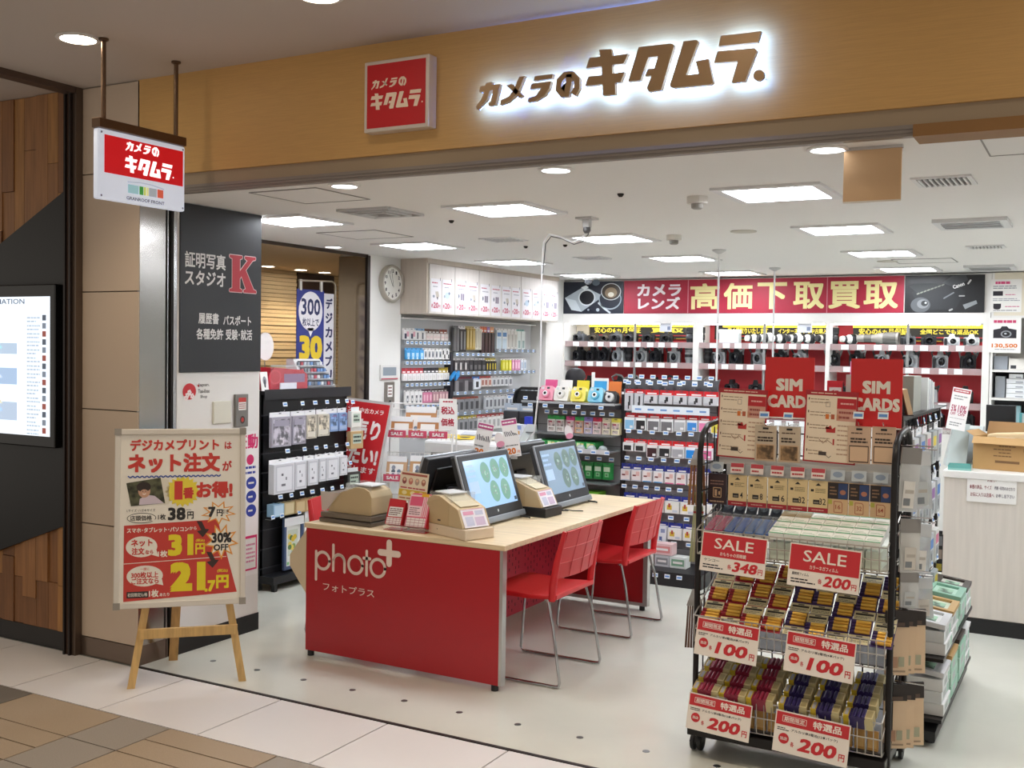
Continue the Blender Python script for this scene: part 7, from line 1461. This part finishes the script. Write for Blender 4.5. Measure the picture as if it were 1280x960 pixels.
# tall boards and magazines that rise behind
def board(name, cat, x, y, z, w, d, h, c, lab, rz=0., group=None, rot=None):
    f = thing(name, lab, cat, RF.at(x, y, z), rz, group, rot); MB().box(-w/2, w/2, -d/2, d/2, 0, h, M(c, .5)).build('cover', f); return f
f = board('album', 'album', .30, .74, 1.405, .06, .22, .16, '#a3a69c', 'grey green album first in the upright row on top of the grid rack')
for i in range(4): board('album', 'album', .275, .90+.06*i, 1.405, .16, .04, .15-.008*i, ('#e3e6e4', '#d8dbdc', '#c6cacc', '#dfe0dd')[i], '%s pale album in the upright row on top of the grid rack' % ORD[i], group='pale albums on the grid rack')
for i in range(2): board('pink_pouch', 'pouch', .03+.055*i, .88, 1.405, .05, .03, .22, '#e28ab0', '%s pink pouch standing behind the red boards' % ORD[i], group='pink pouches')
for i in range(2): board('white_pouch', 'pouch', .06+.06*i, .66, 1.405, .055, .03, .16, '#c9c6bd', '%s grey white pouch standing before the pink ones' % ORD[i], group='grey white pouches')
MB().box(-.58, .55, -.06, .09, 1.401, 1.405, M('#26262a', .4)).build('top_tray', g2)
MB().box(-.4, .35, .1, .36, 1.385, 1.405, M('#26262a', .4)).build('top_tray', g2)
f = thing('small_sign', 'small red and white sign peeking out between the two red boards', 'sign', RF.at(-.02, .66, 1.405)); MB().box(-.035, .035, -.002, .002, 0, .13, M('#d0303c', .5)).build('card', f); MB().rect(-.025, .03, .03, .1, -.003, PAPER).text('印', .0, .065, .035, .045, -.0035, M('#c0303c', .5), .02).build('print', f)
f = thing('book', 'dark book leaning with cream ones at the end of the sale rack', 'book', RF.at(.30, .45, 1.406), math.radians(20), None, (0, math.radians(-12), math.radians(20))); MB().box(-.012, .012, -.06, .06, 0, .12, M('#232326', .5)).build('cover', f)
f = thing('book', 'cream book leaning against the dark one', 'book', RF.at(.335, .45, 1.406), math.radians(20), None, (0, math.radians(-14), math.radians(20))); MB().box(-.01, .01, -.06, .06, 0, .11, M('#d9c9a0', .5)).build('cover', f)
f = thing('price_leaflet', 'small black and yellow leaflet hung low on the grid rack post', 'leaflet', (-.755, 5.99, .52), math.radians(10)); MB().box(-.03, .04, -.002, .002, 0, .2, M('#2b2b2e', .5)).build('sheet', f); m = MB()
m.rect(-.026, .036, .14, .19, -.003, M('#8a8a8e', .5)); m.rect(-.026, .036, .07, .12, -.003, M('#b9a89a', .5)); m.rect(-.026, .036, .008, .045, -.003, M('#c9b84a', .5)); m.build('print', f)

# ================================================================ service counter
CW = M('#d8d0c6', .5, kind='woodf')
t = thing('service_counter', 'long pale wood counter with white top at the shop side', 'counter', (-.83, 6.914, 0))
MB().box(0, 2.6, .012, .62, .09, .925, CW).build('body', t); MB().box(-.008, 2.61, -.006, .64, .925, .967, M('#eceae6', .35)).build('countertop', t, bev=.003); MB().box(.0, 2.6, .0, .6, 0, .09, BLACK).build('kick_plate', t)
for x in (.0, .9, 1.8): MB().box(x+.002, x+.898, .004, .012, .095, .923, CW).build('front_panel', t)
t = thing('counter_notice', 'white notice with dark red and grey writing on the counter front', 'notice', (-.565, 6.915, .79)); MB().box(-.135, .135, -.003, -.001, 0, .155, PAPER).build('sheet', t)
m = MB(); y = -.0042; DR = M('#8a2a34', .6); m.text('お願い', 0, .132, .05, .016, y, DR, .012); m.text('本棚の商品、サイズ', -.06, .09, .12, .026, y, DR, .012); m.text('撮影･印刷のおさわり', .07, .09, .11, .022, y, M('#4a3a50', .6), .012); m.text('お気に入りは店員へ', -.05, .045, .13, .026, y, DR, .012); m.text('お申し出下さい', .075, .045, .1, .022, y, M('#4a3a50', .6), .012); m.build('lettering', t)
t = thing('cardboard_box', 'open brown cardboard box on the counter', 'box', (-.50, 7.22, .968), math.radians(-12))
BC = M('#b9925e', .8); m = MB().box(-.17, .17, -.13, .13, 0, .006, BC).box(-.17, .17, -.13, -.126, .006, .2, BC).box(-.17, .17, .126, .13, .006, .2, BC).box(-.17, -.166, -.126, .126, .006, .2, BC).box(.166, .17, -.126, .126, .006, .2, BC); m.build('walls', t)
MB().hexa([(-.17, -.13, .2), (.17, -.13, .2), (.17, -.127, .2), (-.17, -.127, .2), (-.168, -.165, .16), (.168, -.165, .16), (.168, -.162, .16), (-.168, -.162, .16)], M('#c49e6a', .8)).build('flap', t)
MB().hexa([(-.17, .126, .2), (.17, .126, .2), (.17, .13, .2), (-.17, .13, .2), (-.165, .15, .28), (.165, .15, .28), (.165, .153, .28), (-.165, .153, .28)], M('#a8845a', .8)).build('flap', t)
MB().hexa([(-.17, -.126, .2), (-.166, -.126, .2), (-.166, .126, .2), (-.17, .126, .2), (-.22, -.12, .23), (-.217, -.12, .23), (-.217, .12, .23), (-.22, .12, .23)], M('#b08a58', .8)).build('flap', t)
m = MB(); 
for k in range(4): m.lines(-.02-.03*(k % 2), .08+.02*(k % 2), .14-.02*k, .155-.02*k, 1, -.1306, M('#7a5a38', .7))
m.rect(-.04, .1, .045, .06, -.1306, M('#7a5a38', .7)); m.rect(.12, .16, .12, .14, -.1306, M('#8a6a48', .7)); m.build('print', t)
t = thing('packing_bundle', 'tan and white padded packet inside the open cardboard box', 'packet', (-.49, 7.24, .98), math.radians(-14)); MB().hexa([(-.14, -.09, .0), (.14, -.09, 0), (.14, .09, 0), (-.14, .09, 0), (-.12, -.07, .2), (.12, -.07, .22), (.12, .08, .22), (-.12, .08, .2)], M('#d9c096', .7)).build('packet', t, bev=.01); MB().box(-.06, .05, -.086, -.084, .16, .185, M('#ece8e0', .6)).build('label', t, rot=(0, 0, 0))
t = thing('small_monitor', 'dark small screen standing behind the cardboard box', 'monitor', (-.58, 7.62, .968), math.radians(-10)); MB().box(-.09, .09, -.012, .012, .2, .375, M('#1d1f22', .3)).build('screen', t, bev=.003); MB().box(-.02, .02, .012, .03, .02, .28, BLACK).build('stem', t); MB().box(-.07, .07, -.05, .09, 0, .015, BLACK).build('foot', t)
t = thing('teal_folder', 'teal and grey folder standing behind the dark screen', 'folder', (-.36, 7.48, .968), math.radians(-15)); MB().box(-.1, .1, -.01, .01, 0, .33, M('#b9c2c4', .4)).build('board', t); MB().box(-.104, -.088, -.012, .012, 0, .335, M('#4f9aa0', .4)).build('spine', t)
t = thing('discount_card', 'white leaflet with crimson percentages leaning on a clear stand on the counter', 'card', (-.79, 7.20, .968), math.radians(12))
MB().hexa([(-.07, -.02, .0), (.05, -.02, 0), (.05, .16, 0), (-.07, .16, 0), (-.02, .1, .26), (.08, .1, .26), (.08, .11, .26), (-.02, .11, .26)], M('#b9c4c2', .3)).build('stand', t)
ml = Matrix.Translation((-.02, -.02, .23)) @ Matrix.Rotation(math.radians(10), 4, 'Y') @ Matrix.Rotation(math.radians(-16), 4, 'X')
MB().box(-.055, .055, -.002, .002, 0, .27, M('#e9e6e4', .5)).xf(ml).build('card', t); m = MB(); y = -.003
m.rect(-.05, .05, .24, .262, y, M('#b8505a', .5)); m.lines(-.04, .04, .244, .258, 1, y-.0004, PAPER); m.lines(-.04, .04, .19, .225, 2, y, M('#9a9a9a', .5)); m.text('5%', -.03, .135, .03, .045, y, M('#a83a5a', .5), .02); m.text('OFF', -.03, .1, .03, .018, y, M('#a83a5a', .5), .02); m.text('10%', .02, .135, .05, .05, y, M('#a83a5a', .5), .02); m.text('OFF', .02, .1, .04, .018, y, M('#a83a5a', .5), .02); m.lines(-.045, .045, .07, .074, 1, y, INK); m.lines(-.04, .04, .02, .05, 2, y, M('#8a8a8a', .5)); m.xf(ml).build('print', t)
t = thing('leaflet_stand', 'grey sloping leaflet stand behind the discount leaflet', 'stand', (-.74, 7.43, .968), math.radians(-20)); MB().hexa([(-.06, -.06, 0), (.06, -.06, 0), (.06, .1, 0), (-.06, .1, 0), (-.05, .07, .24), (.05, .07, .24), (.05, .09, .24), (-.05, .09, .24)], M('#cfd4d2', .4)).build('body', t); MB().hexa([(-.045, -.07, .02), (.045, -.07, .02), (.045, -.063, .02), (-.045, -.063, .02), (-.04, .04, .22), (.04, .04, .22), (.04, .047, .22), (-.04, .047, .22)], M('#8d9698', .4)).build('leaflet', t)
t = thing('money_tray', 'teal rimmed glass tray on the counter edge', 'tray', (-.80, 7.02, .968), math.radians(5)); MB().box(-.02, .11, -.07, .07, 0, .012, M('#8fc4bc', .15)).build('base', t); m = MB(); G_ = M('#6fb0a8', .15); m.box(-.02, .11, -.07, -.064, .012, .03, G_).box(-.02, .11, .064, .07, .012, .03, G_).box(-.02, -.014, -.064, .064, .012, .03, G_).box(.104, .11, -.064, .064, .012, .03, G_); m.build('rim', t)
